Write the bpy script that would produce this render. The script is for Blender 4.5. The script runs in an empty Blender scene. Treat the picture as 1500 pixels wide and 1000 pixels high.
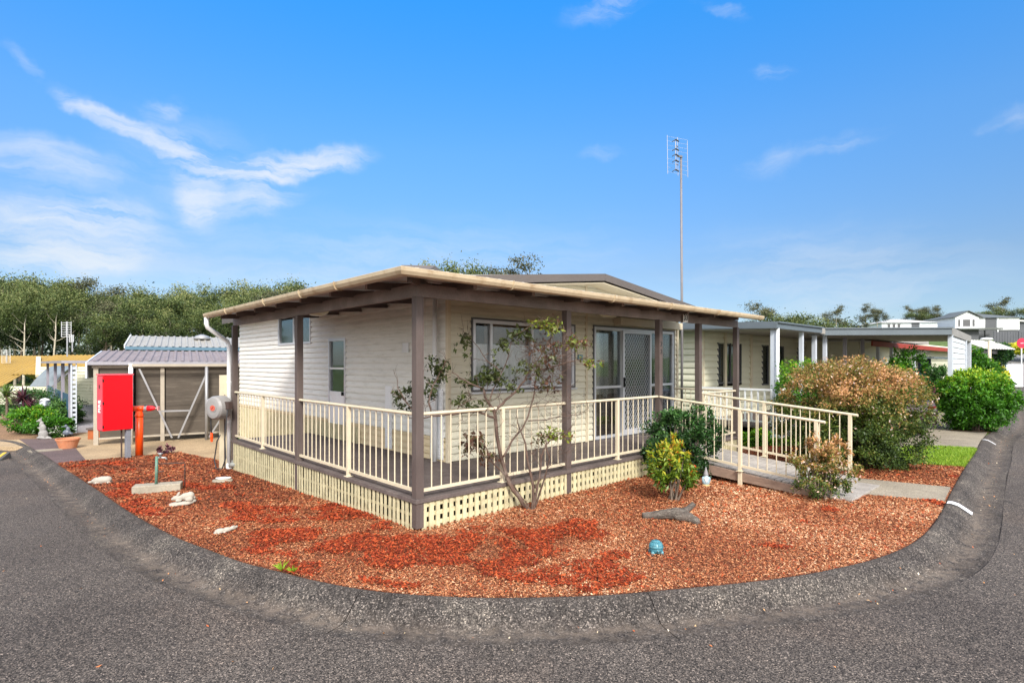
import bpy, bmesh, math, random
import numpy as np
from mathutils import Vector, Matrix, noise
random.seed(7); rng = np.random.default_rng(7)
S = bpy.context.scene
COL = S.collection
PI = math.pi
EYE = 1.88; F = 809.0; CX = 750.0; HY = 532.0
# ---------------------------------------------------------------- site frame
UR = np.array([0.7325, 0.6807]); UL = np.array([-0.6807, 0.7325]); P0 = np.array([-1.061, 6.22])
HROT = math.atan2(0.6807, 0.7325)
KN_V = [-1.0, 0.0, 1.0, 3.4, 6.6, 10.5, 11.5]; KN_Z = [0, 0, -.03, -.13, -.25, -.36, -.37]
def zg(x, y):
    v = (x-P0[0])*UL[0] + (y-P0[1])*UL[1]
    return float(np.interp(v, KN_V, KN_Z))
def ray(px, py, D): return ((px-CX)/F*D, D, EYE+(HY-py)/F*D)
def gp(px, py, off=0.0):
    D = 10.0
    for _ in range(25):
        x = (px-CX)/F*D
        D = .5*D + .5*(EYE-(zg(x, D)+off))*F/max(py-HY, 1)
    x = (px-CX)/F*D
    return (x, D, zg(x, D)+off)
def on_v(v0, px, py):
    o = P0+v0*UL; a = (px-CX)/F
    t = (a*o[1]-o[0])/(UR[0]-a*UR[1]); D = o[1]+UR[1]*t
    return t, EYE+(HY-py)*D/F
def on_u(u0, px, py):
    o = P0+u0*UR; a = (px-CX)/F
    t = (a*o[1]-o[0])/(UL[0]-a*UL[1]); D = o[1]+UL[1]*t
    return t, EYE+(HY-py)*D/F
def W(u, v, z=None):
    p = P0+u*UR+v*UL
    return (float(p[0]), float(p[1])) if z is None else (float(p[0]), float(p[1]), z)
# ---------------------------------------------------------------- materials
def nmat(name):
    m = bpy.data.materials.new(name); m.use_nodes = True
    nt = m.node_tree; b = nt.nodes['Principled BSDF']
    return m, nt, b
def rgb(c): return (c[0], c[1], c[2], 1)
def ramp(nt, stops, fac=None, interp='LINEAR'):
    r = nt.nodes.new('ShaderNodeValToRGB'); cr = r.color_ramp; cr.interpolation = interp
    while len(cr.elements) > 1: cr.elements.remove(cr.elements[-1])
    cr.elements[0].position = stops[0][0]; cr.elements[0].color = rgb(stops[0][1])
    for p, c in stops[1:]:
        e = cr.elements.new(p); e.color = rgb(c)
    if fac is not None: nt.links.new(fac, r.inputs[0])
    return r.outputs[0]
def tex_noise(nt, scale, detail=4, rough=.55, vec=None, stretch=None):
    n = nt.nodes.new('ShaderNodeTexNoise'); n.inputs['Scale'].default_value = scale
    n.inputs['Detail'].default_value = detail; n.inputs['Roughness'].default_value = rough
    if vec is None:
        tc = nt.nodes.new('ShaderNodeTexCoord'); vec = tc.outputs['Object']
    if stretch:
        mp = nt.nodes.new('ShaderNodeMapping'); mp.inputs['Scale'].default_value = stretch
        nt.links.new(vec, mp.inputs[0]); vec = mp.outputs[0]
    nt.links.new(vec, n.inputs['Vector'])
    return n.outputs['Fac']
def voro(nt, scale, out='Color', vec=None):
    n = nt.nodes.new('ShaderNodeTexVoronoi'); n.inputs['Scale'].default_value = scale
    if vec is None:
        tc = nt.nodes.new('ShaderNodeTexCoord'); vec = tc.outputs['Object']
    nt.links.new(vec, n.inputs['Vector'])
    if out == 'Distance': return n.outputs['Distance']
    s = nt.nodes.new('ShaderNodeSeparateColor'); nt.links.new(n.outputs['Color'], s.inputs[0]); return s.outputs[0]
def mix(nt, a, b, fac, mode='MIX'):
    m = nt.nodes.new('ShaderNodeMix'); m.data_type = 'RGBA'; m.blend_type = mode
    for sock, val in ((m.inputs[0], fac), (m.inputs[6], a), (m.inputs[7], b)):
        if isinstance(val, (int, float)): sock.default_value = val
        elif isinstance(val, tuple): sock.default_value = rgb(val)
        else: nt.links.new(val, sock)
    return m.outputs[2]
def maprange(nt, v, a, b, c=0, d=1):
    m = nt.nodes.new('ShaderNodeMapRange')
    for i, val in enumerate((v, a, b, c, d)):
        if isinstance(val, (int, float)): m.inputs[i].default_value = val
        else: nt.links.new(val, m.inputs[i])
    return m.outputs[0]
def bump(nt, b, h, strength=.3, dist=.01):
    n = nt.nodes.new('ShaderNodeBump'); n.inputs['Strength'].default_value = strength
    n.inputs['Distance'].default_value = dist
    nt.links.new(h, n.inputs['Height']); nt.links.new(n.outputs[0], b.inputs['Normal'])
MATS = {}
def mat(name, col, rough=.55, var=.12, scale=3, fine=40, bmp=.1, metal=0, dirt=None, dirt_amt=.5, dirt_scale=2, stretch=None, spec=.4):
    if name in MATS: return MATS[name]
    m, nt, b = nmat(name)
    n1 = tex_noise(nt, scale, 5); n2 = tex_noise(nt, fine, 3, stretch=stretch)
    lo = tuple(c*(1-var) for c in col); hi = tuple(min(1, c*(1+var)) for c in col)
    c = ramp(nt, [(.3, lo), (.7, hi)], n1)
    c = mix(nt, c, ramp(nt, [(.35, (1-var, 1-var, 1-var)), (.65, (1, 1, 1))], n2), 1.0, 'MULTIPLY')
    if dirt:
        dn = tex_noise(nt, dirt_scale, 7, .7, stretch=stretch)
        f = maprange(nt, dn, .5, .72, 0, dirt_amt)
        c = mix(nt, c, dirt, f)
    nt.links.new(c, b.inputs['Base Color'])
    b.inputs['Roughness'].default_value = rough; b.inputs['Metallic'].default_value = metal
    b.inputs['Specular IOR Level'].default_value = spec
    if bmp: bump(nt, b, n2, bmp, .01)
    MATS[name] = m
    return m
def leafmat(name, stops, rough=.5, trans=.25):
    """tone attribute (0..1, colour position given by each plant) plus a per-leaf random -> ramp"""
    if name in MATS: return MATS[name]
    m, nt, b = nmat(name)
    at = nt.nodes.new('ShaderNodeAttribute'); at.attribute_name = 'tone'
    c = ramp(nt, stops, at.outputs['Fac'])
    nt.links.new(c, b.inputs['Base Color']); b.inputs['Roughness'].default_value = rough
    b.inputs['Specular IOR Level'].default_value = .35
    tr = nt.nodes.new('ShaderNodeBsdfTranslucent'); nt.links.new(c, tr.inputs[0])
    mx = nt.nodes.new('ShaderNodeMixShader'); mx.inputs[0].default_value = trans
    nt.links.new(b.outputs[0], mx.inputs[1]); nt.links.new(tr.outputs[0], mx.inputs[2])
    nt.links.new(mx.outputs[0], nt.nodes['Material Output'].inputs['Surface'])
    MATS[name] = m
    return m
def glassmat():
    m, nt, b = nmat('window glass')
    g = nt.nodes.new('ShaderNodeBsdfGlossy'); g.inputs['Roughness'].default_value = .03
    g.inputs['Color'].default_value = (.9, .93, .95, 1)
    t = nt.nodes.new('ShaderNodeBsdfTransparent'); t.inputs[0].default_value = (.88, .90, .90, 1)
    fr = nt.nodes.new('ShaderNodeFresnel'); fr.inputs[0].default_value = 1.27
    f = maprange(nt, fr.outputs[0], 0, 1, .03, .9)
    mx = nt.nodes.new('ShaderNodeMixShader'); nt.links.new(f, mx.inputs[0])
    nt.links.new(t.outputs[0], mx.inputs[1]); nt.links.new(g.outputs[0], mx.inputs[2])
    nt.links.new(mx.outputs[0], nt.nodes['Material Output'].inputs['Surface'])
    MATS['glass'] = m
    return m
# ---------------------------------------------------------------- mesh builder
class MB:
    def __init__(s): s.v = []; s.f = []; s.mi = []
    def add(s, vs, fs, mi=0):
        n = len(s.v); s.v += [tuple(float(c) for c in p) for p in vs]
        s.f += [tuple(n+i for i in f) for f in fs]; s.mi += [mi]*len(fs); return s
    def box(s, x0, x1, y0, y1, z0, z1, mi=0):
        vs = [(x, y, z) for z in (z0, z1) for y in (y0, y1) for x in (x0, x1)]
        return s.add(vs, [(0, 2, 3, 1), (4, 5, 7, 6), (0, 1, 5, 4), (2, 6, 7, 3), (0, 4, 6, 2), (1, 3, 7, 5)], mi)
    def hexa(s, b, t, mi=0):
        """bottom 4 points (ccw), top 4 points"""
        return s.add(list(b)+list(t), [(3, 2, 1, 0), (4, 5, 6, 7), (0, 1, 5, 4), (1, 2, 6, 5), (2, 3, 7, 6), (3, 0, 4, 7)], mi)
    def beam(s, a, b, w, h, mi=0, up=(0, 0, 1)):
        """bar from a to b, w across, h tall"""
        a = Vector(a); b = Vector(b); d = (b-a).normalized(); u = Vector(up)
        sd = d.cross(u)
        if sd.length < 1e-4: sd = d.cross(Vector((1, 0, 0)))
        sd.normalize(); u = sd.cross(d).normalized()
        q = lambda p: [p-sd*w/2-u*h/2, p+sd*w/2-u*h/2, p+sd*w/2+u*h/2, p-sd*w/2+u*h/2]
        A = q(a); B = q(b)
        return s.add(A+B, [(0, 1, 2, 3), (7, 6, 5, 4), (0, 4, 5, 1), (1, 5, 6, 2), (2, 6, 7, 3), (3, 7, 4, 0)], mi)
    def quad(s, a, b, c, d, mi=0): return s.add([a, b, c, d], [(0, 1, 2, 3)], mi)
    def tube(s, pts, r, n=8, mi=0, cap=True):
        pts = [Vector(p) for p in pts]
        rs = r if hasattr(r, '__len__') else [r]*len(pts)
        vs = []; fs = []; prev = None
        for i, p in enumerate(pts):
            d = (pts[min(i+1, len(pts)-1)]-pts[max(i-1, 0)])
            d = d.normalized() if d.length > 1e-9 else Vector((0, 0, 1))
            if prev is None:
                a = d.cross(Vector((0, 0, 1)))
                if a.length < .05: a = d.cross(Vector((1, 0, 0)))
            else: a = prev-d*prev.dot(d)
            if a.length < 1e-6: a = d.orthogonal()
            a.normalize(); prev = a; b = d.cross(a)
            for k in range(n):
                t = 2*PI*k/n; vs.append(p+(a*math.cos(t)+b*math.sin(t))*rs[i])
        for i in range(len(pts)-1):
            for k in range(n):
                fs.append((i*n+k, i*n+(k+1) % n, (i+1)*n+(k+1) % n, (i+1)*n+k))
        if cap:
            fs.append(tuple(reversed(range(n)))); m = (len(pts)-1)*n
            fs.append(tuple(range(m, m+n)))
        return s.add(vs, fs, mi)
    def lathe(s, prof, c=(0, 0, 0), n=24, mi=0, sy=1.0):
        vs = []; fs = []
        for r, z in prof:
            for k in range(n):
                t = 2*PI*k/n; vs.append((c[0]+r*math.cos(t), c[1]+sy*r*math.sin(t), c[2]+z))
        for i in range(len(prof)-1):
            for k in range(n): fs.append((i*n+k, i*n+(k+1) % n, (i+1)*n+(k+1) % n, (i+1)*n+k))
        fs.append(tuple(reversed(range(n)))); m = (len(prof)-1)*n; fs.append(tuple(range(m, m+n)))
        return s.add(vs, fs, mi)
    def poly(s, pts, z0, z1, mi=0):
        n = len(pts); vs = [(p[0], p[1], z0) for p in pts]+[(p[0], p[1], z1) for p in pts]
        return s.add(vs, [tuple(reversed(range(n))), tuple(range(n, 2*n))]+[(i, (i+1) % n, n+(i+1) % n, n+i) for i in range(n)], mi)
    def build(s, name, mats, parent=None, smooth=False, bevel=0, loc=None, rotz=None, fix=False):
        me = bpy.data.meshes.new(name); me.from_pydata(s.v, [], s.f); me.update()
        if not isinstance(mats, (list, tuple)): mats = [mats]
        for m in mats: me.materials.append(m)
        if len(mats) > 1: me.polygons.foreach_set('material_index', s.mi)
        if smooth: me.polygons.foreach_set('use_smooth', [True]*len(me.polygons))
        if fix:
            bm = bmesh.new(); bm.from_mesh(me); bmesh.ops.recalc_face_normals(bm, faces=bm.faces); bm.to_mesh(me); bm.free()
        o = bpy.data.objects.new(name, me); COL.objects.link(o)
        if parent: o.parent = parent
        if loc: o.location = loc
        if rotz is not None: o.rotation_euler = (0, 0, rotz)
        if bevel:
            b = o.modifiers.new('bevel', 'BEVEL'); b.width = bevel; b.segments = 2; b.limit_method = 'ANGLE'
        return o
def tag(o, label=None, cat=None, group=None, kind=None):
    for k, v in (('label', label), ('category', cat), ('group', group), ('kind', kind)):
        if v: o[k] = v
    return o
def thing(name, label, cat, loc=(0, 0, 0), rotz=0, group=None):
    o = bpy.data.objects.new(name, None); COL.objects.link(o); o.empty_display_size = .1
    o.location = loc; o.rotation_euler = (0, 0, rotz)
    return tag(o, label, cat, group)
def dup(o, parent=None):
    c = o.copy(); COL.objects.link(c)
    if parent: c.parent = parent
    for ch in [x for x in bpy.data.objects if x.parent == o and x != c]: dup(ch, c)
    return c
def inst(src, parent, loc, name=None, rot=None, scale=None):
    c = src.copy(); COL.objects.link(c); c.parent = parent; c.location = loc
    if rot: c.rotation_euler = rot
    if scale: c.scale = scale
    return c
def blob(name, ell, m, voxel=.01, parent=None, loc=None, rotz=None, tubes=()):
    """one continuous organic body: overlapping rounded volumes fused by a voxel remesh"""
    mb = MB()
    for c, r, *rot in ell:
        R = Matrix.Rotation(rot[0] if rot else 0, 3, 'Y') @ Matrix.Rotation(rot[1] if len(rot) > 1 else 0, 3, 'X')
        if len(rot) > 2: R = Matrix.Rotation(rot[2], 3, 'Z') @ R
        vs = []; fs = []; n = 14; k = 9
        for i in range(k+1):
            ph = PI*i/k
            for j in range(n):
                t = 2*PI*j/n; p = Vector((r[0]*math.sin(ph)*math.cos(t), r[1]*math.sin(ph)*math.sin(t), r[2]*math.cos(ph)))
                vs.append(R@p+Vector(c))
        for i in range(k):
            for j in range(n): fs.append((i*n+j, (i+1)*n+j, (i+1)*n+(j+1) % n, i*n+(j+1) % n))
        mb.add(vs, fs)
    for pts, rs in tubes: mb.tube(pts, rs, 10)
    o = mb.build(name, m, parent, smooth=True, loc=loc, rotz=rotz)
    rm = o.modifiers.new('remesh', 'REMESH'); rm.mode = 'VOXEL'; rm.voxel_size = voxel; rm.use_smooth_shade = True
    sm = o.modifiers.new('smooth', 'SMOOTH'); sm.iterations = 3; sm.factor = .5
    return o
# ---------------------------------------------------------------- leaves
def unit(a): return a/np.maximum(np.linalg.norm(a, axis=1, keepdims=True), 1e-9)
def leaves(name, P, size, m, tone, parent=None, aspect=.45, out=None, updir=.3, loc=None, sizevar=.35, droop=0.0, rotz=None):
    """one mesh of leaf shaped faces at the points P"""
    n = len(P); ax = unit(rng.normal(size=(n, 3)) + (0 if out is None else out*1.1) + np.array([0, 0, -droop]))
    nr = rng.normal(size=(n, 3)) + np.array([0, 0, updir*3]) + (0 if out is None else out*1.2)
    sd = unit(np.cross(nr, ax)); nn = unit(np.cross(ax, sd))
    L = (size*(1+sizevar*rng.uniform(-1, 1, n)))[:, None]
    Wd = L*aspect*.5
    v = np.stack([P, P+ax*L*.45+sd*Wd+nn*L*.06, P+ax*L-nn*L*.08, P+ax*L*.45-sd*Wd+nn*L*.06], 1).reshape(-1, 3)
    me = bpy.data.meshes.new(name); me.vertices.add(4*n); me.vertices.foreach_set('co', v.ravel())
    me.loops.add(4*n); me.loops.foreach_set('vertex_index', np.arange(4*n, dtype=np.int32))
    me.polygons.add(n); me.polygons.foreach_set('loop_start', np.arange(0, 4*n, 4, dtype=np.int32))
    me.polygons.foreach_set('loop_total', np.full(n, 4, dtype=np.int32)); me.update(calc_edges=True)
    a = me.attributes.new('tone', 'FLOAT', 'POINT')
    a.data.foreach_set('value', np.repeat(np.clip(tone, 0, 1), 4).astype(np.float32))
    me.materials.append(m)
    o = bpy.data.objects.new(name, me); COL.objects.link(o)
    if parent: o.parent = parent
    if loc: o.location = loc
    if rotz is not None: o.rotation_euler = (0, 0, rotz)
    return o
def crown_points(ells, n, clumps, sig, fill=.25, box=2.0, lump=.12):
    """leaf points in clumps spread over superellipsoid shells; returns P, outward normals"""
    Ps = []; Ns = []
    vol = np.array([e[3]*e[4]*e[5] for e in ells])**.67; vol = vol/vol.sum()
    for e, w in zip(ells, vol):
        c = np.array(e[:3]); r = np.array(e[3:6]); k = max(3, int(clumps*w)); m = int(n*w)
        d = unit(rng.normal(size=(k, 3)))
        if box != 2.0:
            q = (np.abs(d)**box).sum(1)**(1/box); d2 = d/q[:, None]
        else: d2 = d
        rad = np.where(rng.uniform(size=k) < fill, rng.uniform(.3, .85, k), rng.uniform(.9, 1+lump, k))
        C = d2*rad[:, None]
        idx = rng.integers(0, k, m)
        P = (C[idx]+rng.normal(size=(m, 3))*sig)*r+c
        Ps.append(P); Ns.append(unit(d[idx]+rng.normal(size=(m, 3))*.35))
    return np.concatenate(Ps), np.concatenate(Ns)
# ---------------------------------------------------------------- siding, corrugated sheet
def siding(mb, O, A, N, a0, a1, z0, z1, pitch=.115, holes=(), lim=None, lip=.019):
    """weatherboards on the vertical plane through O along A, facing N (2D unit vectors)"""
    k = int(math.ceil((z1-z0)/pitch))
    P = lambda a, off, z: (O[0]+A[0]*a+N[0]*off, O[1]+A[1]*a+N[1]*off, z)
    for i in range(k):
        za = z0+i*pitch; zb = min(z1, za+pitch); zc = (za+zb)/2
        s0, s1 = (a0, a1) if lim is None else lim(zc)
        if s1 <= s0: continue
        segs = [(s0, s1)]
        for h0, h1, hz0, hz1 in holes:
            if hz0 < zc < hz1:
                ns = []
                for p, q in segs:
                    if h1 <= p or h0 >= q: ns.append((p, q)); continue
                    if h0 > p: ns.append((p, h0))
                    if h1 < q: ns.append((h1, q))
                segs = ns
        for p, q in segs:
            g = pitch*.14
            mb.add([P(p, -.010, za), P(q, -.010, za), P(q, -.010, za+g), P(p, -.010, za+g), P(q, lip, za+g), P(p, lip, za+g),
                    P(q, lip*.9, za+pitch*.5), P(p, lip*.9, za+pitch*.5), P(q, .002, zb), P(p, .002, zb), P(q, -.010, zb), P(p, -.010, zb)],
                   [(0, 1, 2, 3), (3, 2, 4, 5), (5, 4, 6, 7), (7, 6, 8, 9), (9, 8, 10, 11)])
def corr(mb, A, B, C, D, pitch=.09, amp=.012, thick=True):
    """ribbed sheet: ribs run from edge A-B to edge D-C"""
    A, B, C, D = [Vector(p) for p in (A, B, C, D)]
    n = max(2, int((B-A).length/pitch)); up = (B-A).cross(D-A).normalized()
    if up.z < 0: up = -up
    prof = [(0, 0), (.5, 0), (.62, 1), (.88, 1)]
    st = [(i+t, h) for i in range(n) for t, h in prof]+[(n, 0)]
    vs = []
    for s, h in st:
        f = s/n; vs += [A.lerp(B, f)+up*amp*h, D.lerp(C, f)+up*amp*h]
    m = len(st)
    mb.add(vs, [(2*i, 2*i+2, 2*i+3, 2*i+1) for i in range(m-1)])
    mb.add([A-up*.004, B-up*.004, C-up*.004, D-up*.004], [(3, 2, 1, 0)])
def text_mesh(name, body, size, m, parent=None, extrude=.002, loc=(0, 0, 0), rot=(PI/2, 0, 0)):
    cu = bpy.data.curves.new(name, 'FONT'); cu.body = body; cu.size = size; cu.extrude = extrude
    cu.align_x = 'CENTER'; cu.align_y = 'CENTER'; cu.offset = size*.02
    t = bpy.data.objects.new(name+'_c', cu); COL.objects.link(t)
    dg = bpy.context.evaluated_depsgraph_get()
    me = bpy.data.meshes.new_from_object(t.evaluated_get(dg)); bpy.data.objects.remove(t)
    me.materials.clear(); me.materials.append(m)
    o = bpy.data.objects.new(name, me); COL.objects.link(o); o.location = loc; o.rotation_euler = rot
    if parent: o.parent = parent
    return o
# light settings
SUNEL = 38; SUNAZ = 166; SUNE = 2.85; SUNANG = 15; SKYS = .12; EXPO = .88; CLOUDK = .85; CLOUDC = (4.1, 4.25, 4.4); BACKFILLC = (12.0, 11.4, 10.6)
SKYR = [(0, (.42, .46, .56)), (.13, (.46, .52, .60)), (.30, (.43, .78, 1.03)), (.48, (.22, .97, 1.5)), (.7, (.18, .85, 1.4)), (1, (.24, .8, 1.3))]
# ================================================================ surfaces of the setting
def mat_asphalt():
    m, nt, b = nmat('asphalt')
    big = tex_noise(nt, .35, 5, .6); mid = tex_noise(nt, 60, 3, .7); fine = tex_noise(nt, 190, 2, .6)
    c = ramp(nt, [(.3, (.068, .060, .056)), (.7, (.108, .097, .09))], big)
    gr = voro(nt, 130); gr2 = voro(nt, 240)
    c = mix(nt, c, ramp(nt, [(0, (.14, .13, .13)), (.35, (.56, .54, .52)), (.7, (1.15, 1.1, 1.04)), (.93, (1.9, 1.8, 1.66)), (1, (3.8, 3.5, 3.2))], gr), 1.0, 'MULTIPLY')
    c = mix(nt, c, ramp(nt, [(0, (.5, .5, .5)), (.6, (1.05, 1.05, 1.05)), (1, (1.7, 1.65, 1.6))], gr2), 1.0, 'MULTIPLY')
    tc = nt.nodes.new('ShaderNodeTexCoord'); wn = nt.nodes.new('ShaderNodeTexNoise'); wn.inputs['Scale'].default_value = 1.3; wn.inputs['Detail'].default_value = 6
    nt.links.new(tc.outputs['Object'], wn.inputs['Vector'])
    va = nt.nodes.new('ShaderNodeVectorMath'); va.operation = 'MULTIPLY_ADD'; nt.links.new(wn.outputs['Color'], va.inputs[0]); va.inputs[1].default_value = (.9, .9, 0); nt.links.new(tc.outputs['Object'], va.inputs[2])
    vc = nt.nodes.new('ShaderNodeTexVoronoi'); vc.feature = 'DISTANCE_TO_EDGE'; vc.inputs['Scale'].default_value = .33; nt.links.new(va.outputs[0], vc.inputs['Vector'])
    ck = maprange(nt, vc.outputs['Distance'], .0, .0035, .75, 0)
    cm = nt.nodes.new('ShaderNodeMath'); cm.operation = 'MULTIPLY'; nt.links.new(ck, cm.inputs[0]); nt.links.new(maprange(nt, tex_noise(nt, .5, 3), .46, .56), cm.inputs[1])
    c = mix(nt, c, (.02, .018, .016), cm.outputs[0])
    pt = tex_noise(nt, .55, 7, .68); c = mix(nt, c, mix(nt, c, (1.55, 1.42, 1.3), 1.0, 'MULTIPLY'), maprange(nt, pt, .50, .66, 0, .6))
    pt2 = tex_noise(nt, .22, 5, .6); c = mix(nt, c, mix(nt, c, (.62, .6, .6), 1.0, 'MULTIPLY'), maprange(nt, pt2, .50, .62, 0, .7))
    st = tex_noise(nt, 1.1, 6, .7); c = mix(nt, c, (.055, .05, .05), maprange(nt, st, .56, .72, 0, .45))
    nt.links.new(c, b.inputs['Base Color']); b.inputs['Roughness'].default_value = .9
    b.inputs['Specular IOR Level'].default_value = .25
    bump(nt, b, mid, .6, .012)
    return m
def mat_kerb():
    m, nt, b = nmat('weathered concrete kerb')
    big = tex_noise(nt, 1.6, 6, .65); mid = tex_noise(nt, 55, 4, .7); fine = tex_noise(nt, 140, 2, .6)
    c = ramp(nt, [(.3, (.040, .036, .034)), (.5, (.062, .056, .053)), (.62, (.085, .077, .07)), (.75, (.15, .134, .118))], big)
    gr = voro(nt, 105); gr2 = voro(nt, 200)
    c = mix(nt, c, ramp(nt, [(0, (.25, .24, .25)), (.4, (.65, .64, .63)), (.75, (1.2, 1.18, 1.15)), (.92, (2.2, 2.1, 2.0)), (1, (4.2, 4.0, 3.7))], gr), 1.0, 'MULTIPLY')
    c = mix(nt, c, ramp(nt, [(0, (.55, .55, .55)), (.6, (1.05, 1.05, 1.05)), (1, (1.7, 1.65, 1.6))], gr2), 1.0, 'MULTIPLY')
    at = nt.nodes.new('ShaderNodeAttribute'); at.attribute_name = 'tone'
    dn = tex_noise(nt, 9, 5, .7)
    f = nt.nodes.new('ShaderNodeMath'); f.operation = 'MULTIPLY'; nt.links.new(at.outputs['Fac'], f.inputs[0])
    nt.links.new(maprange(nt, dn, .36, .62, 0, .75), f.inputs[1])
    c = mix(nt, c, (.19, .15, .118), f.outputs[0])
    nt.links.new(c, b.inputs['Base Color']); b.inputs['Roughness'].default_value = .92
    b.inputs['Specular IOR Level'].default_value = .2
    bump(nt, b, mid, .7, .012)
    return m
def mat_speck(name, col, specs, scale=70, patch=None, bmp=.5):
    m, nt, b = nmat(name)
    big = tex_noise(nt, 1.2, 6, .65); mid = tex_noise(nt, scale, 3, .7)
    c = ramp(nt, [(.3, tuple(x*.8 for x in col)), (.7, tuple(x*1.15 for x in col))], big)
    c = mix(nt, c, ramp(nt, [(.33, specs[0]), (.5, (1, 1, 1)), (.66, specs[1])], mid), 1.0, 'MULTIPLY')
    if patch:
        pn = tex_noise(nt, .9, 6, .7); c = mix(nt, c, patch, maprange(nt, pn, .52, .66, 0, .6))
    nt.links.new(c, b.inputs['Base Color']); b.inputs['Roughness'].default_value = .9
    b.inputs['Specular IOR Level'].default_value = .2
    bump(nt, b, mid, bmp, .01)
    return m
M_ASPH = mat_asphalt(); M_KERB = mat_kerb()
M_GRASSG = mat_speck('lawn soil', (.10, .16, .03), ((.5, .5, .4), (1.6, 1.6, 1.3)), 60)
M_PAVE = mat_speck('exposed aggregate paving', (.36, .27, .17), ((.55, .5, .45), (1.45, 1.4, 1.35)), 45, patch=(.26, .19, .12))
M_PEB = mat_speck('brown pebble driveway', (.115, .085, .085), ((.4, .4, .4), (1.9, 1.8, 1.7)), 60)
M_CONC = mat_speck('old concrete slab', (.27, .235, .185), ((.6, .58, .55), (1.3, 1.3, 1.25)), 60, patch=(.17, .145, .12))
M_MULB = mat_speck('mulch base', (.20, .075, .04), ((.3, .25, .2), (1.9, 1.9, 1.8)), 40)
M_SOIL = mat_speck('dry garden mulch', (.24, .15, .09), ((.4, .4, .4), (1.7, 1.6, 1.5)), 40)
M_FARG = mat_speck('far grass', (.09, .13, .035), ((.7, .7, .7), (1.2, 1.2, 1.2)), 3)

def sheet(name, pts, m, off, skirt=.12, kind='structure', hill=False, thing_tags=None):
    """flat polygon following the fall of the site"""
    bm = bmesh.new(); vs = [bm.verts.new((p[0], p[1], 0)) for p in pts]
    f = bm.faces.new(vs); bmesh.ops.triangulate(bm, faces=[f])
    for v in KN_V:
        p = P0+v*UL
        bmesh.ops.bisect_plane(bm, geom=bm.verts[:]+bm.edges[:]+bm.faces[:], plane_co=(p[0], p[1], 0), plane_no=(UL[0], UL[1], 0))
    bmesh.ops.recalc_face_normals(bm, faces=bm.faces)
    for fc in bm.faces:
        if fc.normal.z < 0: bmesh.ops.reverse_faces(bm, faces=[fc])
    for v in bm.verts: v.co.z = zg(v.co.x, v.co.y)+off
    if skirt:
        be = [e for e in bm.edges if e.is_boundary]
        r = bmesh.ops.extrude_edge_only(bm, edges=be)
        for g in r['geom']:
            if isinstance(g, bmesh.types.BMVert): g.co.z -= skirt
    me = bpy.data.meshes.new(name); bm.to_mesh(me); bm.free(); me.materials.append(m)
    o = bpy.data.objects.new(name, me); COL.objects.link(o)
    if kind: o['kind'] = kind
    return o
# kerb back edge traced on the ground, left to right
KPX = [(20, 646), (60, 664), (83, 679), (137, 713.8), (187, 748), (252, 784), (309.6, 807.4), (360, 825.4), (432, 843.4), (516.7, 862.6),
       (636, 875), (746.7, 876.4), (900, 871.8), (984, 863.7), (1088, 855), (1212.8, 837), (1296, 814), (1341, 793), (1365, 770), (1381, 745), (1394, 718), (1413, 685), (1428, 663), (1442.5, 639)]
kc = [np.array(gp(x, y)[:2]) for x, y in KPX]
kc = [np.array(gp(-900, 665)[:2]), np.array(gp(-320, 652)[:2]), np.array(gp(-60, 645)[:2])] + kc + [np.array([16.4, 18.3]), np.array([25, 27.9]), np.array([40, 44.7]), np.array([50, 56])]
def catmull(P, per):
    out = []
    for i in range(len(P)-1):
        p0, p1, p2, p3 = P[max(i-1, 0)], P[i], P[i+1], P[min(i+2, len(P)-1)]
        k = max(1, min(24, int(np.linalg.norm(p2-p1)/per)))
        for j in range(k):
            t = j/k
            out.append(.5*((2*p1)+(-p0+p2)*t+(2*p0-5*p1+4*p2-p3)*t*t+(-p0+3*p1-3*p2+p3)*t**3))
    out.append(P[-1]); return np.array(out)
KC = catmull(kc, .12)
for _ in range(6):
    KC[1:-1] = KC[1:-1]*.5+(KC[:-2]+KC[2:])*.25
KT = unit(np.concatenate([KC[1:]-KC[:-1], KC[-1:]-KC[-2:-1]])); 
for _ in range(8): KT[1:-1] = unit(KT[1:-1]*.5+(KT[:-2]+KT[2:])*.25)
KNm = np.stack([KT[:, 1], -KT[:, 0]], 1)          # outward (towards the road)
KS = np.concatenate([[0], np.cumsum(np.linalg.norm(KC[1:]-KC[:-1], axis=1))])
KPROF = [(0, -.15, 0), (0, .002, .2), (.02, .018, .5), (.06, .024, .25), (.12, .008, .0), (.18, -.035, .0), (.24, -.082, .05), (.29, -.112, .5), (.33, -.12, 1.0), (.38, -.118, .9), (.46, -.108, .45), (.55, -.098, .2), (.59, -.0935, .1), (.66, -.118, 0)]
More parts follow.
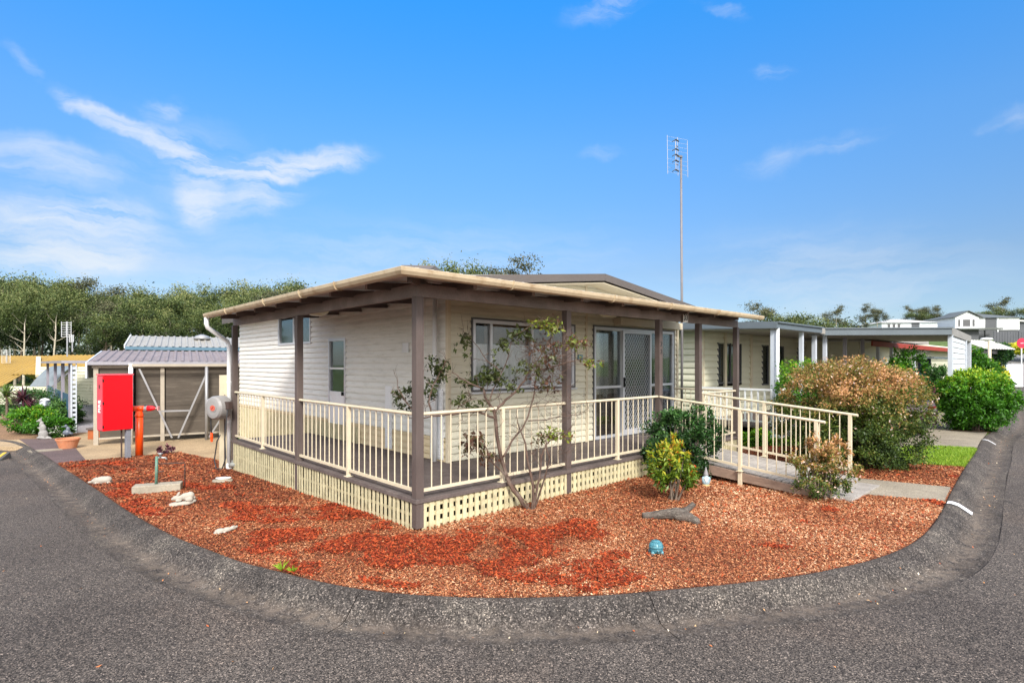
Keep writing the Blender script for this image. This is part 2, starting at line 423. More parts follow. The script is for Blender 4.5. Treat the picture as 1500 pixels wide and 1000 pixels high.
def kerb():
    vs = []; fs = []; tone = []
    npf = len(KPROF); seg = []; cur = []
    nxt = KS[0]+2.4
    rows = []
    jr = random.Random(3)
    for i in range(len(KC)):
        wob = 1+.10*math.sin(KS[i]*.7)+.05*math.sin(KS[i]*2.3)
        row = []
        for o, z, t in KPROF:
            x, y = KC[i]+KNm[i]*o*wob*(1.02)
            dz = .008*noise.noise(Vector((x*1.5, y*1.5, o*3))) if 0 < o < .6 else 0
            row.append((x, y, zg(x, y)+z+dz))
        rows.append(row)
    joint = set(); nj = 3.0
    for i in range(1, len(KC)):
        if KS[i] > nj: joint.add(i); nj += 2.35
    for i in range(len(KC)-1):
        a = rows[i]; b = rows[i+1]
        if i in joint:      # open joint: the strip starts a few mm late
            d = np.linalg.norm(KC[i+1]-KC[i]); f = min(.5, .006/max(d, 1e-3))
            a = [tuple(p*(1-f)+q*f for p, q in zip(pa, pb)) for pa, pb in zip(a, b)]
        n = len(vs); vs += a+b; tone += [k[2] for k in KPROF]*2
        fs += [(n+j, n+j+1, n+npf+j+1, n+npf+j) for j in range(npf-1)]
    me = bpy.data.meshes.new('kerb'); me.from_pydata(vs, [], fs); me.update()
    bm = bmesh.new(); bm.from_mesh(me); bmesh.ops.remove_doubles(bm, verts=bm.verts, dist=.002); bmesh.ops.recalc_face_normals(bm, faces=bm.faces); bm.to_mesh(me); bm.free()
    a = me.attributes.new('tone', 'FLOAT', 'POINT')
    # tone by distance from the kerb line: the gutter line collects pale grit
    co = np.array([v.co[:2] for v in me.vertices])
    ds = np.array([np.min(np.sum((KC-c)**2, 1))**.5 for c in co])
    a.data.foreach_set('value', np.interp(ds, [0, .02, .07, .2, .27, .34, .40, .5, .62], [.6, .5, .15, .0, .3, 1, .9, .35, .1]).astype(np.float32))
    me.polygons.foreach_set('use_smooth', [True]*len(me.polygons)); me.materials.append(M_KERB)
    o = bpy.data.objects.new('kerb', me); COL.objects.link(o); o['kind'] = 'structure'
kerb()
# road: everything outside the kerb apron
ro = KC+KNm*.575
road_pts = [tuple(p) for p in ro[::2]]+[tuple(ro[-1]), (75, 50), (75, -30), (-90, -30), (-90, 14)]
sheet('road', road_pts, M_ASPH, -.091, skirt=0)
lot_pts = [tuple(p) for p in KC[::2]]+[tuple(KC[-1]), (20, 60), (-60, 62)]
sheet('lawn_ground', lot_pts, M_GRASSG, -.02, skirt=0)
# far terrain up to the horizon, rising to the right
def zfar(x, y):
    k = min(1, max(0, (x/max(y, 1)-.50)/.2)); k = k*k*(3-2*k)
    return -.6+k*(.165*max(0, min(y, 84)-47))
def terrain():
    xs = sorted(set([-600, -400, -250, -150, -100, -70]+list(range(-60, 160, 5))+[180, 220, 300, 450, 600]))
    ys = sorted(set([-60, -30, 0, 20, 40]+list(range(45, 130, 5))+[150, 200, 300, 500, 800]))
    vs = [(x, y, zfar(x, y) if y > 46 else -.6) for y in ys for x in xs]; n = len(xs)
    fs = [(j*n+i, j*n+i+1, (j+1)*n+i+1, (j+1)*n+i) for j in range(len(ys)-1) for i in range(n-1)]
    o = MB().add(vs, fs).build('ground', M_FARG, smooth=True); o['kind'] = 'structure'
terrain()
# beds, drives and paths -----------------------------------------------------
def kslice(pa, pb):
    a = np.array(gp(*pa)[:2]); b = np.array(gp(*pb)[:2])
    i = int(np.argmin(((KC-a)**2).sum(1))); j = int(np.argmin(((KC-b)**2).sum(1)))
    return [tuple(KC[k]-KNm[k]*.004) for k in range(i, j+1)]
MULCH = kslice((83, 679), (1424, 669)) + [gp(1340, 674)[:2], gp(1280, 670)[:2], (6.6, 12.6), (4.6, 12.2), W(7.9, .3), W(.3, .3), W(.3, 6.5), gp(338, 676)[:2],
        gp(300, 670)[:2], gp(262, 662)[:2], gp(200, 668)[:2], gp(120, 675)[:2]]
sheet('mulch_ground', MULCH, M_MULB, -.008)
sheet('lawn_patch', kslice((1414, 685), (1429, 658))+[gp(1380, 655)[:2], gp(1325, 655)[:2], gp(1310, 680)[:2], gp(1350, 681)[:2]], M_GRASSG, .002)
DRV = kslice((1429, 657), (1441.5, 640))+[(12.9, 15.0), (13.3, 16.4), (17.4, 21.2), (13.0, 21.2), (8.0, 15.2), (7.2, 13.4), gp(1330, 654)[:2]]
sheet('concrete_driveway', DRV, M_CONC, .006)
sheet('garden_bed_ground', [(12.2, 15.35), (13.1, 15.1), (14.6, 16.6), (15.6, 18.0), (14.4, 18.2)], M_SOIL, .008)
SLAB = [gp(1258, 702)[:2], gp(1393, 715)[:2], gp(1383, 735)[:2], gp(1250, 724)[:2]]
sheet('concrete_path', SLAB, M_CONC, .022, skirt=.06)
sheet('paving', [gp(83, 678)[:2], gp(125, 674)[:2], gp(200, 667)[:2], gp(262, 661.5)[:2], gp(300, 669.5)[:2], gp(340, 675)[:2], W(.4, 6.4), W(1.6, 6.6), W(1.6, 13), (-8, 19), (-17, 21), (-15.2, 15.2), gp(60, 655)[:2]], M_PAVE, -.004)
sheet('garden_soil', [gp(28, 643)[:2], gp(95, 642)[:2], (-15, 22), (-40, 30), gp(-300, 648)[:2], gp(-40, 645)[:2]], M_SOIL, .001)
sheet('pebble_driveway', kslice((40, 655), (84, 680))+[gp(128, 676)[:2], gp(110, 655)[:2], gp(95, 642)[:2], gp(28, 643)[:2]], M_PEB, .004)
sheet('concrete_edging', [gp(40, 660)[:2], gp(47, 663)[:2], gp(92, 659)[:2], gp(90, 656.5)[:2]], M_CONC, .012, skirt=.03)
# mulch chips ----------------------------------------------------------------
def in_poly(X, Y, poly):
    c = np.zeros(len(X), bool); n = len(poly); j = n-1
    for i in range(n):
        xi, yi = poly[i]; xj, yj = poly[j]
        t = ((yi > Y) != (yj > Y)) & (X < (xj-xi)*(Y-yi)/((yj-yi) if yj != yi else 1e-9)+xi)
        c ^= t; j = i
    return c
FRESH = [(560, 800, 120, 30), (640, 800, 130, 28), (560, 790, 60, 18), (420, 800, 70, 26), (820, 830, 110, 20), (770, 790, 120, 12), (860, 775, 60, 8), (720, 815, 60, 30), (900, 818, 60, 8), (1140, 798, 34, 6), (880, 850, 45, 16),
         (380, 748, 70, 12), (300, 716, 60, 7), (200, 740, 50, 10), (210, 722, 50, 7), (150, 682, 55, 4), (1385, 737, 14, 5), (1400, 700, 16, 6), (1130, 650, 20, 5), (1185, 762, 26, 5), (505, 755, 60, 12), (470, 840, 90, 14), (600, 855, 50, 10), (60+160, 752, 40, 8)]
def fresh_at(X, Y):
    D = Y; px = CX+X/D*F
    z = np.interp((X-P0[0])*UL[0]+(Y-P0[1])*UL[1], KN_V, KN_Z); py = HY+(EYE-z)*F/D
    wx = np.array([noise.noise(Vector((a*1.1, b*1.1, 3))) for a, b in zip(X, Y)]); wy = np.array([noise.noise(Vector((a*1.1, b*1.1, 8))) for a, b in zip(X, Y)])
    px = px+wx*420/Y; py = py+wy*150/Y
    f = np.zeros(len(X))
    for cx, cy, rx, ry in FRESH:
        f = np.maximum(f, 1.25-((px-cx)/rx)**2-((py-cy)/ry)**2)
    return np.clip(f, 0, 1)
def mulch():
    poly = [tuple(p) for p in MULCH]
    xs = [p[0] for p in poly]; ys = [p[1] for p in poly]
    N = 2000000
    X = rng.uniform(min(xs), max(xs), N); Y = rng.uniform(min(ys), max(ys), N)
    keep = rng.uniform(size=N) < np.clip((5.6/np.maximum(Y, 3))**1.5, 0, 1); X = X[keep]; Y = Y[keep]
    ins = in_poly(X, Y, poly); X = X[ins]; Y = Y[ins]
    ins = ~in_poly(X, Y, [tuple(p) for p in SLAB]); X = X[ins]; Y = Y[ins]
    u = (X-P0[0])*UR[0]+(Y-P0[1])*UR[1]; v = (X-P0[0])*UL[0]+(Y-P0[1])*UL[1]
    ok = ~((u > .12) & (v > .12)); X, Y, v = X[ok], Y[ok], v[ok]
    n = len(X); print('mulch chips', n)
    fr = fresh_at(X, Y); jit = np.array([noise.noise(Vector((x*2.2, y*2.2, 0))) for x, y in zip(X[::1], Y[::1])])
    jit2 = np.array([noise.noise(Vector((x*.8, y*.8, 5))) for x, y in zip(X, Y)])
    jit3 = np.array([noise.noise(Vector((x*5.5, y*5.5, 9))) for x, y in zip(X, Y)])
    fresh = np.clip((fr-.42+jit*1.5+jit3*.7)*2.2, 0, 1)*(fr > 0) 
    fresh = np.where(rng.uniform(size=n) < np.maximum(fresh*.66, .018+.04*np.clip(jit2+jit, 0, 1)), 1.0, 0.0)
    L = rng.uniform(.009, .030, n)*(1+.45*fresh)*np.clip(Y/6, .9, 1.7); Wd = L*rng.uniform(.22, .5, n)
    ang = rng.uniform(0, 2*PI, n); tilt = rng.normal(0, .30, n); roll = rng.normal(0, .45, n)
    ax = np.stack([np.cos(ang)*np.cos(tilt), np.sin(ang)*np.cos(tilt), np.sin(tilt)], 1)
    sd0 = np.stack([-np.sin(ang), np.cos(ang), np.zeros(n)], 1); up = np.cross(ax, sd0)
    sd = sd0*np.cos(roll)[:, None]+up*np.sin(roll)[:, None]
    z = np.interp(v, KN_V, KN_Z)+rng.uniform(0, .020, n)+.012*jit+.004+.008*fresh
    P = np.stack([X, Y, z], 1); h = ax*L[:, None]/2; w = sd*Wd[:, None]/2
    V = np.stack([P-h-w*.6, P-h*.2-w, P+h-w*.4, P+h*.8+w*.7, P-h*.7+w], 1).reshape(-1, 3)
    me = bpy.data.meshes.new('mulch_chips'); me.vertices.add(5*n); me.vertices.foreach_set('co', V.ravel())
    me.loops.add(5*n); me.loops.foreach_set('vertex_index', np.arange(5*n, dtype=np.int32))
    me.polygons.add(n); me.polygons.foreach_set('loop_start', np.arange(0, 5*n, 5, dtype=np.int32))
    me.polygons.foreach_set('loop_total', np.full(n, 5, dtype=np.int32)); me.update(calc_edges=True)
    # colour position: old chips 0..0.55 (brown to straw), fresh dyed chips 0.6..1
    t = np.where(fresh > 0, rng.uniform(.62, 1, n), np.clip(rng.beta(1.7, 1.8, n)*.54+.14*jit2+.05*np.clip((X+.5)/3, -1, 1)-.07*np.clip((Y-7)/3, 0, 1), 0, .575))
    a = me.attributes.new('tone', 'FLOAT', 'POINT'); a.data.foreach_set('value', np.repeat(t, 5).astype(np.float32))
    m, nt, b = nmat('wood chips')
    at = nt.nodes.new('ShaderNodeAttribute'); at.attribute_name = 'tone'
    c = ramp(nt, [(0, (.06, .022, .014)), (.12, (.21, .06, .03)), (.28, (.38, .125, .05)), (.40, (.50, .22, .10)), (.50, (.66, .38, .21)), (.58, (.78, .54, .35)), (.62, (.09, .015, .008)), (.8, (.28, .038, .013)), (1, (.48, .095, .028))], at.outputs['Fac'])
    nt.links.new(c, b.inputs['Base Color']); b.inputs['Roughness'].default_value = .8; b.inputs['Specular IOR Level'].default_value = .2
    me.materials.append(m); o = bpy.data.objects.new('wood_chip_mulch', me); COL.objects.link(o)
    tag(o, 'red and straw coloured wood chip mulch spread over the corner garden bed', 'mulch', kind='stuff')
mulch()
def grass(name, poly, n, label, h=.05, stops=None):
    xs = [p[0] for p in poly]; ys = [p[1] for p in poly]
    X = rng.uniform(min(xs), max(xs), n*4); Y = rng.uniform(min(ys), max(ys), n*4)
    k = in_poly(X, Y, poly); X = X[k][:n]; Y = Y[k][:n]; m = len(X)
    P = np.stack([X, Y, [zg(x, y)+.0 for x, y in zip(X, Y)]], 1)
    o = leaves(name, P, h, leafmat('grass blades', [(0, (.12, .24, .015)), (.6, (.26, .42, .03)), (1, (.38, .5, .06))], trans=.3), rng.uniform(0, 1, m), aspect=.16, out=np.tile([0, 0, 1.6], (m, 1)), updir=0)
    tag(o, label, 'grass', kind='stuff')
grass('lawn_grass', [tuple(p) for p in kslice((1414, 685), (1429, 658))]+[gp(1380, 655)[:2], gp(1325, 655)[:2], gp(1310, 680)[:2], gp(1350, 681)[:2]], 26000, 'bright green mown grass patch beside the concrete driveway', .06)
grass('verge_grass', [(13.2, 22), (18, 21.6), (22, 26.5), (16, 28)], 12000, 'strip of green lawn beyond the grey carport', .09)
grass('side_grass', [(4.3, 12.6), (6.8, 13.0), (6.2, 13.6), (3.2, 14.8)], 9000, 'green grass growing between the ramp and the neighbouring veranda', .09)
# ================================================================ paints
M_BRN = mat('brown painted timber', (.105, .080, .072), .6, .15, 2, 60, .25, dirt=(.19, .15, .14), dirt_amt=.35, stretch=(6, 6, 1))
M_BEAM = mat('lit and faded brown beam paint', (.20, .16, .145), .65, .2, 2, 60, .25, dirt=(.34, .29, .26), dirt_amt=.4)  # post brown faded, then lightened to stand in for light on the beams
M_BRND = mat('dark stained timber', (.07, .045, .038), .75, .2, 2, 50, .2)
M_DECK = mat('grey brown decking', (.125, .098, .09), .75, .2, 3, 30, .3, dirt=(.22, .19, .17), dirt_amt=.4, dirt_scale=4)
M_CREAM = mat('cream powder coat', (.64, .56, .41), .4, .05, 2, 40, .04, dirt=(.5, .40, .26), dirt_amt=.25, dirt_scale=5)
M_SLAT = mat('cream lattice paint', (.60, .54, .34), .6, .14, 5, 50, .2, dirt=(.28, .24, .14), dirt_amt=.8, dirt_scale=9)
M_WALLR = mat('cream weatherboard', (.69, .655, .52), .5, .06, 1.2, 30, .08, dirt=(.42, .37, .25), dirt_amt=.5, dirt_scale=3, stretch=(1, 1, 7))
M_WALLL = mat('white weatherboard', (.76, .745, .69), .5, .05, 1.2, 30, .08, dirt=(.42, .40, .33), dirt_amt=.5, dirt_scale=3, stretch=(1, 1, 7))
M_WALLB = mat('yellowed weatherboard', (.66, .54, .34), .55, .08, 1.5, 30, .08, dirt=(.42, .30, .16), dirt_amt=.4, stretch=(1, 1, 6))
M_GUT = mat('beige gutter', (.50, .40, .265), .45, .08, 2, 20, .05, dirt=(.24, .14, .06), dirt_amt=.8, dirt_scale=5)
M_ROOFP = mat('pale roof sheet', (.55, .54, .52), .45, .06, 1, 20, .05)
M_FASC = mat('dark bronze fascia', (.11, .092, .082), .45, .08, 1, 20, .05)
M_ALU = mat('aluminium frame', (.62, .63, .66), .35, .05, 2, 40, .02, metal=.3)
M_ALUD = mat('dark window frame', (.10, .10, .105), .4, .05, 2, 40, .02)
M_WHITE = mat('white pvc', (.78, .79, .80), .35, .04, 2, 30, .03, dirt=(.5, .46, .40), dirt_amt=.35, dirt_scale=4)
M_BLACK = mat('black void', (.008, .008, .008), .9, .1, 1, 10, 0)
M_LACE = mat('lace curtain', (.86, .85, .90), .9, .1, 3, 30, .1)
M_BLIND = mat('brown blind', (.22, .15, .10), .8, .15, 2, 20, .1)
M_RAMPT = mat('weathered ramp timber', (.30, .21, .16), .8, .25, 2, 25, .4, dirt=(.14, .09, .07), dirt_amt=.6, stretch=(1, 1, 8))
M_RAMPD = mat('grey ramp boards', (.36, .33, .30), .8, .2, 3, 25, .3, dirt=(.2, .17, .15), dirt_amt=.5, dirt_scale=5)
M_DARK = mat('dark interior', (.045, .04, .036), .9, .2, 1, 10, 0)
GLASS = glassmat()
DZ = .357; BB = 2.63; BT = 2.775; GO = .47
H = thing('weatherboard_cabin', 'cream weatherboard cabin with brown posted wrap around veranda, number 33 on its beam', 'house', (P0[0], P0[1], 0), HROT)
UE, VE = 8.22, 11.6
# --- openings
wl, wzt = on_v(1.6, 692, 467.6); wr, wzt2 = on_v(1.6, 839, 478.5); _, wzb = on_v(1.6, 839, 564)
WIN = (wl, wr, wzb, min(wzt, wzt2))
dl, _ = on_v(1.6, 869.4, 500); dr, _ = on_v(1.6, 985, 500); _, dzt = on_v(1.6, 985, 487)
DOOR = (dl, dr, DZ+.03, dzt)
sdl, szt = on_u(1.6, 507, 498); sdr, _ = on_u(1.6, 483, 500)
SD = (sdl, sdr, DZ+.02, DZ+2.02)
w2a, w2t = on_u(1.6, 456, 471); w2b, w2z = on_u(1.6, 409, 505.5)
W2 = (w2a, w2b, w2z, w2z+.68)
print('WIN', WIN, 'DOOR', DOOR, 'SD', SD, szt, 'W2', W2)
zw = 3.1
def gable(z):
    pk = 4.91; sl = .112; zp = 3.50
    if z < 3.1: return (1.6, UE)
    d = (zp-z)/sl
    return (max(1.6, pk-d), min(UE, pk+d))
mb = MB(); siding(mb, (0, 1.6), (1, 0), (0, -1), 1.6, UE, DZ, 3.50, .115, [WIN, DOOR], gable)
mb.build('front_wall', M_WALLR, H)
mb = MB(); siding(mb, (1.6, 0), (0, 1), (-1, 0), 1.6, VE, .72, 3.1, .115, [SD, W2])
mb.build('side_wall', M_WALLL, H)
mb = MB(); siding(mb, (1.6, 0), (0, 1), (-1, 0), 1.6, VE, DZ-.5, .72, .115, [SD])
mb.build('lower_side_wall', M_WALLB, H)['label'] = 'yellowed lower boards of the side wall'
mb = MB(); siding(mb, (UE, 0), (0, 1), (1, 0), 1.6, VE, DZ, 3.1); siding(mb, (0, VE), (1, 0), (0, 1), 1.6, UE, DZ-.5, 3.1)
mb.build('rear_wall', M_WALLR, H)
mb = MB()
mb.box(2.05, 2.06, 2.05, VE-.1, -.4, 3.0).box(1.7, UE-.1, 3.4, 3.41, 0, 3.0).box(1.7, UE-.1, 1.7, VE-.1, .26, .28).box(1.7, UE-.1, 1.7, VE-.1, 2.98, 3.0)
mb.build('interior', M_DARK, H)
mb = MB()
mb.box(1.565, 1.625, 1.565, 1.625, DZ, 3.0); mb.build('corner_trim', M_CREAM, H); mb = MB(); mb.box(UE-.03, UE+.03, 1.565, 1.62, DZ, 3.05)
for u in (on_v(1.6, 857.5, 500)[0], 4.91): mb.build('corner_trim' if u < 4.8 else 'cover_strip', M_CREAM, H); mb = MB(); mb.box(u-.015, u+.015, 1.575, 1.6, DZ if u < 4.8 or 1 else 2.9, 3.05 if u < 4.8 else 3.5)
mb.build('cover_strip', M_CREAM, H)
# main roof
mb = MB()
pk, zp, sl, oh = 4.91, 3.545, .112, .42
ua, ub, va, vb = 1.25, UE+.12, 1.6-oh, VE+.3
za = zp-sl*(pk-ua); zb = zp-sl*(ub-pk)
corr(mb, (ua, va, za), (ua, vb, za), (pk, vb, zp), (pk, va, zp), .19, .03)
corr(mb, (ub, va, zb), (ub, vb, zb), (pk, vb, zp), (pk, va, zp), .19, .03)
rf = mb.build('roof', M_ROOFP, H)
mb = MB()
mb.beam((ua-.02, va-.02, za-.06), (pk, va-.02, zp-.045), .03, .13); mb.beam((pk, va-.02, zp-.045), (ub+.02, va-.02, zb-.045), .03, .13)
mb.beam((ua-.03, va, za-.06), (ua-.03, vb, za-.06), .03, .15)
mb.build('fascia', M_FASC, rf)
mb = MB(); mb.hexa([(ua, va, za-.15), (pk, va, zp-.15), (pk, 1.6, zp-.15), (ua, 1.6, za-.15)], [(ua, va, za-.14), (pk, va, zp-.14), (pk, 1.6, zp-.14), (ua, 1.6, za-.14)])
mb.hexa([(pk, va, zp-.15), (ub, va, zb-.15), (ub, 1.6, zb-.15), (pk, 1.6, zp-.15)], [(pk, va, zp-.14), (ub, va, zb-.14), (ub, 1.6, zb-.14), (pk, 1.6, zp-.14)])
mb.build('soffit', M_CREAM, rf)
# --- veranda roof, beams, rafters, gutter
gu, gv = 7.9, 6.62
zo, zi = 2.842, 2.985
mb = MB()
t = .02
mb.hexa([(-GO, -GO, zo-t), (gu, -GO, zo-t), (gu, 1.6, zi-t), (1.6, 1.6, zi-t)], [(-GO, -GO, zo), (gu, -GO, zo), (gu, 1.6, zi), (1.6, 1.6, zi)])
mb.hexa([(-GO, gv, zo-t), (-GO, -GO, zo-t), (1.6, 1.6, zi-t), (1.6, gv, zi-t)], [(-GO, gv, zo), (-GO, -GO, zo), (1.6, 1.6, zi), (1.6, gv, zi)])
vr = mb.build('veranda_roof', M_ROOFP, H)
mb = MB()
for s in np.arange(-.3, gu-.1, .19): mb.beam((s, max(-GO+.02, -GO+.02), zo+.012), (s, min(1.58, max(s, -GO+.1)) if s < 1.6 else 1.58, zo+.012+(zi-zo)*((min(1.58, max(s, -GO+.1)) if s < 1.6 else 1.58)+GO)/2.07), .035, .022)
for s in np.arange(-.3, gv-.1, .19): mb.beam((-GO+.02, s, zo+.012), (min(1.58, max(s, -GO+.1)) if s < 1.6 else 1.58, s, zo+.012+(zi-zo)*((min(1.58, max(s, -GO+.1)) if s < 1.6 else 1.58)+GO)/2.07), .035, .022)
mb.build('roof_rib', M_ROOFP, vr)
# dark ridge capping seen above the corner
mb = MB(); mb.hexa([(-.30, -.10, 2.86), (-.10, -.30, 2.86), (1.5, 1.2, 2.97), (1.2, 1.5, 2.97)], [(-.20, .02, 2.965), (.10, -.20, 2.965), (1.5, 1.3, 3.05), (1.3, 1.5, 3.05)])
mb.build('hip_capping', M_FASC, vr)
mb = MB()
for u in np.arange(.55, 7.9, .95):
    MB().beam((u, -GO+.13, 2.775), (u, 1.58 if u > 1.6 else u, 2.775+.0+(.13 if u > 1.6 else .13*(u+GO)/2.07)), .045, .09).build('rafter', M_BRN, H)
for v in np.arange(.55, 6.6, .95):
    MB().beam((-GO+.13, v, 2.775), (1.58 if v > 1.6 else v, v, 2.775+(.13 if v > 1.6 else .13*(v+GO)/2.07)), .045, .09).build('rafter', M_BRN, H)
mb.beam((-GO+.17, -GO+.17, 2.775), (1.55, 1.55, 2.91), .05, .09)
mb.build('rafter', M_BRN, H)
mb = MB()
for v in (.3, .75, 1.2): mb.beam((v*.9, v, zo-.03+.07*(v+GO)), (gu-.05, v, zo-.03+.07*(v+GO)), .06, .02); mb.beam((v, v*.9, zo-.03+.07*(v+GO)), (v, gv-.05, zo-.03+.07*(v+GO)), .06, .02)
mb.build('roof_batten', M_ALU, H)
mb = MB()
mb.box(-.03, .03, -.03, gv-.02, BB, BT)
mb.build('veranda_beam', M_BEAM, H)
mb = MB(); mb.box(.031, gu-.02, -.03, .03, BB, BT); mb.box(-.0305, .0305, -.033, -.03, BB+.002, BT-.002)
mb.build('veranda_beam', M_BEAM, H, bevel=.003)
def gutter(parent):
    prof = [(0, 0), (0, -.072), (-.01, -.084), (-.055, -.090), (-.088, -.077), (-.107, -.043), (-.11, -.006), (-.10, 0), (-.097, -.006), (-.094, -.04), (-.08, -.068), (-.052, -.080), (-.012, -.076), (-.008, 0)]
    zt = zo-.002; vs = []; n = len(prof)
    for k in range(3):
        for o, z in prof:
            q = -GO+.012+o
            vs.append(((q, gv, zt+z), (q, q, zt+z), (gu, q, zt+z))[k])
    fs = [(k*n+i, k*n+(i+1) % n, (k+1)*n+(i+1) % n, (k+1)*n+i) for k in range(2) for i in range(n)]
    fs += [tuple(range(7))+tuple(range(7, n)), tuple(reversed(range(2*n, 3*n)))]
    mb = MB().add(vs, fs)
    g = mb.build('gutter', M_GUT, parent, fix=True)
    def ring(c, along):
        for a, b in zip(prof[:7], prof[1:8]):
            p = []
            for o, z in (a, b):
                q = -GO+.012+o*1.05-.003; zz = zt+z*1.04-.001
                p.append((q, c, zz) if along == 'v' else (c, q, zz))
            j.beam(p[0], p[1], .018, .008, up=(0, 1, 0) if along == 'v' else (1, 0, 0))
    for c, a in ((.9, 'v'), (1.95, 'v'), (3.3, 'v'), (5.2, 'v'), (.95, 'u'), (2.9, 'u'), (4.4, 'u'), (6.0, 'u')):
        j = MB(); ring(c, a); j.build('gutter_joint', M_GUT, g)
    # ribbed sheet edge overhanging the gutter
    return g
gutter(H)
# rafter end plates (pale)
M_REND = mat('lit and faded timber end', (.30, .23, .21), .7)  # pale end colour also stands in for light, as on the beams
mb = MB()
for u in np.arange(.55, 7.9, .95): MB().box(u-.023, u+.023, -GO+.122, -GO+.129, 2.735, 2.81).build('rafter_end', M_REND, H)
for v in np.arange(.55, 6.6, .95): MB().box(-GO+.122, -GO+.129, v-.023, v+.023, 2.735, 2.81).build('rafter_end', M_REND, H)
# --- posts
PV = [3.36, 6.58]; PU = [2.52, 4.92, 6.285, 7.85]
def post(u, v, z0=None, w=.098):
    z0 = zg(*W(u, v))-.0 if z0 is None else z0
    o = MB().box(u-w/2, u+w/2, v-w/2, v+w/2, z0+.03, BB).build('veranda_post', M_BRN, H, bevel=.004)
    return o
post(0, 0, .0); [post(0, v) for v in PV]; pn = [post(u, 0) for u in PU]
# --- deck
mb = MB(); mb2 = MB()
for i, v in enumerate(np.arange(-.05, 1.58, .092)):
    mb.box(-.05 if v < 1.6 else 1.6, gu+.05, v, min(v+.087, 1.59), DZ-.025, DZ+.0006*(i % 3))
for i, v in enumerate(np.arange(1.6, 6.62, .092)):
    mb.box(-.05, 1.585, v, v+.087, DZ-.025, DZ+.0006*(i % 3))
mb.build('deck_boards', M_DECK, H)
mb = MB(); mb.box(-.062, -.05, -.05, gv+.03, DZ-.045, DZ+.004); mb.box(-.062, gu+.05, -.062, -.05, DZ-.045, DZ+.004)
mb.box(gu+.05, gu+.062, -.06, 1.58, DZ-.12, DZ+.004)
mb.build('deck_edge', M_DECK, H, bevel=.004)
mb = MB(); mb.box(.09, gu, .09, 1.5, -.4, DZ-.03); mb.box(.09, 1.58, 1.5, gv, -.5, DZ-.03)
mb.build('underfloor_shade', M_BLACK, H)  # black block fills the empty space under the deck in place of shade
# --- lattice skirt of vertical slats on two rails
def slats(mb, axis, a, b, zt, gap0=0):
    s = a; i = 0; rr = random.Random(int(a*10)+5)
    while s < b:
        w = .056+rr.uniform(-.005, .005)
        if axis == 'v': x, y = W(0, s)
        else: x, y = W(s, 0)
        zb = zg(x, y)-.03
        tl = rr.uniform(-.008, .008); zt2 = zt-rr.uniform(0, .008)
        if axis == 'v': mb.hexa([(-.045, s, zb), (-.039, s, zb), (-.039, s+w, zb), (-.045, s+w, zb)], [(-.045, s+tl, zt2), (-.039, s+tl, zt2), (-.039, s+w+tl, zt2), (-.045, s+w+tl, zt2)])
        else: mb.hexa([(s, -.045, zb), (s+w, -.045, zb), (s+w, -.028, zb), (s, -.028, zb)], [(s+tl, -.045, zt2), (s+w+tl, -.045, zt2), (s+w+tl, -.028, zt2), (s+tl, -.028, zt2)])
        s += .096
mb = MB(); slats(mb, 'v', .03, 6.6, DZ-.047)
for k, h in ((.25, .03), (.12, .03), (.0, .03)):
    pts = [(-.012, s, DZ-.10-(1-k/.25)*(.26+(-zg(*W(0, s))))+.04) for s in np.arange(.05, 6.61, .4)]
    for p, q in zip(pts, pts[1:]): mb.beam(p, q, .012, h)
mb.build('lattice_skirt', M_SLAT, H)
mb = MB(); slats(mb, 'u', .03, 4.85, DZ-.047)
for z in (.275, .165, .055): mb.box(.03, 4.87, -.027, -.014, z-.025, z+.025)
slats(mb, 'u', 6.35, 7.9, DZ-.047); mb.box(6.35, 7.9, -.027, -.014, .14, .19)
mb.build('lattice_skirt', M_SLAT, H)
mb = MB()
for s in np.arange(4.4, 11.4, .085): mb.box(1.535, 1.55, s, s+.055, -.3, .66)
mb.box(1.55, 1.562, 4.4, 11.45, .1, .15).box(1.55, 1.562, 4.4, 11.45, .56, .6)
mb.build('wall_skirt', M_SLAT, H)
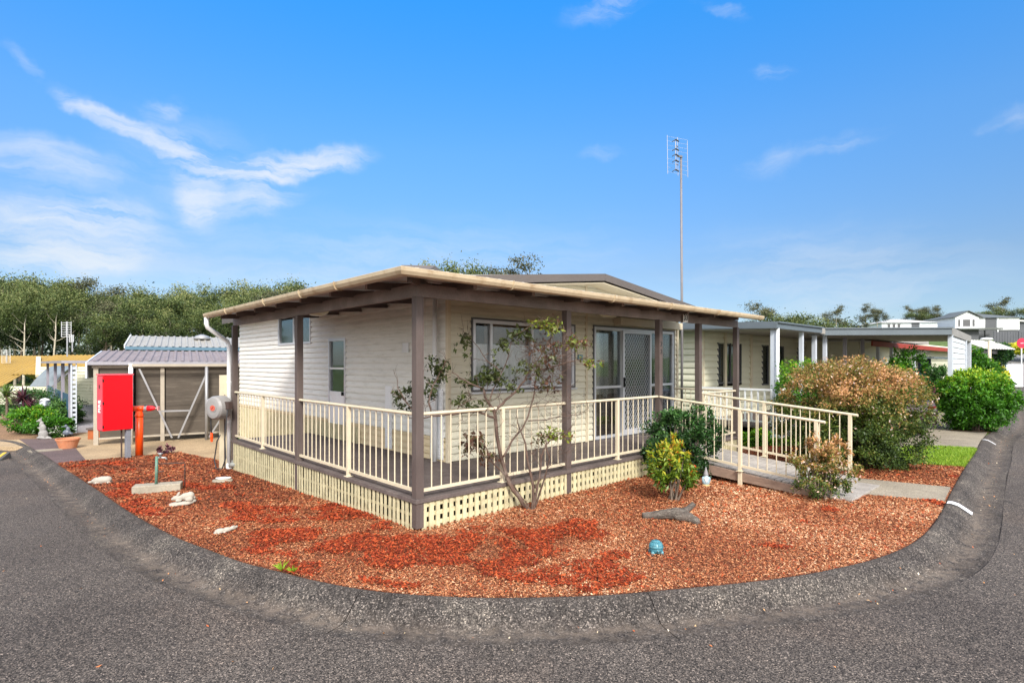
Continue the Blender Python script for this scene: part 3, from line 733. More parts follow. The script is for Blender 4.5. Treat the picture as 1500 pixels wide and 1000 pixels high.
# --- railings
BAL = MB().tube([(0, 0, 0), (0, 0, 1)], .008, 8).build('baluster', M_CREAM)   # source, reused as mesh data
balm = BAL.data; bpy.data.objects.remove(BAL)
RT = .97; RB = .085
def railing(parent, a, b, za=DZ, zb=DZ, ins=(.05, .05), posts=(), pitch=.137, top_ext=(0, 0), name='railing', m=None, rt=RT, bars=True):
    """balustrade bay from a to b (local plan points), floor heights za..zb"""
    m = m or M_CREAM
    a = np.array(a, float); b = np.array(b, float); L = np.linalg.norm(b-a); d = (b-a)/L
    P = lambda s, h: (a[0]+d[0]*s, a[1]+d[1]*s, za+(zb-za)*s/L+h)
    mb = MB()
    def oval(s0, s1, h, rw, rh):
        p0 = Vector(P(s0, h)); p1 = Vector(P(s1, h)); sd = Vector((-d[1], d[0], 0)); up = Vector((0, 0, 1)); n = 12
        vs = [p+sd*rw*math.cos(2*PI*k/n)+up*rh*math.sin(2*PI*k/n) for p in (p0, p1) for k in range(n)]
        mb.add(vs, [(k, (k+1) % n, n+(k+1) % n, n+k) for k in range(n)]+[tuple(range(n)), tuple(reversed(range(n, 2*n)))])
    oval(ins[0]-top_ext[0], L-ins[1]+top_ext[1], rt-.02, .027, .021)
    mb.beam(P(ins[0], RB), P(L-ins[1], RB), .03, .035)
    r = mb.build(name, m, parent, fix=True)
    for s in posts:
        q = P(s, 0); mp = MB()
        mp.box(q[0]-.025, q[0]+.025, q[1]-.025, q[1]+.025, q[2], q[2]+rt-.03).box(q[0]-.05, q[0]+.05, q[1]-.05, q[1]+.05, q[2], q[2]+.008)
        mp.build('rail_post', m, r, bevel=.003)
    if bars:
        ed = sorted([ins[0]]+list(posts)+[L-ins[1]])
        for e0, e1 in zip(ed, ed[1:]):
            k = max(1, int(round((e1-e0)/pitch)))
            for i in range(1, k):
                s = e0+(e1-e0)*i/k; q = P(s, RB+.01)
                o = bpy.data.objects.new('baluster', balm); COL.objects.link(o); o.parent = r
                o.location = q; o.scale = (1, 1, rt-RB-.035)
                if m is not M_CREAM:
                    pass
    return r
railing(H, (0, 0), (0, 3.36), posts=(1.68,), pitch=.15)
railing(H, (0, 3.36), (0, 6.58), posts=(1.62,), pitch=.15)
railing(H, (0, 0), (2.52, 0), posts=(1.28,))
railing(H, (2.52, 0), (4.92, 0), posts=(1.21,))
railing(H, (6.285, 0), (7.85, 0), posts=())
railing(H, (7.88, .05), (7.88, 1.5), posts=())
# --- front window
def window(parent, axis, c, o, ms=(), curtain=True, frame=M_ALU, name='window', fw=.045, split=(), top_dark=None, outer=None):
    """framed window in the wall plane 'v'=c (or 'u'=c); o=(a0,a1,z0,z1); outward is minus"""
    a0, a1, z0, z1 = o
    def bx(mb, p, q, d0, d1, zz0, zz1):
        if axis == 'v': mb.box(p, q, c+d0, c+d1, zz0, zz1)
        else: mb.box(c+d0, c+d1, p, q, zz0, zz1)
    w = MB()
    bx(w, a0-.01, a0+fw, -.03, .05, z0-.01, z1+.01); bx(w, a1-fw, a1+.01, -.03, .05, z0-.01, z1+.01)
    bx(w, a0+fw, a1-fw, -.03, .05, z0-.01, z0+fw); bx(w, a0+fw, a1-fw, -.03, .05, z1-fw, z1+.01)
    for s in split: bx(w, s-fw*.55, s+fw*.55, -.028, .05, z0+fw, z1-fw)
    wo = w.build(name, frame, parent, bevel=.002)
    if outer:
        f = MB(); e = .03
        bx(f, a0-.01-e, a0-.01, -.035, 0, z0-.01-e, z1+.01+e); bx(f, a1+.01, a1+.01+e, -.035, 0, z0-.01-e, z1+.01+e)
        bx(f, a0-.01, a1+.01, -.036, 0, z1+.01, z1+.01+e); bx(f, a0-.01, a1+.01, -.05, 0, z0-.01-e, z0-.01)
        f.build('outer_frame', outer, wo)
    g = MB(); bx(g, a0+fw, a1-fw, .008, .011, z0+fw, z1-fw); g.build('pane', GLASS, wo)
    if curtain:
        k = MB(); n = int((a1-a0)/.02); zc = z0+(z1-z0)*curtain
        def pt(s, z, ph):
            dd = .05+.014*math.sin(s*70+ph)+.006*math.sin(s*23)
            return (s, c+dd, z) if axis == 'v' else (c+dd, s, z)
        for i in range(n):
            s0 = a0+(a1-a0)*i/n; s1 = a0+(a1-a0)*(i+1)/n
            k.quad(pt(s0, z0, 0), pt(s1, z0, 0), pt(s1, zc, .6), pt(s0, zc, .6))
        k.build('curtain', M_LACE, wo, smooth=True)
    return wo
u1 = on_v(1.6, 718.5, 500)[0]; u2 = on_v(1.6, 778.5, 500)[0]
wd = window(H, 'v', 1.6, WIN, split=(u1, u2), curtain=.66, outer=M_ALUD)
mb = MB(); mb.box(WIN[0]+.3, WIN[1]-.05, 1.66, 1.67, WIN[3]-.36, WIN[3]-.04); mb.build('blind', M_BLIND, wd)
mb = MB(); mb.box(WIN[0]-.06, WIN[1]+.06, 1.53, 1.59, WIN[2]-.075, WIN[2]-.045); mb.build('sill', M_ALU, wd)
# --- sliding door with diamond security screen
d0, d1, dz0, dz1 = DOOR
ua_ = on_v(1.6, 910, 500)[0]; ub_ = on_v(1.6, 951, 500)[0]
dw = window(H, 'v', 1.6, DOOR, split=(ua_, ub_), curtain=0, name='sliding_door', outer=M_ALUD)
mb = MB()
zm = DZ+1.02
mb.box(d0+.045, ua_-.02, 1.575, 1.60, zm, zm+.05); mb.box(ub_+.02, d1-.045, 1.575, 1.6, zm, zm+.05); mb.box(d0+.045, ua_-.02, 1.72, 1.74, zm+.42, zm+.46)
mb.build('door_rail', M_ALU, dw)
sc = MB(); a, b = ua_-.02, ub_+.0; yy = 1.535
sc.box(a, a+.06, yy, yy+.03, dz0, dz1-.03).box(b-.06, b, yy, yy+.03, dz0, dz1-.03).box(a+.06, b-.06, yy, yy+.03, dz1-.09, dz1-.03).box(a+.06, b-.06, yy, yy+.03, dz0, dz0+.12)
sco = sc.build('security_screen', M_ALU, dw, bevel=.002)
gr = MB(); x0, x1, z0, z1 = a+.06, b-.06, dz0+.12, dz1-.09; p = .085; q = .115
import itertools
def clipseg(xa, za_, xb, zb_):
    t0, t1 = 0, 1; dx, dz_ = xb-xa, zb_-za_
    for pp, qq in ((-dx, xa-x0), (dx, x1-xa), (-dz_, za_-z0), (dz_, z1-za_)):
        if pp == 0:
            if qq < 0: return None
        else:
            r = qq/pp
            if pp < 0: t0 = max(t0, r)
            else: t1 = min(t1, r)
    if t0 >= t1: return None
    return (xa+dx*t0, za_+dz_*t0), (xa+dx*t1, za_+dz_*t1)
for k in range(-40, 60):
    zb0 = z0+k*q
    for sgn in (1, -1):
        s = clipseg(x0, zb0, x1, zb0+sgn*(x1-x0)/p*q*1.0)
        if s: gr.beam((s[0][0], yy+.015, s[0][1]), (s[1][0], yy+.015, s[1][1]), .006, .011, up=(0, 1, 0))
gr.build('diamond_grille', M_ALU, sco)
mb = MB(); mb.box(a+.005, a+.03, yy-.03, yy, dz0+1.0, dz0+1.2); mb.build('handle', M_BLACK, sco)
mb = MB()
cl = MB()
for c0, c1 in ((ub_+.06, ub_+.16), (d1-.28, d1-.06), (ub_+.25, ub_+.33)):
    n = 12
    for i in range(n):
        s0 = c0+(c1-c0)*i/n; s1 = c0+(c1-c0)*(i+1)/n
        f = lambda s: 1.66+.02*math.sin(s*90)
        cl.quad((s0, f(s0), dz0), (s1, f(s1), dz0), (s1, f(s1), dz1-.05), (s0, f(s0), dz1-.05))
cl.build('curtain', M_LACE, dw, smooth=True)
# reflection in the fixed pane imitated by pale boards and brown panel behind glass
mb = MB(); siding(mb, (0, 1.70), (1, 0), (0, -1), d0+.02, ua_-.01, 1.25, 2.6, .115); mb.box(d0+.42, d0+.52, 1.66, 1.69, 1.2, 2.6); mb.build('reflection_boards', M_WALLR, H)
mb = MB(); mb.box(d0+.02, ua_-.01, 1.69, 1.72, .38, 1.25); mb.build('reflection_panel', M_BLIND, H)
# pelmet box above the door
pa, pz = on_v(1.45, 907, 472); pb, _ = on_v(1.45, 997, 478); _, pzt = on_v(1.45, 997, 475)
mb = MB(); mb.box(pa, pb, 1.40, 1.585, dz1+.06, dz1+.21); mb.build('door_pelmet', M_CREAM, H, bevel=.004)
# roller strip vent holes / vents on walls
mb = MB()
for k in range(4):
    u = on_v(1.6, 697+k*9.5, 456)[0]
    for j in range(3): mb.box(u, u+.085, 1.578, 1.586, 2.57-.03+j*.03, 2.57-.02+j*.03)
mb.build('wall_vent', M_BLIND, H)
v_, z_ = on_u(1.6, 596, 509); mb = MB(); mb.box(1.565, 1.585, v_-.09, v_+.09, z_-.08, z_+.08)
for j in range(4): mb.box(1.56, 1.566, v_-.07+j*.045, v_-.05+j*.045, z_-.07, z_+.07)
mb.build('wall_vent', M_WHITE, H)
v_, z_ = on_u(1.6, 571, 590); mb = MB()
for j in range(26): mb.box(1.56, 1.584, v_-.09, v_+.09, DZ+.06+j*.04, DZ+.085+j*.04)
mb.box(1.57, 1.584, v_-.11, v_+.11, DZ+.03, DZ+1.12); mb.build('louvre_panel', M_WHITE, H)
mb = MB()
for j in range(26): mb.box(1.56, 1.584, 1.72, 2.02, DZ+.06+j*.04, DZ+.085+j*.04)
mb.box(1.57, 1.584, 1.70, 2.04, DZ+.03, DZ+1.12); mb.build('louvre_panel', M_WHITE, H)
# white waste pipe near corner
v_, _ = on_u(1.5, 636, 500); mb = MB(); mb.tube([(1.51, v_, DZ), (1.51, v_, 2.9)], .035, 12); mb.build('waste_pipe', M_WHITE, H, smooth=True)
# pale panel to the right of the door, meter plate
v_, z_ = on_v(1.6, 851.5, 591); mb = MB(); mb.box(v_-.03, v_+.03, 1.57, 1.585, z_-.03, z_+.03); mb.build('power_outlet', mat('grey plastic', (.25, .27, .32)), H)
# side door
s0, s1, z0, z1 = SD
dd = window(H, 'u', 1.6, (s0, s1, z0, z1), curtain=0, name='side_door', fw=.04)
mb = MB(); mb.box(1.64, 1.65, s0+.04, s1-.04, z0+.9, z1-.04, 1); mb.box(1.585, 1.61, s0+.04, s1-.04, z0+.04, z0+.85); mb.box(1.58, 1.612, s0+.04, s1-.04, z0+.85, z0+.93); mb.box(1.58, 1.612, s0+.04, s1-.04, z0+1.38, z0+1.42); mb.build('door_panel', [M_WHITE, mat('smoky frosted pane', (.12, .13, .13), .5)], dd)
mb = MB(); mb.box(1.54, 1.58, s0+.06, s0+.1, z0+.86, z0+.93); mb.build('handle', M_BLACK, dd)
# side window
ws = window(H, 'u', 1.6, W2, split=((W2[0]+W2[1])/2,), curtain=0, name='side_window', fw=.04)
mb = MB(); mb.box(1.68, 1.69, W2[0]+.04, W2[0]+.5*(W2[1]-W2[0]), W2[2], W2[3]); mb.build('blind', M_BLIND, ws)
# oyster lights under the veranda roof
M_LAMP = mat('opal lamp glass', (.62, .55, .36), .3)
def oyster(x, y, r):
    mb = MB(); mb.lathe([(.01, -.11), (r*.5, -.10), (r*.85, -.065), (r, -.02), (r, 0)], (x, y, 2.80), 28)
    o = mb.build('ceiling_light', M_LAMP, H, smooth=True)
    MB().lathe([(r*1.05, 0), (r*1.05, .03), (r*.6, .04)], (x, y, 2.80), 28).build('light_base', M_WHITE, o, smooth=True)
vl, _ = on_u(.55, 464.5, 465); oyster(.55, vl, .2)
ul, _ = on_v(.75, 893, 466); oyster(ul, .75, .2)
# house number plate and post numerals
M_PLATE = mat('white plate', (.86, .86, .85), .4, .03); M_INK = mat('black ink', (.01, .01, .01), .4, .02, bmp=0)
u_, z_ = on_v(-.04, 1002, 464.6)
mb = MB(); mb.box(u_-.085, u_+.085, -.075, -.065, z_-.095, z_+.075).box(u_-.02, u_+.02, -.066, -.031, z_-.02, z_+.02); pl = mb.build('number_plate', M_PLATE, H, bevel=.002)
text_mesh('numerals', '33', .145, M_INK, pl, .001, loc=(u_, -.0775, z_-.01))
M_NUM = mat('pewter numerals', (.05, .045, .045), .35)
for k in range(2):
    text_mesh('post_numeral', '3', .12, M_NUM, H, .004, loc=(4.92, -.053, BB-.42-k*.13))
u_, z_ = on_v(1.56, 850.7, 523.3)
mb = MB(); mb.box(u_-.07, u_+.07, 1.565, 1.585, z_-.05, z_+.05); q = mb.build('wall_plaque', mat('teal enamel', (.05, .22, .27), .3), H, bevel=.003)
mb = MB(); mb.box(u_-.05, u_+.05, 1.561, 1.565, z_-.035, z_+.035); mb.build('plaque_face', mat('pale aqua enamel', (.45, .66, .68), .3), q)
text_mesh('plaque_numeral', '33', .07, mat('navy', (.02, .06, .16), .4), q, loc=(u_, 1.558, z_))
# downpipe at the far left corner
gl = (-GO-.05, gv-.08)
zb_ = zg(*W(0, gv))
px_, py_ = -.05, gv+.16
mb = MB(); mb.tube([(gl[0], gl[1], zo-.08), (gl[0], gl[1], zo-.2), (gl[0]+.02, gl[1]+.01, zo-.27), (px_-.03, py_, zo-.52), (px_, py_, zo-.6), (px_, py_, zb_)], .042, 14)
dp = mb.build('downpipe', M_WHITE, H, smooth=True)
mb = MB()
for z in (zo-.62, 1.5, .7): mb.lathe([(.047, -.02), (.047, .02)], (px_, py_, z), 14)
mb.lathe([(.05, 0), (.055, .02), (.055, .1), (.045, .12)], (px_, py_, zb_), 14)
mb.build('pipe_bracket', M_WHITE, dp, smooth=False)
# ================================================================ access ramp
R = thing('access_ramp', 'timber access ramp with cream railings sloping from the veranda down to the concrete path', 'ramp', (P0[0], P0[1], 0), HROT)
ra, rb, rl, re = 4.97, 6.285, -2.6, .11
def rz(v): return DZ+(re-DZ)*(v/rl)
mb = MB(); i = 0
for v in np.arange(-.07, rl, -.104):
    mb.add([(ra-.03, v, rz(v)), (rb+.03, v, rz(v)), (rb+.03, v-.09, rz(v-.09)), (ra-.03, v-.09, rz(v-.09)),
            (ra-.03, v, rz(v)-.025), (rb+.03, v, rz(v)-.025), (rb+.03, v-.09, rz(v-.09)-.025), (ra-.03, v-.09, rz(v-.09)-.025)],
           [(3, 2, 1, 0), (4, 5, 6, 7), (0, 1, 5, 4), (1, 2, 6, 5), (2, 3, 7, 6), (3, 0, 4, 7)])
mb.build('ramp_boards', M_RAMPD, R)
for u in (ra-.05, rb+.05):
    mb = MB(); mb.hexa([(u-.022, -.07, rz(0)-.2), (u+.022, -.07, rz(0)-.2), (u+.022, rl, -.01), (u-.022, rl, -.01)],
                       [(u-.022, -.07, rz(0)-.02), (u+.022, -.07, rz(0)-.02), (u+.022, rl, rz(rl)-.02), (u-.022, rl, rz(rl)-.02)])
    mb.build('side_beam', M_RAMPT, R, fix=True, bevel=.003)
mb = MB(); mb.box(ra, rb, rl-.35, rl, -.02, .045); mb.box(ra+.0, rb, rl-.06, rl-.0, .04, re-.01); mb.build('threshold', M_RAMPD, R, bevel=.004)
railing(R, (ra-.085, 0), (ra-.085, -2.56), DZ, re+.015, posts=(1.45, 2.53), ins=(.05, .0), top_ext=(0, .08), pitch=.14)
railing(R, (rb+.085, 0), (rb+.085, -2.56), DZ, re+.015, posts=(.05, 1.2, 2.53), ins=(.05, .0), top_ext=(0, .08), pitch=.14)
mb = MB(); x, y = ra-.085, -1.45; mb.box(x-.025, x+.025, y-.025, y+.025, -.02, rz(y)); mb.box(x-.025, x+.025, -2.555, -2.505, -.02, re); mb.build('post_foot', M_CREAM, R)
# ================================================================ vegetation
BARK = mat('grey brown bark', (.16, .12, .09), .85, .3, 6, 40, .5)
BARKP = mat('pale gum bark', (.50, .44, .35), .8, .3, 3, 20, .3)
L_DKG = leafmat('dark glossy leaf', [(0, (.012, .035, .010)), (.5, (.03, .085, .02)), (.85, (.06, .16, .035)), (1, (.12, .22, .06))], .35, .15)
L_HEDGE = leafmat('bright green leaf', [(0, (.025, .085, .008)), (.45, (.06, .20, .012)), (.75, (.13, .34, .02)), (1, (.42, .52, .03))], .4, .3)
L_COP = leafmat('copper tipped leaf', [(0, (.025, .05, .01)), (.3, (.075, .125, .018)), (.48, (.17, .19, .035)), (.64, (.38, .22, .07)), (.86, (.62, .33, .15)), (.93, (.85, .60, .50)), (1, (.9, .76, .7))], .5, .25)
L_CRO = leafmat('yellow green leaf', [(0, (.035, .075, .01)), (.4, (.10, .18, .015)), (.7, (.22, .30, .025)), (.9, (.55, .50, .04)), (.95, (.7, .08, .02)), (1, (.75, .12, .03))], .4, .3)
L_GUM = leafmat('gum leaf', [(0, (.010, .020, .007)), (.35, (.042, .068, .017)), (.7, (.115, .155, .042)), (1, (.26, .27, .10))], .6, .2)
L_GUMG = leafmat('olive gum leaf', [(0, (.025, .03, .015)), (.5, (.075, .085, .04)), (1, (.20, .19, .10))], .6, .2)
L_PUR = leafmat('burgundy leaf', [(0, (.03, .012, .018)), (.6, (.12, .035, .06)), (1, (.28, .12, .13))], .5, .2)
L_YEL = leafmat('yellow foliage', [(0, (.14, .22, .02)), (.5, (.55, .55, .03)), (1, (.85, .75, .06))], .5, .3)
L_DRY = leafmat('mixed shrub leaf', [(0, (.022, .03, .01)), (.3, (.055, .075, .02)), (.5, (.10, .12, .03)), (.65, (.10, .05, .035)), (.8, (.18, .08, .045)), (.9, (.17, .26, .035)), (1, (.36, .40, .06))], .45, .25)
def bush(name, label, cat, x, y, z, ells, n, leaf, m, clumps=120, sig=.09, toner=None, box=2.0, stems=8, group=None, aspect=.5, fill=.25, lump=.12, bark=None):
    t = thing(name, label, cat, (x, y, z), 0, group)
    P, N = crown_points(ells, n, clumps, sig, fill, box, lump)
    k = P[:, 2] > .02; P = P[k]; N = N[k]
    tn = toner(P, N) if toner else rng.beta(2, 2, len(P))
    leaves('foliage', P, leaf, m, tn, t, out=N, aspect=aspect)
    mb = MB(); rr = random.Random(int(x*37+y*11))
    for i in range(stems):
        e = rr.choice(ells); q = Vector((e[0]+e[3]*rr.uniform(-.6, .6), e[1]+e[4]*rr.uniform(-.6, .6), e[2]+e[5]*rr.uniform(-.1, .6)))
        b = Vector((e[0]*.4+rr.uniform(-.06, .06), e[1]*.4+rr.uniform(-.06, .06), -.03)); mid = b.lerp(q, .5)+Vector((rr.uniform(-.08, .08), rr.uniform(-.08, .08), .05))
        mb.tube([b, mid, q], [.016, .011, .004], 6)
    mb.build('stems', bark or BARK, t)
    return t
def top_tone(zr, lo, hi, amp=.25):
    def f(P, N):
        h = np.clip((P[:, 2]-zr[0])/(zr[1]-zr[0]), 0, 1)
        patch = np.array([noise.noise(Vector(p*2.2)) for p in P])
        return lo+(hi-lo)*h+rng.normal(0, amp*.5, len(P))+patch*.22
    return f
# the big copper tipped shrub
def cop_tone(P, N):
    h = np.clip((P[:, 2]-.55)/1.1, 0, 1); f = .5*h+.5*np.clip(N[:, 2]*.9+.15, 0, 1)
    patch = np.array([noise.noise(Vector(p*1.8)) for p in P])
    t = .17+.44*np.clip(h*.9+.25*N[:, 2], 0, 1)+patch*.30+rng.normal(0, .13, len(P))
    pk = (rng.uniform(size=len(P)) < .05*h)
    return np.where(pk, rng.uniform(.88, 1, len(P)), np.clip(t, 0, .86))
bx_, by_ = (1247-CX)/F*10.25, 10.25
bush('copper_shrub', 'largest rounded shrub with copper orange tips and dark green base beside the ramp', 'shrub', bx_, by_, 0,
     [(0, 0, .90, 1.20, 1.1, .98), (-.35, 0, 1.0, .88, .9, .84), (.33, 0, .95, .80, .9, .82), (.0, -.1, 1.30, .74, .7, .58), (-.62, .1, .6, .6, .6, .6), (.40, -.1, .55, .7, .6, .6)], 90000, .044, L_COP, 900, .06, cop_tone, box=2.5, stems=14, fill=.30, lump=.05)
p = gp(1211, 733); bush('copper_shrub', 'small copper and green shrub at the foot of the ramp rail', 'shrub', p[0], p[1]+.1, 0,
     [(0, 0, .42, .36, .34, .38), (.05, 0, .62, .25, .25, .24), (-.16, 0, .55, .2, .2, .2), (.22, .0, .3, .2, .2, .2)], 8500, .038, L_COP, 120, .10, lambda P, N: np.where(rng.uniform(size=len(P)) < .06, .93, np.clip(.22+.5*np.clip((P[:, 2]-.15)/.6, 0, 1)+rng.normal(0, .16, len(P)), 0, .85)), stems=12, lump=.2)
# dark green shrub and the yellow one in front of it
p = (2.77, 9.05); bush('dark_green_shrub', 'dark glossy green shrub against the veranda beside the ramp', 'shrub', p[0], p[1], 0,
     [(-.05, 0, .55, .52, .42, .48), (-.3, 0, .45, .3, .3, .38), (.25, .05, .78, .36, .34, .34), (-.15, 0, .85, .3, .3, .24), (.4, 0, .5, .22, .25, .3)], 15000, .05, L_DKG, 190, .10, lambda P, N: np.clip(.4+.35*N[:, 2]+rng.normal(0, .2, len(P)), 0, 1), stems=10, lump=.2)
p = gp(985, 733); bush('yellow_croton', 'yellow green shrub with a few red leaves in front of the dark green shrub', 'shrub', p[0], p[1], 0,
     [(0, 0, .45, .27, .25, .25), (.02, 0, .68, .14, .14, .18), (-.12, 0, .35, .14, .14, .14), (.14, 0, .38, .14, .14, .16)], 2300, .07, L_CRO, 60, .13,
     lambda P, N: np.where(rng.uniform(size=len(P)) < .025, .97, np.clip(.25+.55*np.clip((P[:, 2]-.25)/.5, 0, 1)+rng.normal(0, .16, len(P)), 0, .92)), stems=9, aspect=.34, lump=.25)
# clipped bright green bush beside the carport post
p = (12.95, 15.4); bush('green_hedge_bush', 'bright green clipped bush between the carport post and the kerb', 'shrub', p[0], p[1], 0,
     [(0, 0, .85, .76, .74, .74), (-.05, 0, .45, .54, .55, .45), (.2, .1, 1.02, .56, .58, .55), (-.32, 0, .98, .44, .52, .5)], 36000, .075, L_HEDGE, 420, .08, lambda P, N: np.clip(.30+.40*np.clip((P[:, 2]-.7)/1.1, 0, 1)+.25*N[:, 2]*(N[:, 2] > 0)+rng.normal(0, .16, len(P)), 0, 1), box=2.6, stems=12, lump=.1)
# bushes beyond the carport
def farbush(label, px0, px1, py0, py1, D, m, n=6000, leaf=None, box=2.2, name='garden_bush', toner=None, zb=None):
    xc = ((px0+px1)/2-CX)/F*D; r = (px1-px0)/2/F*D; zt = EYE+(HY-py0)*D/F; zb = EYE+(HY-py1)*D/F if zb is None else zb
    h = (zt-zb)/2
    return bush(name, label, 'shrub', xc, D, zb, [(0, 0, h, r*.92, r*.8, h*.96), (r*.3, 0, h*1.25, r*.5, r*.5, h*.7), (-r*.35, 0, h*.9, r*.5, r*.5, h*.8)], n, leaf or max(.05, D*.0045), m, 130, .11, toner or (lambda P, N: np.clip(.45+.3*N[:, 2]+rng.normal(0, .18, len(P)), 0, 1)), stems=6, lump=.18, box=box)
farbush('mid green bush showing under the carport roof behind the copper shrub', 1303, 1352, 515, 590, 16.5, L_HEDGE, toner=lambda P, N: np.clip(.25+.2*N[:, 2]+rng.normal(0, .14, len(P)), 0, 1))
farbush('low yellow green bush just above the copper shrub outline', 1290, 1336, 537, 590, 14.6, L_HEDGE, 4000, toner=lambda P, N: np.clip(.6+.2*N[:, 2]+rng.normal(0, .16, len(P)), 0, 1))
farbush('dark green round bush left of the carport post', 1355, 1392, 541, 590, 24, L_DKG)
farbush('small burgundy purple bush on the lawn edge below the dark round bush', 1354, 1380, 572, 593, 22.5, L_PUR, 2500)
farbush('light green shrub against the neighbouring veranda wall left of the copper shrub', 1136, 1198, 530, 600, 12.6, L_HEDGE, 5000, toner=lambda P, N: np.clip(.5+.3*N[:, 2]+rng.normal(0, .16, len(P)), 0, 1))
farbush('small bright green shrub showing through the ramp rails', 1085, 1130, 632, 660, 12.9, L_HEDGE, 4200)
farbush('leafy green bush behind the white carport panel', 1412, 1448, 515, 560, 27, L_HEDGE, toner=lambda P, N: np.clip(.25+.25*N[:, 2]+rng.normal(0, .16, len(P)), 0, 1))
farbush('dark green dome shaped bush near the lamp post', 1438, 1468, 508, 548, 36, L_DKG, 4000)
farbush('dark bush beside the grey fence up the hill', 1462, 1478, 507, 528, 48, L_DKG, 2000, leaf=.3)
farbush('pale green spreading bush below the lamp post', 1425, 1460, 528, 560, 30, L_HEDGE, 4000, toner=lambda P, N: np.clip(.45+.3*N[:, 2]+rng.normal(0, .2, len(P)), 0, 1))
farbush('golden yellow bush on the street corner behind the clipped hedge', 1445, 1474, 540, 566, 40, L_YEL, 4000, zb=-.1)
farbush('low yellow flowering hedge in front of the grey fence', 1473, 1530, 505, 517, 62, L_YEL, 4000, leaf=.3)
farbush('small rounded green bush on the grass by the cross street', 1405, 1434, 536, 575, 33, L_DKG, 3000, toner=lambda P, N: np.clip(.7+rng.normal(0, .2, len(P)), 0, 1))
# left garden
def lb(label, px0, px1, py0, py1, m, n=8000, tn=.45, name='garden_bush'):
    g = gp((px0+px1)/2, py1); D = g[1]; r = (px1-px0)/2/F*D; h = (py1-py0)/F*D/2
    bush(name, label, 'shrub', g[0], D+r*.6+.45, g[2], [(0, 0, h, r*.95, r*.8, h*.95), (r*.4, 0, h*.8, r*.5, r*.5, h*.7), (-r*.4, .1, h*1.1, r*.5, r*.5, h*.7)], n, .075, m, 150, .12, lambda P, N: np.clip(tn+.25*N[:, 2]+rng.normal(0, .17, len(P)), 0, 1), stems=6, lump=.2, box=2.3)
lb('dark leafy shrub behind the spiky cordylines at the left edge', -40, 64, 575, 622, L_DKG, 12000, .5)
lb('bright green bush at the left edge of the photo in front of the spiky plants', -14, 46, 602, 640, L_HEDGE, 9000, .42)
lb('dark green bush between the spiky plants and the blue panelled porch', 44, 88, 592, 632, L_DKG, 9000, .75)
lb('low mid green bush directly behind the grey kangaroo statue', 28, 72, 616, 644, L_HEDGE, 6000, .22)
def strap(name, label, px, pyb, pyt, m_leaf, spread, n, stem_h, L):
    g = gp(px, pyb); t = thing(name, label, 'plant', g)
    top = EYE+(HY-pyt)*g[1]/F-g[2]
    mb = MB(); mb.tube([(0, 0, -.02), (.03, 0, stem_h*.5), (0, .02, stem_h)], [.05, .04, .035], 8); mb.build('stem', BARK, t)
    mb = MB(); tn = []
    for i in range(n):
        a = rng.uniform(0, 2*PI); e = rng.uniform(-.2, 1.35); l = L*rng.uniform(.75, 1.1); d = Vector((math.cos(a)*math.cos(e), math.sin(a)*math.cos(e), math.sin(e)))
        s = Vector((-math.sin(a), math.cos(a), 0)); p = Vector((0, .02, stem_h-.02)); vs = []; k = 5
        for j in range(k+1):
            f = j/k; q = p+d*l*f+Vector((0, 0, -.35*l*f*f*math.cos(e))); w_ = .028*math.sin(PI*(.12+.85*f))*(1 if j < k else .1)
            vs += [q-s*w_, q+Vector((0, 0, -.008)), q+s*w_]
        mb.add(vs, [(3*j+c, 3*j+c+1, 3*j+c+4, 3*j+c+3) for j in range(k) for c in (0, 1)])
        tn += [rng.uniform(0, 1)]*len(vs)
    o = mb.build('foliage', m_leaf, t); at = o.data.attributes.new('tone', 'FLOAT', 'POINT'); at.data.foreach_set('value', np.array(tn, np.float32))
    return t
strap('cabbage_palm', 'green spiky cordyline on a slim stem at the left edge of the photo', 9, 625, 548, leafmat('strap leaf green', [(0, (.03, .07, .015)), (1, (.20, .30, .07))]), .5, 70, 1.1, .55)
strap('cordyline', 'burgundy red spiky cordyline next to the green one', 33, 627, 545, L_PUR, .5, 70, 1.0, .6)
strap('cordyline', 'lower burgundy red cordyline leaning towards the porch', 42, 627, 560, L_PUR, .5, 50, .75, .5)
p = gp(242, 665); bush('succulent', 'tiny dark succulent clump on the mulch edge beside the paving', 'plant', p[0], p[1], p[2], [(0, 0, .09, .12, .1, .1), (.1, 0, .12, .07, .07, .1)], 260, .07, L_PUR, 14, .2, lambda P, N: rng.choice([.1, .5, 1.0], len(P)), stems=3)
# weed tufts
def tuft(px, py, label, h=.12):
    p = gp(px, py); t = MB(); tn = []
    for i in range(26):
        a = rng.uniform(0, 2*PI); s = rng.uniform(.2, 1); d = Vector((math.cos(a)*s*.8, math.sin(a)*s*.8, 1)).normalized(); sd_ = Vector((-math.sin(a), math.cos(a), 0))*.003; l = h*rng.uniform(.5, 1)
        q = d*l*.6; r = d*l+Vector((d.x, d.y, -.3))*l*.4
        t.add([-sd_, sd_, q+sd_*.8, r, q-sd_*.8], [(0, 1, 2, 3, 4)]); tn += [rng.uniform(.3, 1)]*5
    o = t.build('grass_tuft', MATS['grass blades'], loc=p); at = o.data.attributes.new('tone', 'FLOAT', 'POINT'); at.data.foreach_set('value', np.array(tn, np.float32))
    tag(o, label, 'weed')
tuft(413, 836, 'green grass tuft in the mulch at the kerb edge below the fresh red patch')
tuft(428, 839, 'thin pale grass sprig on the kerb edge right of a larger tuft', .09)
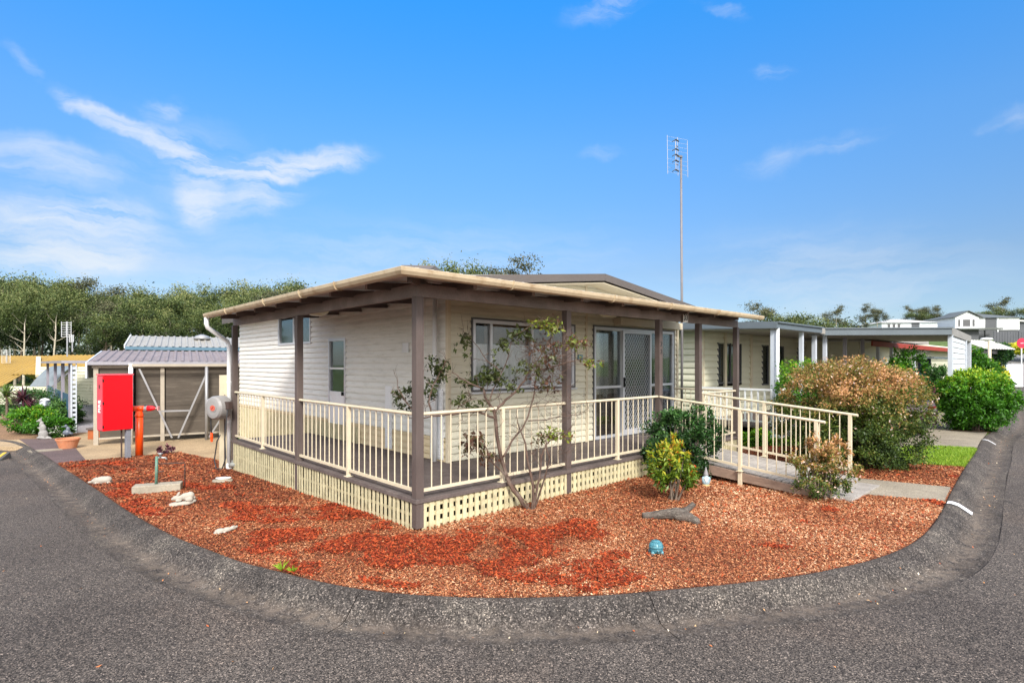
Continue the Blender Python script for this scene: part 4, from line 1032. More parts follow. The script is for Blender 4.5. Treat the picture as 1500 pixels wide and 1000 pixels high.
# ---- bare shrub in front of the veranda
def bare_shrub():
    b = gp(778, 747); D0 = b[1]
    t = thing('sparse_shrub', 'sparse bare branched shrub with scattered leaves growing in front of the veranda corner window', 'shrub', b)
    def P(px, py, dd=0):
        D = D0+dd; return Vector(((px-CX)/F*D-b[0], D-b[1], EYE+(HY-py)/F*D-b[2]))
    br = [
     ([(778, 750, 0), (766, 738, -.02), (752, 718, -.05), (742, 697, -.08), (734, 670, -.08), (728, 639, -.1), (725.6, 610, -.1), (724, 600, -.1)], .024, .015),
     ([(724, 600, -.1), (710, 581, -.15), (708, 569, -.16), (690, 562, -.2), (673, 553, -.22), (662, 545, -.25)], .013, .004),
     ([(725, 604, -.1), (732, 594, -.05), (740, 586, 0), (757, 572, .08), (769, 557, .12), (776, 543, .15), (790, 524, .2), (800, 508, .2), (809, 490, .2), (818, 470, .18)], .015, .004),
     ([(776, 543, .15), (800, 540, .2), (826, 532, .22), (850, 526, .25), (866, 520, .25)], .008, .003),
     ([(726, 613, -.1), (718, 610, -.14), (704, 604, -.2), (687, 603, -.3), (663, 607, -.38), (649, 608, -.4), (632, 609, -.42), (618, 612, -.45), (604, 600, -.5), (590, 580, -.5), (582, 566, -.5)], .013, .004),
     ([(632, 609, -.42), (628, 590, -.4), (634, 565, -.35), (645, 545, -.3), (654, 528, -.3)], .009, .003),
     ([(663, 607, -.38), (672, 596, -.3), (684, 588, -.3), (698, 583, -.3)], .006, .003),
     ([(779, 748, 0), (781, 713, .02), (774, 680, .02), (771, 661, .02), (766, 639, 0), (758, 618, 0)], .017, .006),
     ([(783, 746, 0), (786, 720, .05), (790, 700, .08), (793, 668, .1), (800, 651, .12), (812, 640, .14), (832, 630, .15)], .015, .004),
     ([(738, 668, -.08), (750, 645, .05), (764, 629, .1), (774, 608, .15), (781, 584, .18), (784, 560, .2), (786, 530, .2)], .012, .004),
     ([(773, 616, .15), (800, 615, .2), (824, 610, .25), (848, 607, .3), (862, 598, .3)], .007, .002),
     ([(742, 697, -.08), (722, 678, -.15), (704, 664, -.2), (690, 650, -.22), (680, 638, -.25)], .010, .003),
     ([(722, 678, -.15), (712, 655, -.2), (700, 636, -.2)], .006, .003),
     ([(775, 740, 0), (756, 716, .1), (745, 695, .1), (733, 682, .1)], .008, .003),
     ([(785, 740, 0), (798, 700, -.1), (805, 672, -.15), (800, 645, -.15)], .012, .004),
     ([(724, 604, -.1), (716, 590, -.05), (722, 570, 0), (735, 545, .05), (745, 520, .05), (752, 492, .05)], .010, .003),
     ([(735, 545, .05), (715, 530, -.05), (702, 510, -.1), (690, 495, -.15), (676, 492, -.15)], .006, .002),
     ([(752, 492, .05), (770, 482, .0), (790, 470, -.02), (806, 465, -.02)], .005, .002),
    ]
    mb = MB(); ends = []; rr = random.Random(5)
    for pts, r0, r1 in br:
        q = [P(*p) for p in pts]; qq = []; r0 *= 1.2; r1 *= 1.3
        for a, c in zip(q, q[1:]): qq += [a, a.lerp(c, .5)+Vector((rr.uniform(-.012, .012), rr.uniform(-.012, .012), rr.uniform(-.01, .01)))]
        qq.append(q[-1]); rs = [r0+(r1-r0)*i/(len(qq)-1) for i in range(len(qq))]
        mb.tube(qq, rs, 7); ends.append((qq, rs))
    def twig(p, d, l, r, depth):
        n = 4; pts = [p]; 
        for i in range(n):
            d = (d+Vector((rr.uniform(-.3, .3), rr.uniform(-.3, .3), rr.uniform(-.22, .3)))).normalized(); pts.append(pts[-1]+d*l/n)
        mb.tube(pts, [r*(1-.7*i/n) for i in range(n+1)], 4, cap=False)
        if depth:
            for i in range(rr.choice((2, 3))): twig(pts[rr.randint(1, n)], (d+Vector((rr.uniform(-1, 1), rr.uniform(-1, 1), rr.uniform(-.6, .9)))).normalized(), l*.6, r*.6, depth-1)
    for qq, rs in ends:
        for i in range(2, len(qq)):
            for _ in range(rr.choice((0, 1, 1))):
                d = (qq[i]-qq[i-1]).normalized()
                twig(qq[i], (d*.5+Vector((rr.uniform(-1, 1), rr.uniform(-.8, .8), rr.uniform(-.4, .9)))).normalized(), rr.uniform(.12, .26), .0042, 1)
    for _ in range(100):   # fine bare twigs in the crown on the right
        p = P(rr.uniform(770, 835), rr.uniform(500, 560), rr.uniform(0, .35)); twig(p, Vector((rr.uniform(-1, 1), rr.uniform(-.6, .6), rr.uniform(-.5, .8))).normalized(), .22, .0035, 1)
    for _ in range(70):
        p = P(rr.uniform(770, 850), rr.uniform(575, 680), rr.uniform(0, .3)); twig(p, Vector((rr.uniform(-1, 1), rr.uniform(-.6, .6), rr.uniform(-.2, .9))).normalized(), .2, .003, 1)
    mb.build('branches', mat('twig bark', (.115, .07, .052), .8, .35, 8, 30, .4, dirt=(.30, .26, .22), dirt_amt=.5, dirt_scale=6), t)
    cl = [(590, 576, 12, 12, 60, .2), (604, 592, 16, 10, 45, .2), (645, 545, 20, 24, 170, .25), (632, 575, 9, 16, 60, .2), (679, 503, 12, 13, 55, .35), (716, 548, 26, 14, 190, .3), (690, 560, 16, 8, 60, .3), (757, 488, 20, 8, 80, .35), (735, 505, 14, 12, 50, .35),
          (795, 472, 15, 9, 75, .93), (812, 478, 12, 9, 55, .95), (833, 503, 18, 8, 65, .9), (850, 500, 16, 8, 40, .85), (860, 530, 12, 8, 40, .93), (800, 515, 22, 16, 90, .72), (780, 540, 30, 14, 100, .45), (693, 648, 22, 14, 150, .68), (712, 668, 16, 14, 60, .7),
          (812, 637, 24, 8, 75, .95), (794, 645, 8, 8, 30, .6), (684, 587, 18, 9, 55, .35), (800, 560, 22, 12, 60, .66), (745, 565, 30, 14, 60, .4), (712, 590, 12, 8, 20, .4)]
    Ps = []; tn = []
    for cx, cy, rx, ry, n, tt in cl:
        n = int(n*1.9); tt = tt-.03 if tt < .8 else tt-.04
        sub = max(3, n//7)
        cs = [(rr.gauss(cx, rx*.5), rr.gauss(cy, ry*.5), rr.gauss(-.0+(cx-720)/400, .09)) for _ in range(sub)]
        for i in range(n):
            c = rr.choice(cs); Ps.append(P(c[0]+rr.gauss(0, 2.2), c[1]+rr.gauss(0, 2.2), c[2]+rr.gauss(0, .025))); tn.append(rr.gauss(tt, .08))
    leaves('foliage', np.array(Ps), .056, L_DRY, np.array(tn), t, aspect=.5, droop=.45)
bare_shrub()
# ---- eucalypts
def gum_proto(seed, h, spread, n, leaf, m, bark, crown0=.35, sparse=0, name='gum_tree'):
    rr = random.Random(seed); mb = MB(); tips = []
    def limb(p, d, l, r, depth):
        n_ = 5; pts = [p]; rs = [r]
        for i in range(n_):
            d = (d+Vector((rr.uniform(-.22, .22), rr.uniform(-.22, .22), rr.uniform(-.05, .2)))).normalized(); pts.append(pts[-1]+d*l/n_); rs.append(r*(1-.6*(i+1)/n_))
        mb.tube(pts, rs, 6, cap=False)
        if depth == 0: tips.append((pts[-1], l)); tips.append((pts[3], l*.7)); return
        for k in range(rr.choice((2, 3, 3))):
            a = rr.uniform(0, 2*PI); limb(pts[rr.choice((3, 4, 5, 5))], (d*.7+Vector((math.cos(a), math.sin(a), rr.uniform(.1, .8)))*.75*spread).normalized(), l*rr.uniform(.55, .8), rs[-1], depth-1)
    pts = [Vector((0, 0, -.3))]; d = Vector((rr.uniform(-.08, .08), rr.uniform(-.08, .08), 1)).normalized(); rs = [.016*h]
    for i in range(8):
        d = (d+Vector((rr.uniform(-.07, .07), rr.uniform(-.07, .07), .05))).normalized(); pts.append(pts[-1]+d*h*.1); rs.append(.016*h*(1-.09*(i+1)))
    mb.tube(pts, rs, 8)
    for i in range(3, 9):
        if pts[i].z/h < crown0: continue
        for k in range(rr.choice((1, 2, 2, 3))):
            a = rr.uniform(0, 2*PI); limb(pts[i], Vector((math.cos(a)*spread, math.sin(a)*spread, rr.uniform(.2, .9))).normalized(), h*rr.uniform(.14, .24), rs[i]*.45, 1)
    limb(pts[-1], Vector((0, 0, 1)), h*.12, rs[-1]*.8, 1)
    T = np.array([t[0] for t in tips]); k = len(T); idx = rng.integers(0, k, n); sg = h*(.036 if sparse else .046)
    sc_ = rng.uniform(.6, 1.25, k)[idx][:, None]
    P = T[idx]+rng.normal(size=(n, 3))*sg*sc_*np.array([1.15, 1.15, .62])
    c = T.mean(0); N = unit(P-c)
    tone = np.clip(.42+.22*N[:, 2]+(rng.normal(0, .15, k))[idx]+rng.normal(0, .14, n)+.25*(P[:, 2]-T[idx][:, 2])/sg*.5, 0, 1)  # tops of crown and clumps lighter, undersides darker, imitating light and shade
    t = thing(name, '', 'tree'); t['_top'] = float(np.percentile(P[:, 2], 99.6)); mb.build('trunk', bark, t, smooth=True)
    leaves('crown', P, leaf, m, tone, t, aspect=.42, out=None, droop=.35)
    return t
protos = [gum_proto(1, 10, .95, 6500, .21, L_GUM, BARKP, .46), gum_proto(2, 10, .8, 6000, .21, L_GUM, BARKP, .4), gum_proto(3, 10, 1.05, 6500, .20, L_GUMG, BARKP, .5), gum_proto(4, 10, .9, 7000, .21, L_GUM, BARK, .3),
          gum_proto(5, 10, 1.0, 5200, .20, L_GUMG, BARKP, .35, 1)]
used = [False]*5
def tree(i, x, y, h, rz_, label, group=None, sx=1.0):
    if not used[i]: t = protos[i]; used[i] = True
    else: t = dup(protos[i])
    t.location = (x, y, zfar(x, y)-.05 if y > 46 else -.62); t.rotation_euler = (0, 0, rz_); s = h/t['_top']; t.scale = (s*sx, s*sx, s)
    t['label'] = label; t['group'] = group if group else ''
    if not group: del t['group']
    return t
rr = random.Random(11)
GL = 'olive green gum tree in the dense bush line behind the left hand homes'
# target skyline of the wood, px -> y
SKX = [-150, 0, 60, 120, 160, 200, 250, 300, 350, 400, 430, 470]; SKY_ = [395, 396, 402, 408, 424, 414, 424, 418, 416, 406, 408, 430]
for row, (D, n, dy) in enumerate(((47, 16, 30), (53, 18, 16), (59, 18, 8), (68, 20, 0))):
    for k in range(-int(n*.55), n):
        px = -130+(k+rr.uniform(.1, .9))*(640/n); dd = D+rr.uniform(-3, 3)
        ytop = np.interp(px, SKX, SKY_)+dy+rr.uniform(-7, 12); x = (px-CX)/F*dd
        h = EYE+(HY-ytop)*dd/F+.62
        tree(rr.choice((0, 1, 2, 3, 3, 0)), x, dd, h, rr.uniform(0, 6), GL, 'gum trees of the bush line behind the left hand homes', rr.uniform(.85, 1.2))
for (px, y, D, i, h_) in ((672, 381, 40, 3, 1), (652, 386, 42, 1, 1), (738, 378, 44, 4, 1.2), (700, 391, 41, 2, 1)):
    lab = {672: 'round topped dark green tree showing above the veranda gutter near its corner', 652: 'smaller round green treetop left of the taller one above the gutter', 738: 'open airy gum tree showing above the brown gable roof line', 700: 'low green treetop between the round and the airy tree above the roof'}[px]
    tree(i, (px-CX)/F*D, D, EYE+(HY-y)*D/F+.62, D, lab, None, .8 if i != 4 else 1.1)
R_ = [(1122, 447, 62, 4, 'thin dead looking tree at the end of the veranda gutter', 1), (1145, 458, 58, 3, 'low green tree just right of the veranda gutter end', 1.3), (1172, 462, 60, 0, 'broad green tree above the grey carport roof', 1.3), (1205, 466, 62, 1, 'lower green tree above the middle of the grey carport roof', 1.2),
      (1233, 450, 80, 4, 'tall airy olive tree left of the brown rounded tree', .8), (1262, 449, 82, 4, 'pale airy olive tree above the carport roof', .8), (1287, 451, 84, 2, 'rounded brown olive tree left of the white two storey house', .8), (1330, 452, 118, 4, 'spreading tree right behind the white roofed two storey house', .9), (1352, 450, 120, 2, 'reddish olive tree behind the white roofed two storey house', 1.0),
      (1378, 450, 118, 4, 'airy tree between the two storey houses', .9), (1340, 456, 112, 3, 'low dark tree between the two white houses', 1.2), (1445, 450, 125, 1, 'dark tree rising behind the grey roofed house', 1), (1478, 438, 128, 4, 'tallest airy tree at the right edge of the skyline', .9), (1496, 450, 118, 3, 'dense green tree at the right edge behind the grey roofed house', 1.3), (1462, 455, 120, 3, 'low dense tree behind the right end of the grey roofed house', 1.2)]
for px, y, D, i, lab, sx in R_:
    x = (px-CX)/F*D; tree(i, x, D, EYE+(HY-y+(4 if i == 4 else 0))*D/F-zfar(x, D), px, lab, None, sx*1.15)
for i in range(5):
    if not used[i]: print('unused proto', i)

# dark scrub under and behind the gum trees
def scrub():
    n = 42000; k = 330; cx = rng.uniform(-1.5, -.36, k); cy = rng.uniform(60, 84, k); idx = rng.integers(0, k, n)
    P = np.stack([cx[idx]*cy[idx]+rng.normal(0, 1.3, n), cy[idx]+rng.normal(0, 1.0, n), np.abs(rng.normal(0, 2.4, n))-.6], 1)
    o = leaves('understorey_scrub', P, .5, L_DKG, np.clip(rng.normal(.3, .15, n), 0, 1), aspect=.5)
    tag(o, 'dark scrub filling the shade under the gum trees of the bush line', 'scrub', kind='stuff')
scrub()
def far_band():
    n = 22000; k = 170; cx = rng.uniform(.42, 1.1, k); cy = rng.uniform(126, 140, k); idx = rng.integers(0, k, n); zc = rng.uniform(0, 4.6, k)
    P = np.stack([cx[idx]*cy[idx]+rng.normal(0, 1.6, n), cy[idx]+rng.normal(0, 1.0, n), 6.0+zc[idx]*1.25*(.75+.25*np.sin(cx[idx]*23))+rng.normal(0, .8, n)], 1)
    o = leaves('far_treeline', P, .7, L_GUM, np.clip(rng.normal(.5, .16, k)[idx]+rng.normal(0, .14, n), 0, 1), aspect=.5)
    tag(o, 'low continuous band of distant trees behind the two storey houses', 'trees', kind='stuff')
far_band()
for o in bpy.data.objects:
    if '_top' in o: del o['_top']
# ================================================================ neighbouring homes
M_NWALL = mat('pale cream siding', (.66, .645, .50), .5, .05, 1.2, 30, .06)
M_NWALL2 = mat('pale blue white siding', (.66, .70, .73), .5, .05, 1.2, 30, .06, dirt=(.5, .5, .48), dirt_amt=.3)
M_GREYF = mat('slate grey fascia', (.115, .14, .16), .45, .06, 2, 20, .04)
M_SOFF = mat('grey soffit', (.33, .31, .28), .7, .08, 2, 20, .04)
M_NPOST = mat('pale blue grey paint', (.52, .56, .62), .5, .06, 3, 20, .04)
M_GREYP = mat('grey painted post', (.30, .29, .32), .5, .08, 3, 20, .04)
K = np.array([6.45, 13.67]); NRM = HROT
N = thing('neighbouring_home', 'cream weatherboard home with slate grey flat roof, white veranda posts and attached carport', 'house', (K[0], K[1], 0), NRM)
def nl(x, y):   # world -> neighbour local
    d = np.array([x, y])-K; return float(d@UR), float(d@UL)
def n_on_v(v0, px, py):
    o = K+v0*UL; a = (px-CX)/F; t = (a*o[1]-o[0])/(UR[0]-a*UR[1]); D = o[1]+UR[1]*t
    return t, EYE+(HY-py)*D/F
VW = 2.1; uc = .5
wins = []
for a, b, yt, yb in ((1051, 1085, 500, 560), (1116, 1125, 504, 563), (1137, 1147, 507, 537), (1167, 1171, 510, 537), (1196, 1210, 511, 533), (1272, 1280, 516, 534)):
    u0, zt = n_on_v(VW, a, yt); u1_, zb = n_on_v(VW, b, yb); wins.append((u0, u1_, max(.9, zb), max(2.2, zt)))
mb = MB(); siding(mb, (0, VW), (1, 0), (0, -1), uc, 17, .3, 2.95, .18, wins, lip=.035); mb.build('front_wall', M_NWALL, N)
mb = MB(); siding(mb, (uc, 0), (0, 1), (-1, 0), VW, 9, .3, 2.95, .18, lip=.035); mb.build('side_wall', M_NWALL, N)
mb = MB(); mb.box(uc-.03, uc+.03, VW-.03, VW+.03, .3, 2.95)
mb.build('corner_trim', M_CREAM, N)
for u in (uc+1.25, uc+3.0): MB().box(u-.06, u+.06, VW-.06, VW+.0, .3, 2.95).build('cover_strip', M_CREAM, N)
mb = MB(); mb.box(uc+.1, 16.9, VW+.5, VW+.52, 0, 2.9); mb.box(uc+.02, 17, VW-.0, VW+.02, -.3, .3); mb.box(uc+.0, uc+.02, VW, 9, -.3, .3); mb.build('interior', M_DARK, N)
mb = MB()
for z in np.arange(-.05, .3, .11): mb.box(0, 3.0, .06, .09, z, z+.06)
for u in np.arange(.05, 3, .3): mb.box(u, u+.04, .09, .11, -.2, .3)
mb.build('underfloor_slats', M_GREYP, N)
mb = MB(); mb.box(-.05, 17, 0, VW-.02, .26, .32); mb.build('veranda_deck', M_DECK, N)
for i, w_ in enumerate(wins):
    window(N, 'v', VW, w_, curtain=0, name='window', frame=M_ALUD, fw=.035, split=((w_[0]+w_[1])/2+.05,) if i in (0, 4) else ())
# roof of the home + veranda (falls to the front)
zt = 2.88
mb = MB(); mb.hexa([(-.12, -.12, zt-.16), (17, -.12, zt-.16), (17, 9.2, 3.0), (-.12, 9.2, 3.0)], [(-.12, -.12, zt), (17, -.12, zt), (17, 9.2, 3.22), (-.12, 9.2, 3.22)])
rf = mb.build('roof', M_SOFF, N)
mb = MB(); mb.beam((-.15, -.14, zt-.06), (3.0, -.14, zt-.06), .05, .17); mb.beam((-.14, -.12, zt-.06), (-.14, 9.2, 3.16), .05, .17)
mb.beam((-.13, -.17, zt+.005), (3.0, -.17, zt+.005), .09, .035); mb.build('fascia', M_GREYF, rf)
for k in range(9):
    u = 0.05+k*1.84
    m_ = M_WHITE if k in (0, 1, 2, 5, 6, 8) else M_GREYP
    MB().box(u-.07 if k == 0 else u-.045, u+.07 if k == 0 else u+.045, -.05, .05, .0, zt-.14).build('veranda_post', M_NPOST if m_ is M_WHITE else m_, N, bevel=.004)
nb = MB().tube([(-.02, -.13, .05), (-.02, -.13, 2.75)], .04, 10).build('downpipe', M_WHITE, N, smooth=True)
def white_rail(a, b, z0, z1, parent=N, m=None):
    a = np.array(a); b = np.array(b); L = np.linalg.norm(b-a); d = (b-a)/L; mb = MB()
    mb.beam((*a, z1), (*b, z1), .06, .05); mb.beam((*a, z0+.1), (*b, z0+.1), .04, .04); o = mb.build('railing', m or M_WHITE, parent)
    k = int(L/.16)
    for i in range(k+1):
        s = L*i/k; q = a+d*s; mm = MB().box(q[0]-.018, q[0]+.018, q[1]-.018, q[1]+.018, z0+.1, z1-.02).build('baluster', m or M_WHITE, o)
white_rail((-.02, VW-.1), (-.02, .02), .32, 1.22); white_rail((.12, -.0), (1.84, 0), .32, 1.22)
# carport: roof quadrilateral on posts
A_, B_, C_, D_ = (8.55, 15.95), (12.45, 15.65), (17.1, 20.6), (13.2, 20.95)
lA, lB, lC, lD = [nl(*p) for p in (A_, B_, C_, D_)]
mb = MB(); mb.hexa([(*lA, 2.70), (*lB, 2.70), (*lC, 2.70), (*lD, 2.70)], [(*lA, 2.83), (*lB, 2.83), (*lC, 2.83), (*lD, 2.83)])
cr = mb.build('carport_roof', M_SOFF, N, fix=True)
mb = MB(); mb.beam((*lA, 2.79), (*lB, 2.79), .05, .20); mb.beam((lA[0], lA[1]-.02, 2.885), (lB[0], lB[1]-.02, 2.885), .1, .035); mb.build('fascia', M_GREYF, cr)
mb = MB(); mb.beam((*lB, 2.785), (*lC, 2.785), .05, .22); mb.build('side_fascia', mat('weathered grey gutter', (.28, .27, .25), .6, .15), cr)
def lerp2(p, q, t): return (p[0]+(q[0]-p[0])*t, p[1]+(q[1]-p[1])*t)
for p in (lerp2(lB, lC, .012), lerp2(lB, lC, .72), lerp2(lA, lB, .03), lC):
    q = lerp2(p, ((lA[0]+lC[0])/2, (lA[1]+lC[1])/2), .02); z0 = -.02
    MB().box(q[0]-.055, q[0]+.055, q[1]-.055, q[1]+.055, z0, 2.70).build('carport_post', M_NPOST, N, bevel=.004)
pa_, pb_ = lerp2(lB, lC, .03), lerp2(lB, lC, .70); L = math.hypot(pb_[0]-pa_[0], pb_[1]-pa_[1]); dr_ = ((pb_[0]-pa_[0])/L, (pb_[1]-pa_[1])/L); nn_ = (dr_[1], -dr_[0])
mb = MB(); siding(mb, (pa_[0]-nn_[0]*.03, pa_[1]-nn_[1]*.03), dr_, nn_, 0, L, 1.35, 2.68, .165, lip=.02)
nn2 = (-nn_[0], -nn_[1]); siding(mb, (pa_[0]-nn_[0]*.06, pa_[1]-nn_[1]*.06), dr_, nn2, 0, L, 1.35, 2.68, .165, lip=.02)
mb.build('side_screen', M_NWALL2, N)
# further house with red edged roof, navy pergola
def box_house(name, label, c, rot, w, d, z0, eave, wallm, roofm, ridge=1.6, over=.5, pitch_hip=True, wins=(), cat='house', extra=None):
    """hipped house: local x along the front, y into depth; c = front left corner"""
    t = thing(name, label, cat, (c[0], c[1], z0), rot)
    mb = MB(); siding(mb, (0, 0), (1, 0), (0, -1), 0, w, 0, eave, .2, wins, lip=.02); siding(mb, (0, 0), (0, 1), (-1, 0), 0, d, 0, eave, .2, lip=.02); siding(mb, (w, 0), (0, 1), (1, 0), 0, d, 0, eave, .2, lip=.02)
    mb.build('wall', wallm, t)
    MB().box(.05, w-.05, .35, d-.05, 0, eave-.01).build('interior', M_DARK, t)
    o = over; e = eave; h = d/2
    v = [(-o, -o, e), (w+o, -o, e), (w+o, d+o, e), (-o, d+o, e), (h, h, e+ridge), (w-h, h, e+ridge)] if w > d else [(-o, -o, e), (w+o, -o, e), (w+o, d+o, e), (-o, d+o, e), (w/2, w/2, e+ridge), (w/2, d-w/2, e+ridge)]
    fs = [(0, 1, 5, 4), (1, 2, 5), (2, 3, 4, 5), (3, 0, 4), (3, 2, 1, 0)] if w > d else [(0, 1, 4), (1, 2, 5, 4), (2, 3, 5), (3, 0, 4, 5), (3, 2, 1, 0)]
    r = MB().add(v, fs).build('roof', roofm, t)
    mb = MB()
    for a, b in ((0, 1), (1, 2), (2, 3), (3, 0)): mb.beam((v[a][0], v[a][1], e-.06), (v[b][0], v[b][1], e-.06), .06, .2)
    mb.build('gutter', M_GREYP, r)
    for q in wins: window(t, 'v', 0, q, curtain=0, frame=M_WHITE, fw=.06)
    return t
M_ROOFW = mat('pale grey tiles', (.50, .49, .47), .6, .1, .5, 6, .3); M_ROOFG = mat('dark grey tiles', (.115, .125, .12), .6, .12, .5, 6, .3)
M_WREND = mat('white render', (.80, .82, .84), .6, .03, 1, 10, .02); M_CHAR = mat('charcoal cladding', (.085, .09, .10), .6, .08, 1, 10, .1)
t = thing('far_neighbour_home', 'cream home with a long red roof edge seen under the carport roof', 'house', (13.4, 20.6, 0), HROT)
mb = MB(); siding(mb, (0, 0), (1, 0), (0, -1), -1.5, 24, 0, 2.7, .18, lip=.018); siding(mb, (-1.5, 0), (0, 1), (-1, 0), 0, 5, 0, 2.7, .18); mb.build('wall', M_NWALL, t)
mb = MB(); mb.hexa([(-2, -.5, 2.62), (24.3, -.5, 2.62), (24.3, 6, 2.9), (-2, 6, 2.9)], [(-2, -.5, 2.66), (24.3, -.5, 2.66), (24.3, 6, 2.95), (-2, 6, 2.95)]); r = mb.build('roof', M_ROOFW, t)
mb = MB(); mb.beam((-2, -.52, 2.56), (24.3, -.52, 2.56), .05, .18); mb.build('red_fascia', mat('brick red fascia', (.30, .035, .02), .6), r)
t = thing('pergola', 'navy blue slatted pergola beside the cream home under the carport roof', 'pergola', ((1347-CX)/F*25.5, 25.5, 0), HROT)
M_NAVY = mat('navy paint', (.02, .028, .075), .45)
for k in range(6): MB().box(k*.42-.05, k*.42+.05, -.05, .05, 0, 2.1).build('post', M_NAVY, t)
mb = MB(); mb.box(-.9, 2.9, -.7, 1.5, 2.1, 2.17); mb.build('roof', M_GREYF, t)
MB().box(-.05, 2.2, -.03, .03, .95, 1.03).build('rail', M_NAVY, t)
MB().box(2.2, 5, -.03, .03, .95, 1.03).build('rail', M_NAVY, t)
for k in range(4): MB().box(2.6+k*.6, 2.66+k*.6, -.04, .04, 0, 1.0).build('rail_post', M_NAVY, t)
# little cabin beyond the carport with striped awning
t = box_house('garden_cabin', 'pale green cabin with a white ribbed awning behind the carport', ((1403-CX)/F*34, 34), .45, 4.3, 4, -.1, 2.75, mat('pale mint render', (.52, .62, .58), .6), M_ROOFW, .35, .3, wins=((2.9, 3.7, 1.1, 2.2),))
mb = MB(); corr(mb, (1.0, -1.0, 2.85), (4.6, -1.0, 2.85), (4.6, .3, 3.45), (1.0, .3, 3.45), .3, .04); mb.build('awning', M_ROOFW, t)
# two storey houses on the rise
def two_storey(name, label, px0, px1, D, ytop, yeave, ymid, ybase, dark, roofm, gable=False):
    x0 = (px0-CX)/F*D; x1 = (px1-CX)/F*D; w_ = x1-x0; ze = EYE+(HY-yeave)/F*D; zm = EYE+(HY-ymid)/F*D; zb = EYE+(HY-ybase)/F*D; zr = EYE+(HY-ytop)/F*D
    t = thing(name, label, 'house', (x0, D, zb), -.12); d = 8.0
    MB().box(0, w_, 0, d, 0, zm-zb).build('lower_wall', M_CHAR, t)
    MB().box(-.1, w_+.1, -.15, d, zm-zb, ze-zb).build('upper_wall', M_WREND, t)
    return t, w_, d, ze-zb, zm-zb, zr-zb
# white roofed one
t, w_, d, ze_, zm_, zr_ = two_storey('two_storey_house', 'white two storey house with a pale hipped roof on the rise above the carport', 1292, 1365, 95, 465, 473, 484, 497, 1, None)
mb = MB(); o = .5; h = 3.6
mb.add([(-o, -o, ze_), (w_+o, -o, ze_), (w_+o, d+o, ze_), (-o, d+o, ze_), (h, d/2, zr_), (w_-h, d/2, zr_)], [(0, 1, 5, 4), (1, 2, 5), (2, 3, 4, 5), (3, 0, 4), (3, 2, 1, 0)]); mb.build('roof', M_ROOFW, t)
MB().box(4.6, 5.8, -.2, 0, zm_, ze_-.05).build('dark_panel', M_CHAR, t); MB().box(5.9, 6.05, -.28, -.2, 0, ze_).build('downpipe', M_WREND, t)
for a in (.8, 1.6, 2.4): MB().box(a, a+.45, -.19, -.14, zm_+.2, ze_-.2).build('window', M_ALUD, t)
# grey roofed one
t, w_, d, ze_, zm_, zr_ = two_storey('two_storey_house', 'white and charcoal two storey house with a gabled front on the rise at right', 1391, 1482, 95, 457, 466, 483.5, 504, 1, None)
gw = 3.6
MB().add([(-.1, -1.5, 0), (gw, -1.5, 0), (gw, 0, 0), (-.1, 0, 0), (-.1, -1.5, zm_), (gw, -1.5, zm_), (gw, 0, zm_), (-.1, 0, zm_)], [(0, 1, 5, 4), (0, 4, 7, 3), (1, 2, 6, 5), (4, 5, 6, 7)]).build('front_lower_wall', M_CHAR, t)
MB().add([(-.1, -1.6, zm_), (gw, -1.6, zm_), (gw, -1.6, ze_), (gw/2, -1.6, ze_+.95), (-.1, -1.6, ze_), (-.1, 0, zm_), (gw, 0, zm_), (gw, 0, ze_), (gw/2, 0, ze_+.95), (-.1, 0, ze_)], [(0, 1, 2, 3, 4), (1, 6, 7, 2), (0, 4, 9, 5), (2, 7, 8, 3), (4, 3, 8, 9)]).build('gabled_front', M_WREND, t)
mb = MB(); o = .5
mb.add([(-o, -o, ze_), (w_+o, -o, ze_), (w_+o, d+o, ze_), (-o, d+o, ze_), (3.2, d/2, zr_), (w_-3.4, d/2, zr_)], [(0, 1, 5, 4), (1, 2, 5), (2, 3, 4, 5), (3, 0, 4), (3, 2, 1, 0)])
mb.hexa([(-.5, -1.95, ze_-.05), (gw/2, -1.95, ze_+1.05), (gw/2, 3, ze_+1.05), (-.5, 3, ze_-.05)], [(-.5, -1.95, ze_+.05), (gw/2, -1.95, ze_+1.15), (gw/2, 3, ze_+1.15), (-.5, 3, ze_+.05)])
mb.hexa([(gw/2, -1.95, ze_+1.05), (gw+.4, -1.95, ze_-.05), (gw+.4, 3, ze_-.05), (gw/2, 3, ze_+1.05)], [(gw/2, -1.95, ze_+1.15), (gw+.4, -1.95, ze_+.05), (gw+.4, 3, ze_+.05), (gw/2, 3, ze_+1.15)])
rf = mb.build('roof', M_ROOFG, t)
mb = MB(); mb.box(-.2, 6.6, -2.6, -1.4, zm_-.05, zm_+.22); mb.build('porch_roof', M_ROOFG, t)
MB().box(5.5, 7.2, -.2, 0, 0, ze_-.05).build('dark_panel', M_CHAR, t); MB().box(7.3, 7.45, -.3, -.2, 0, ze_).build('downpipe', M_WREND, t)
for a, b_ in ((.35, .65), (1.1, 2.2), (2.55, 2.9)): MB().box(a, b_, -1.64, -1.58, zm_+.55, ze_-.35).build('window', M_ALUD, t)
for a, b_, c_, e_ in ((9.1, 9.8, .9, 1.8), (10.2, 10.9, .1, 1.9), (12.4, 12.9, .9, 1.7)): MB().box(a, b_, -.1, .0, c_, e_).build('window', M_ALUD if a != 9.1 else M_GREYP, t)
t = thing('two_storey_house', 'partly hidden grey house at the right edge behind the charcoal one', 'house', ((1483-CX)/F*100, 100, 4.3), -.1)
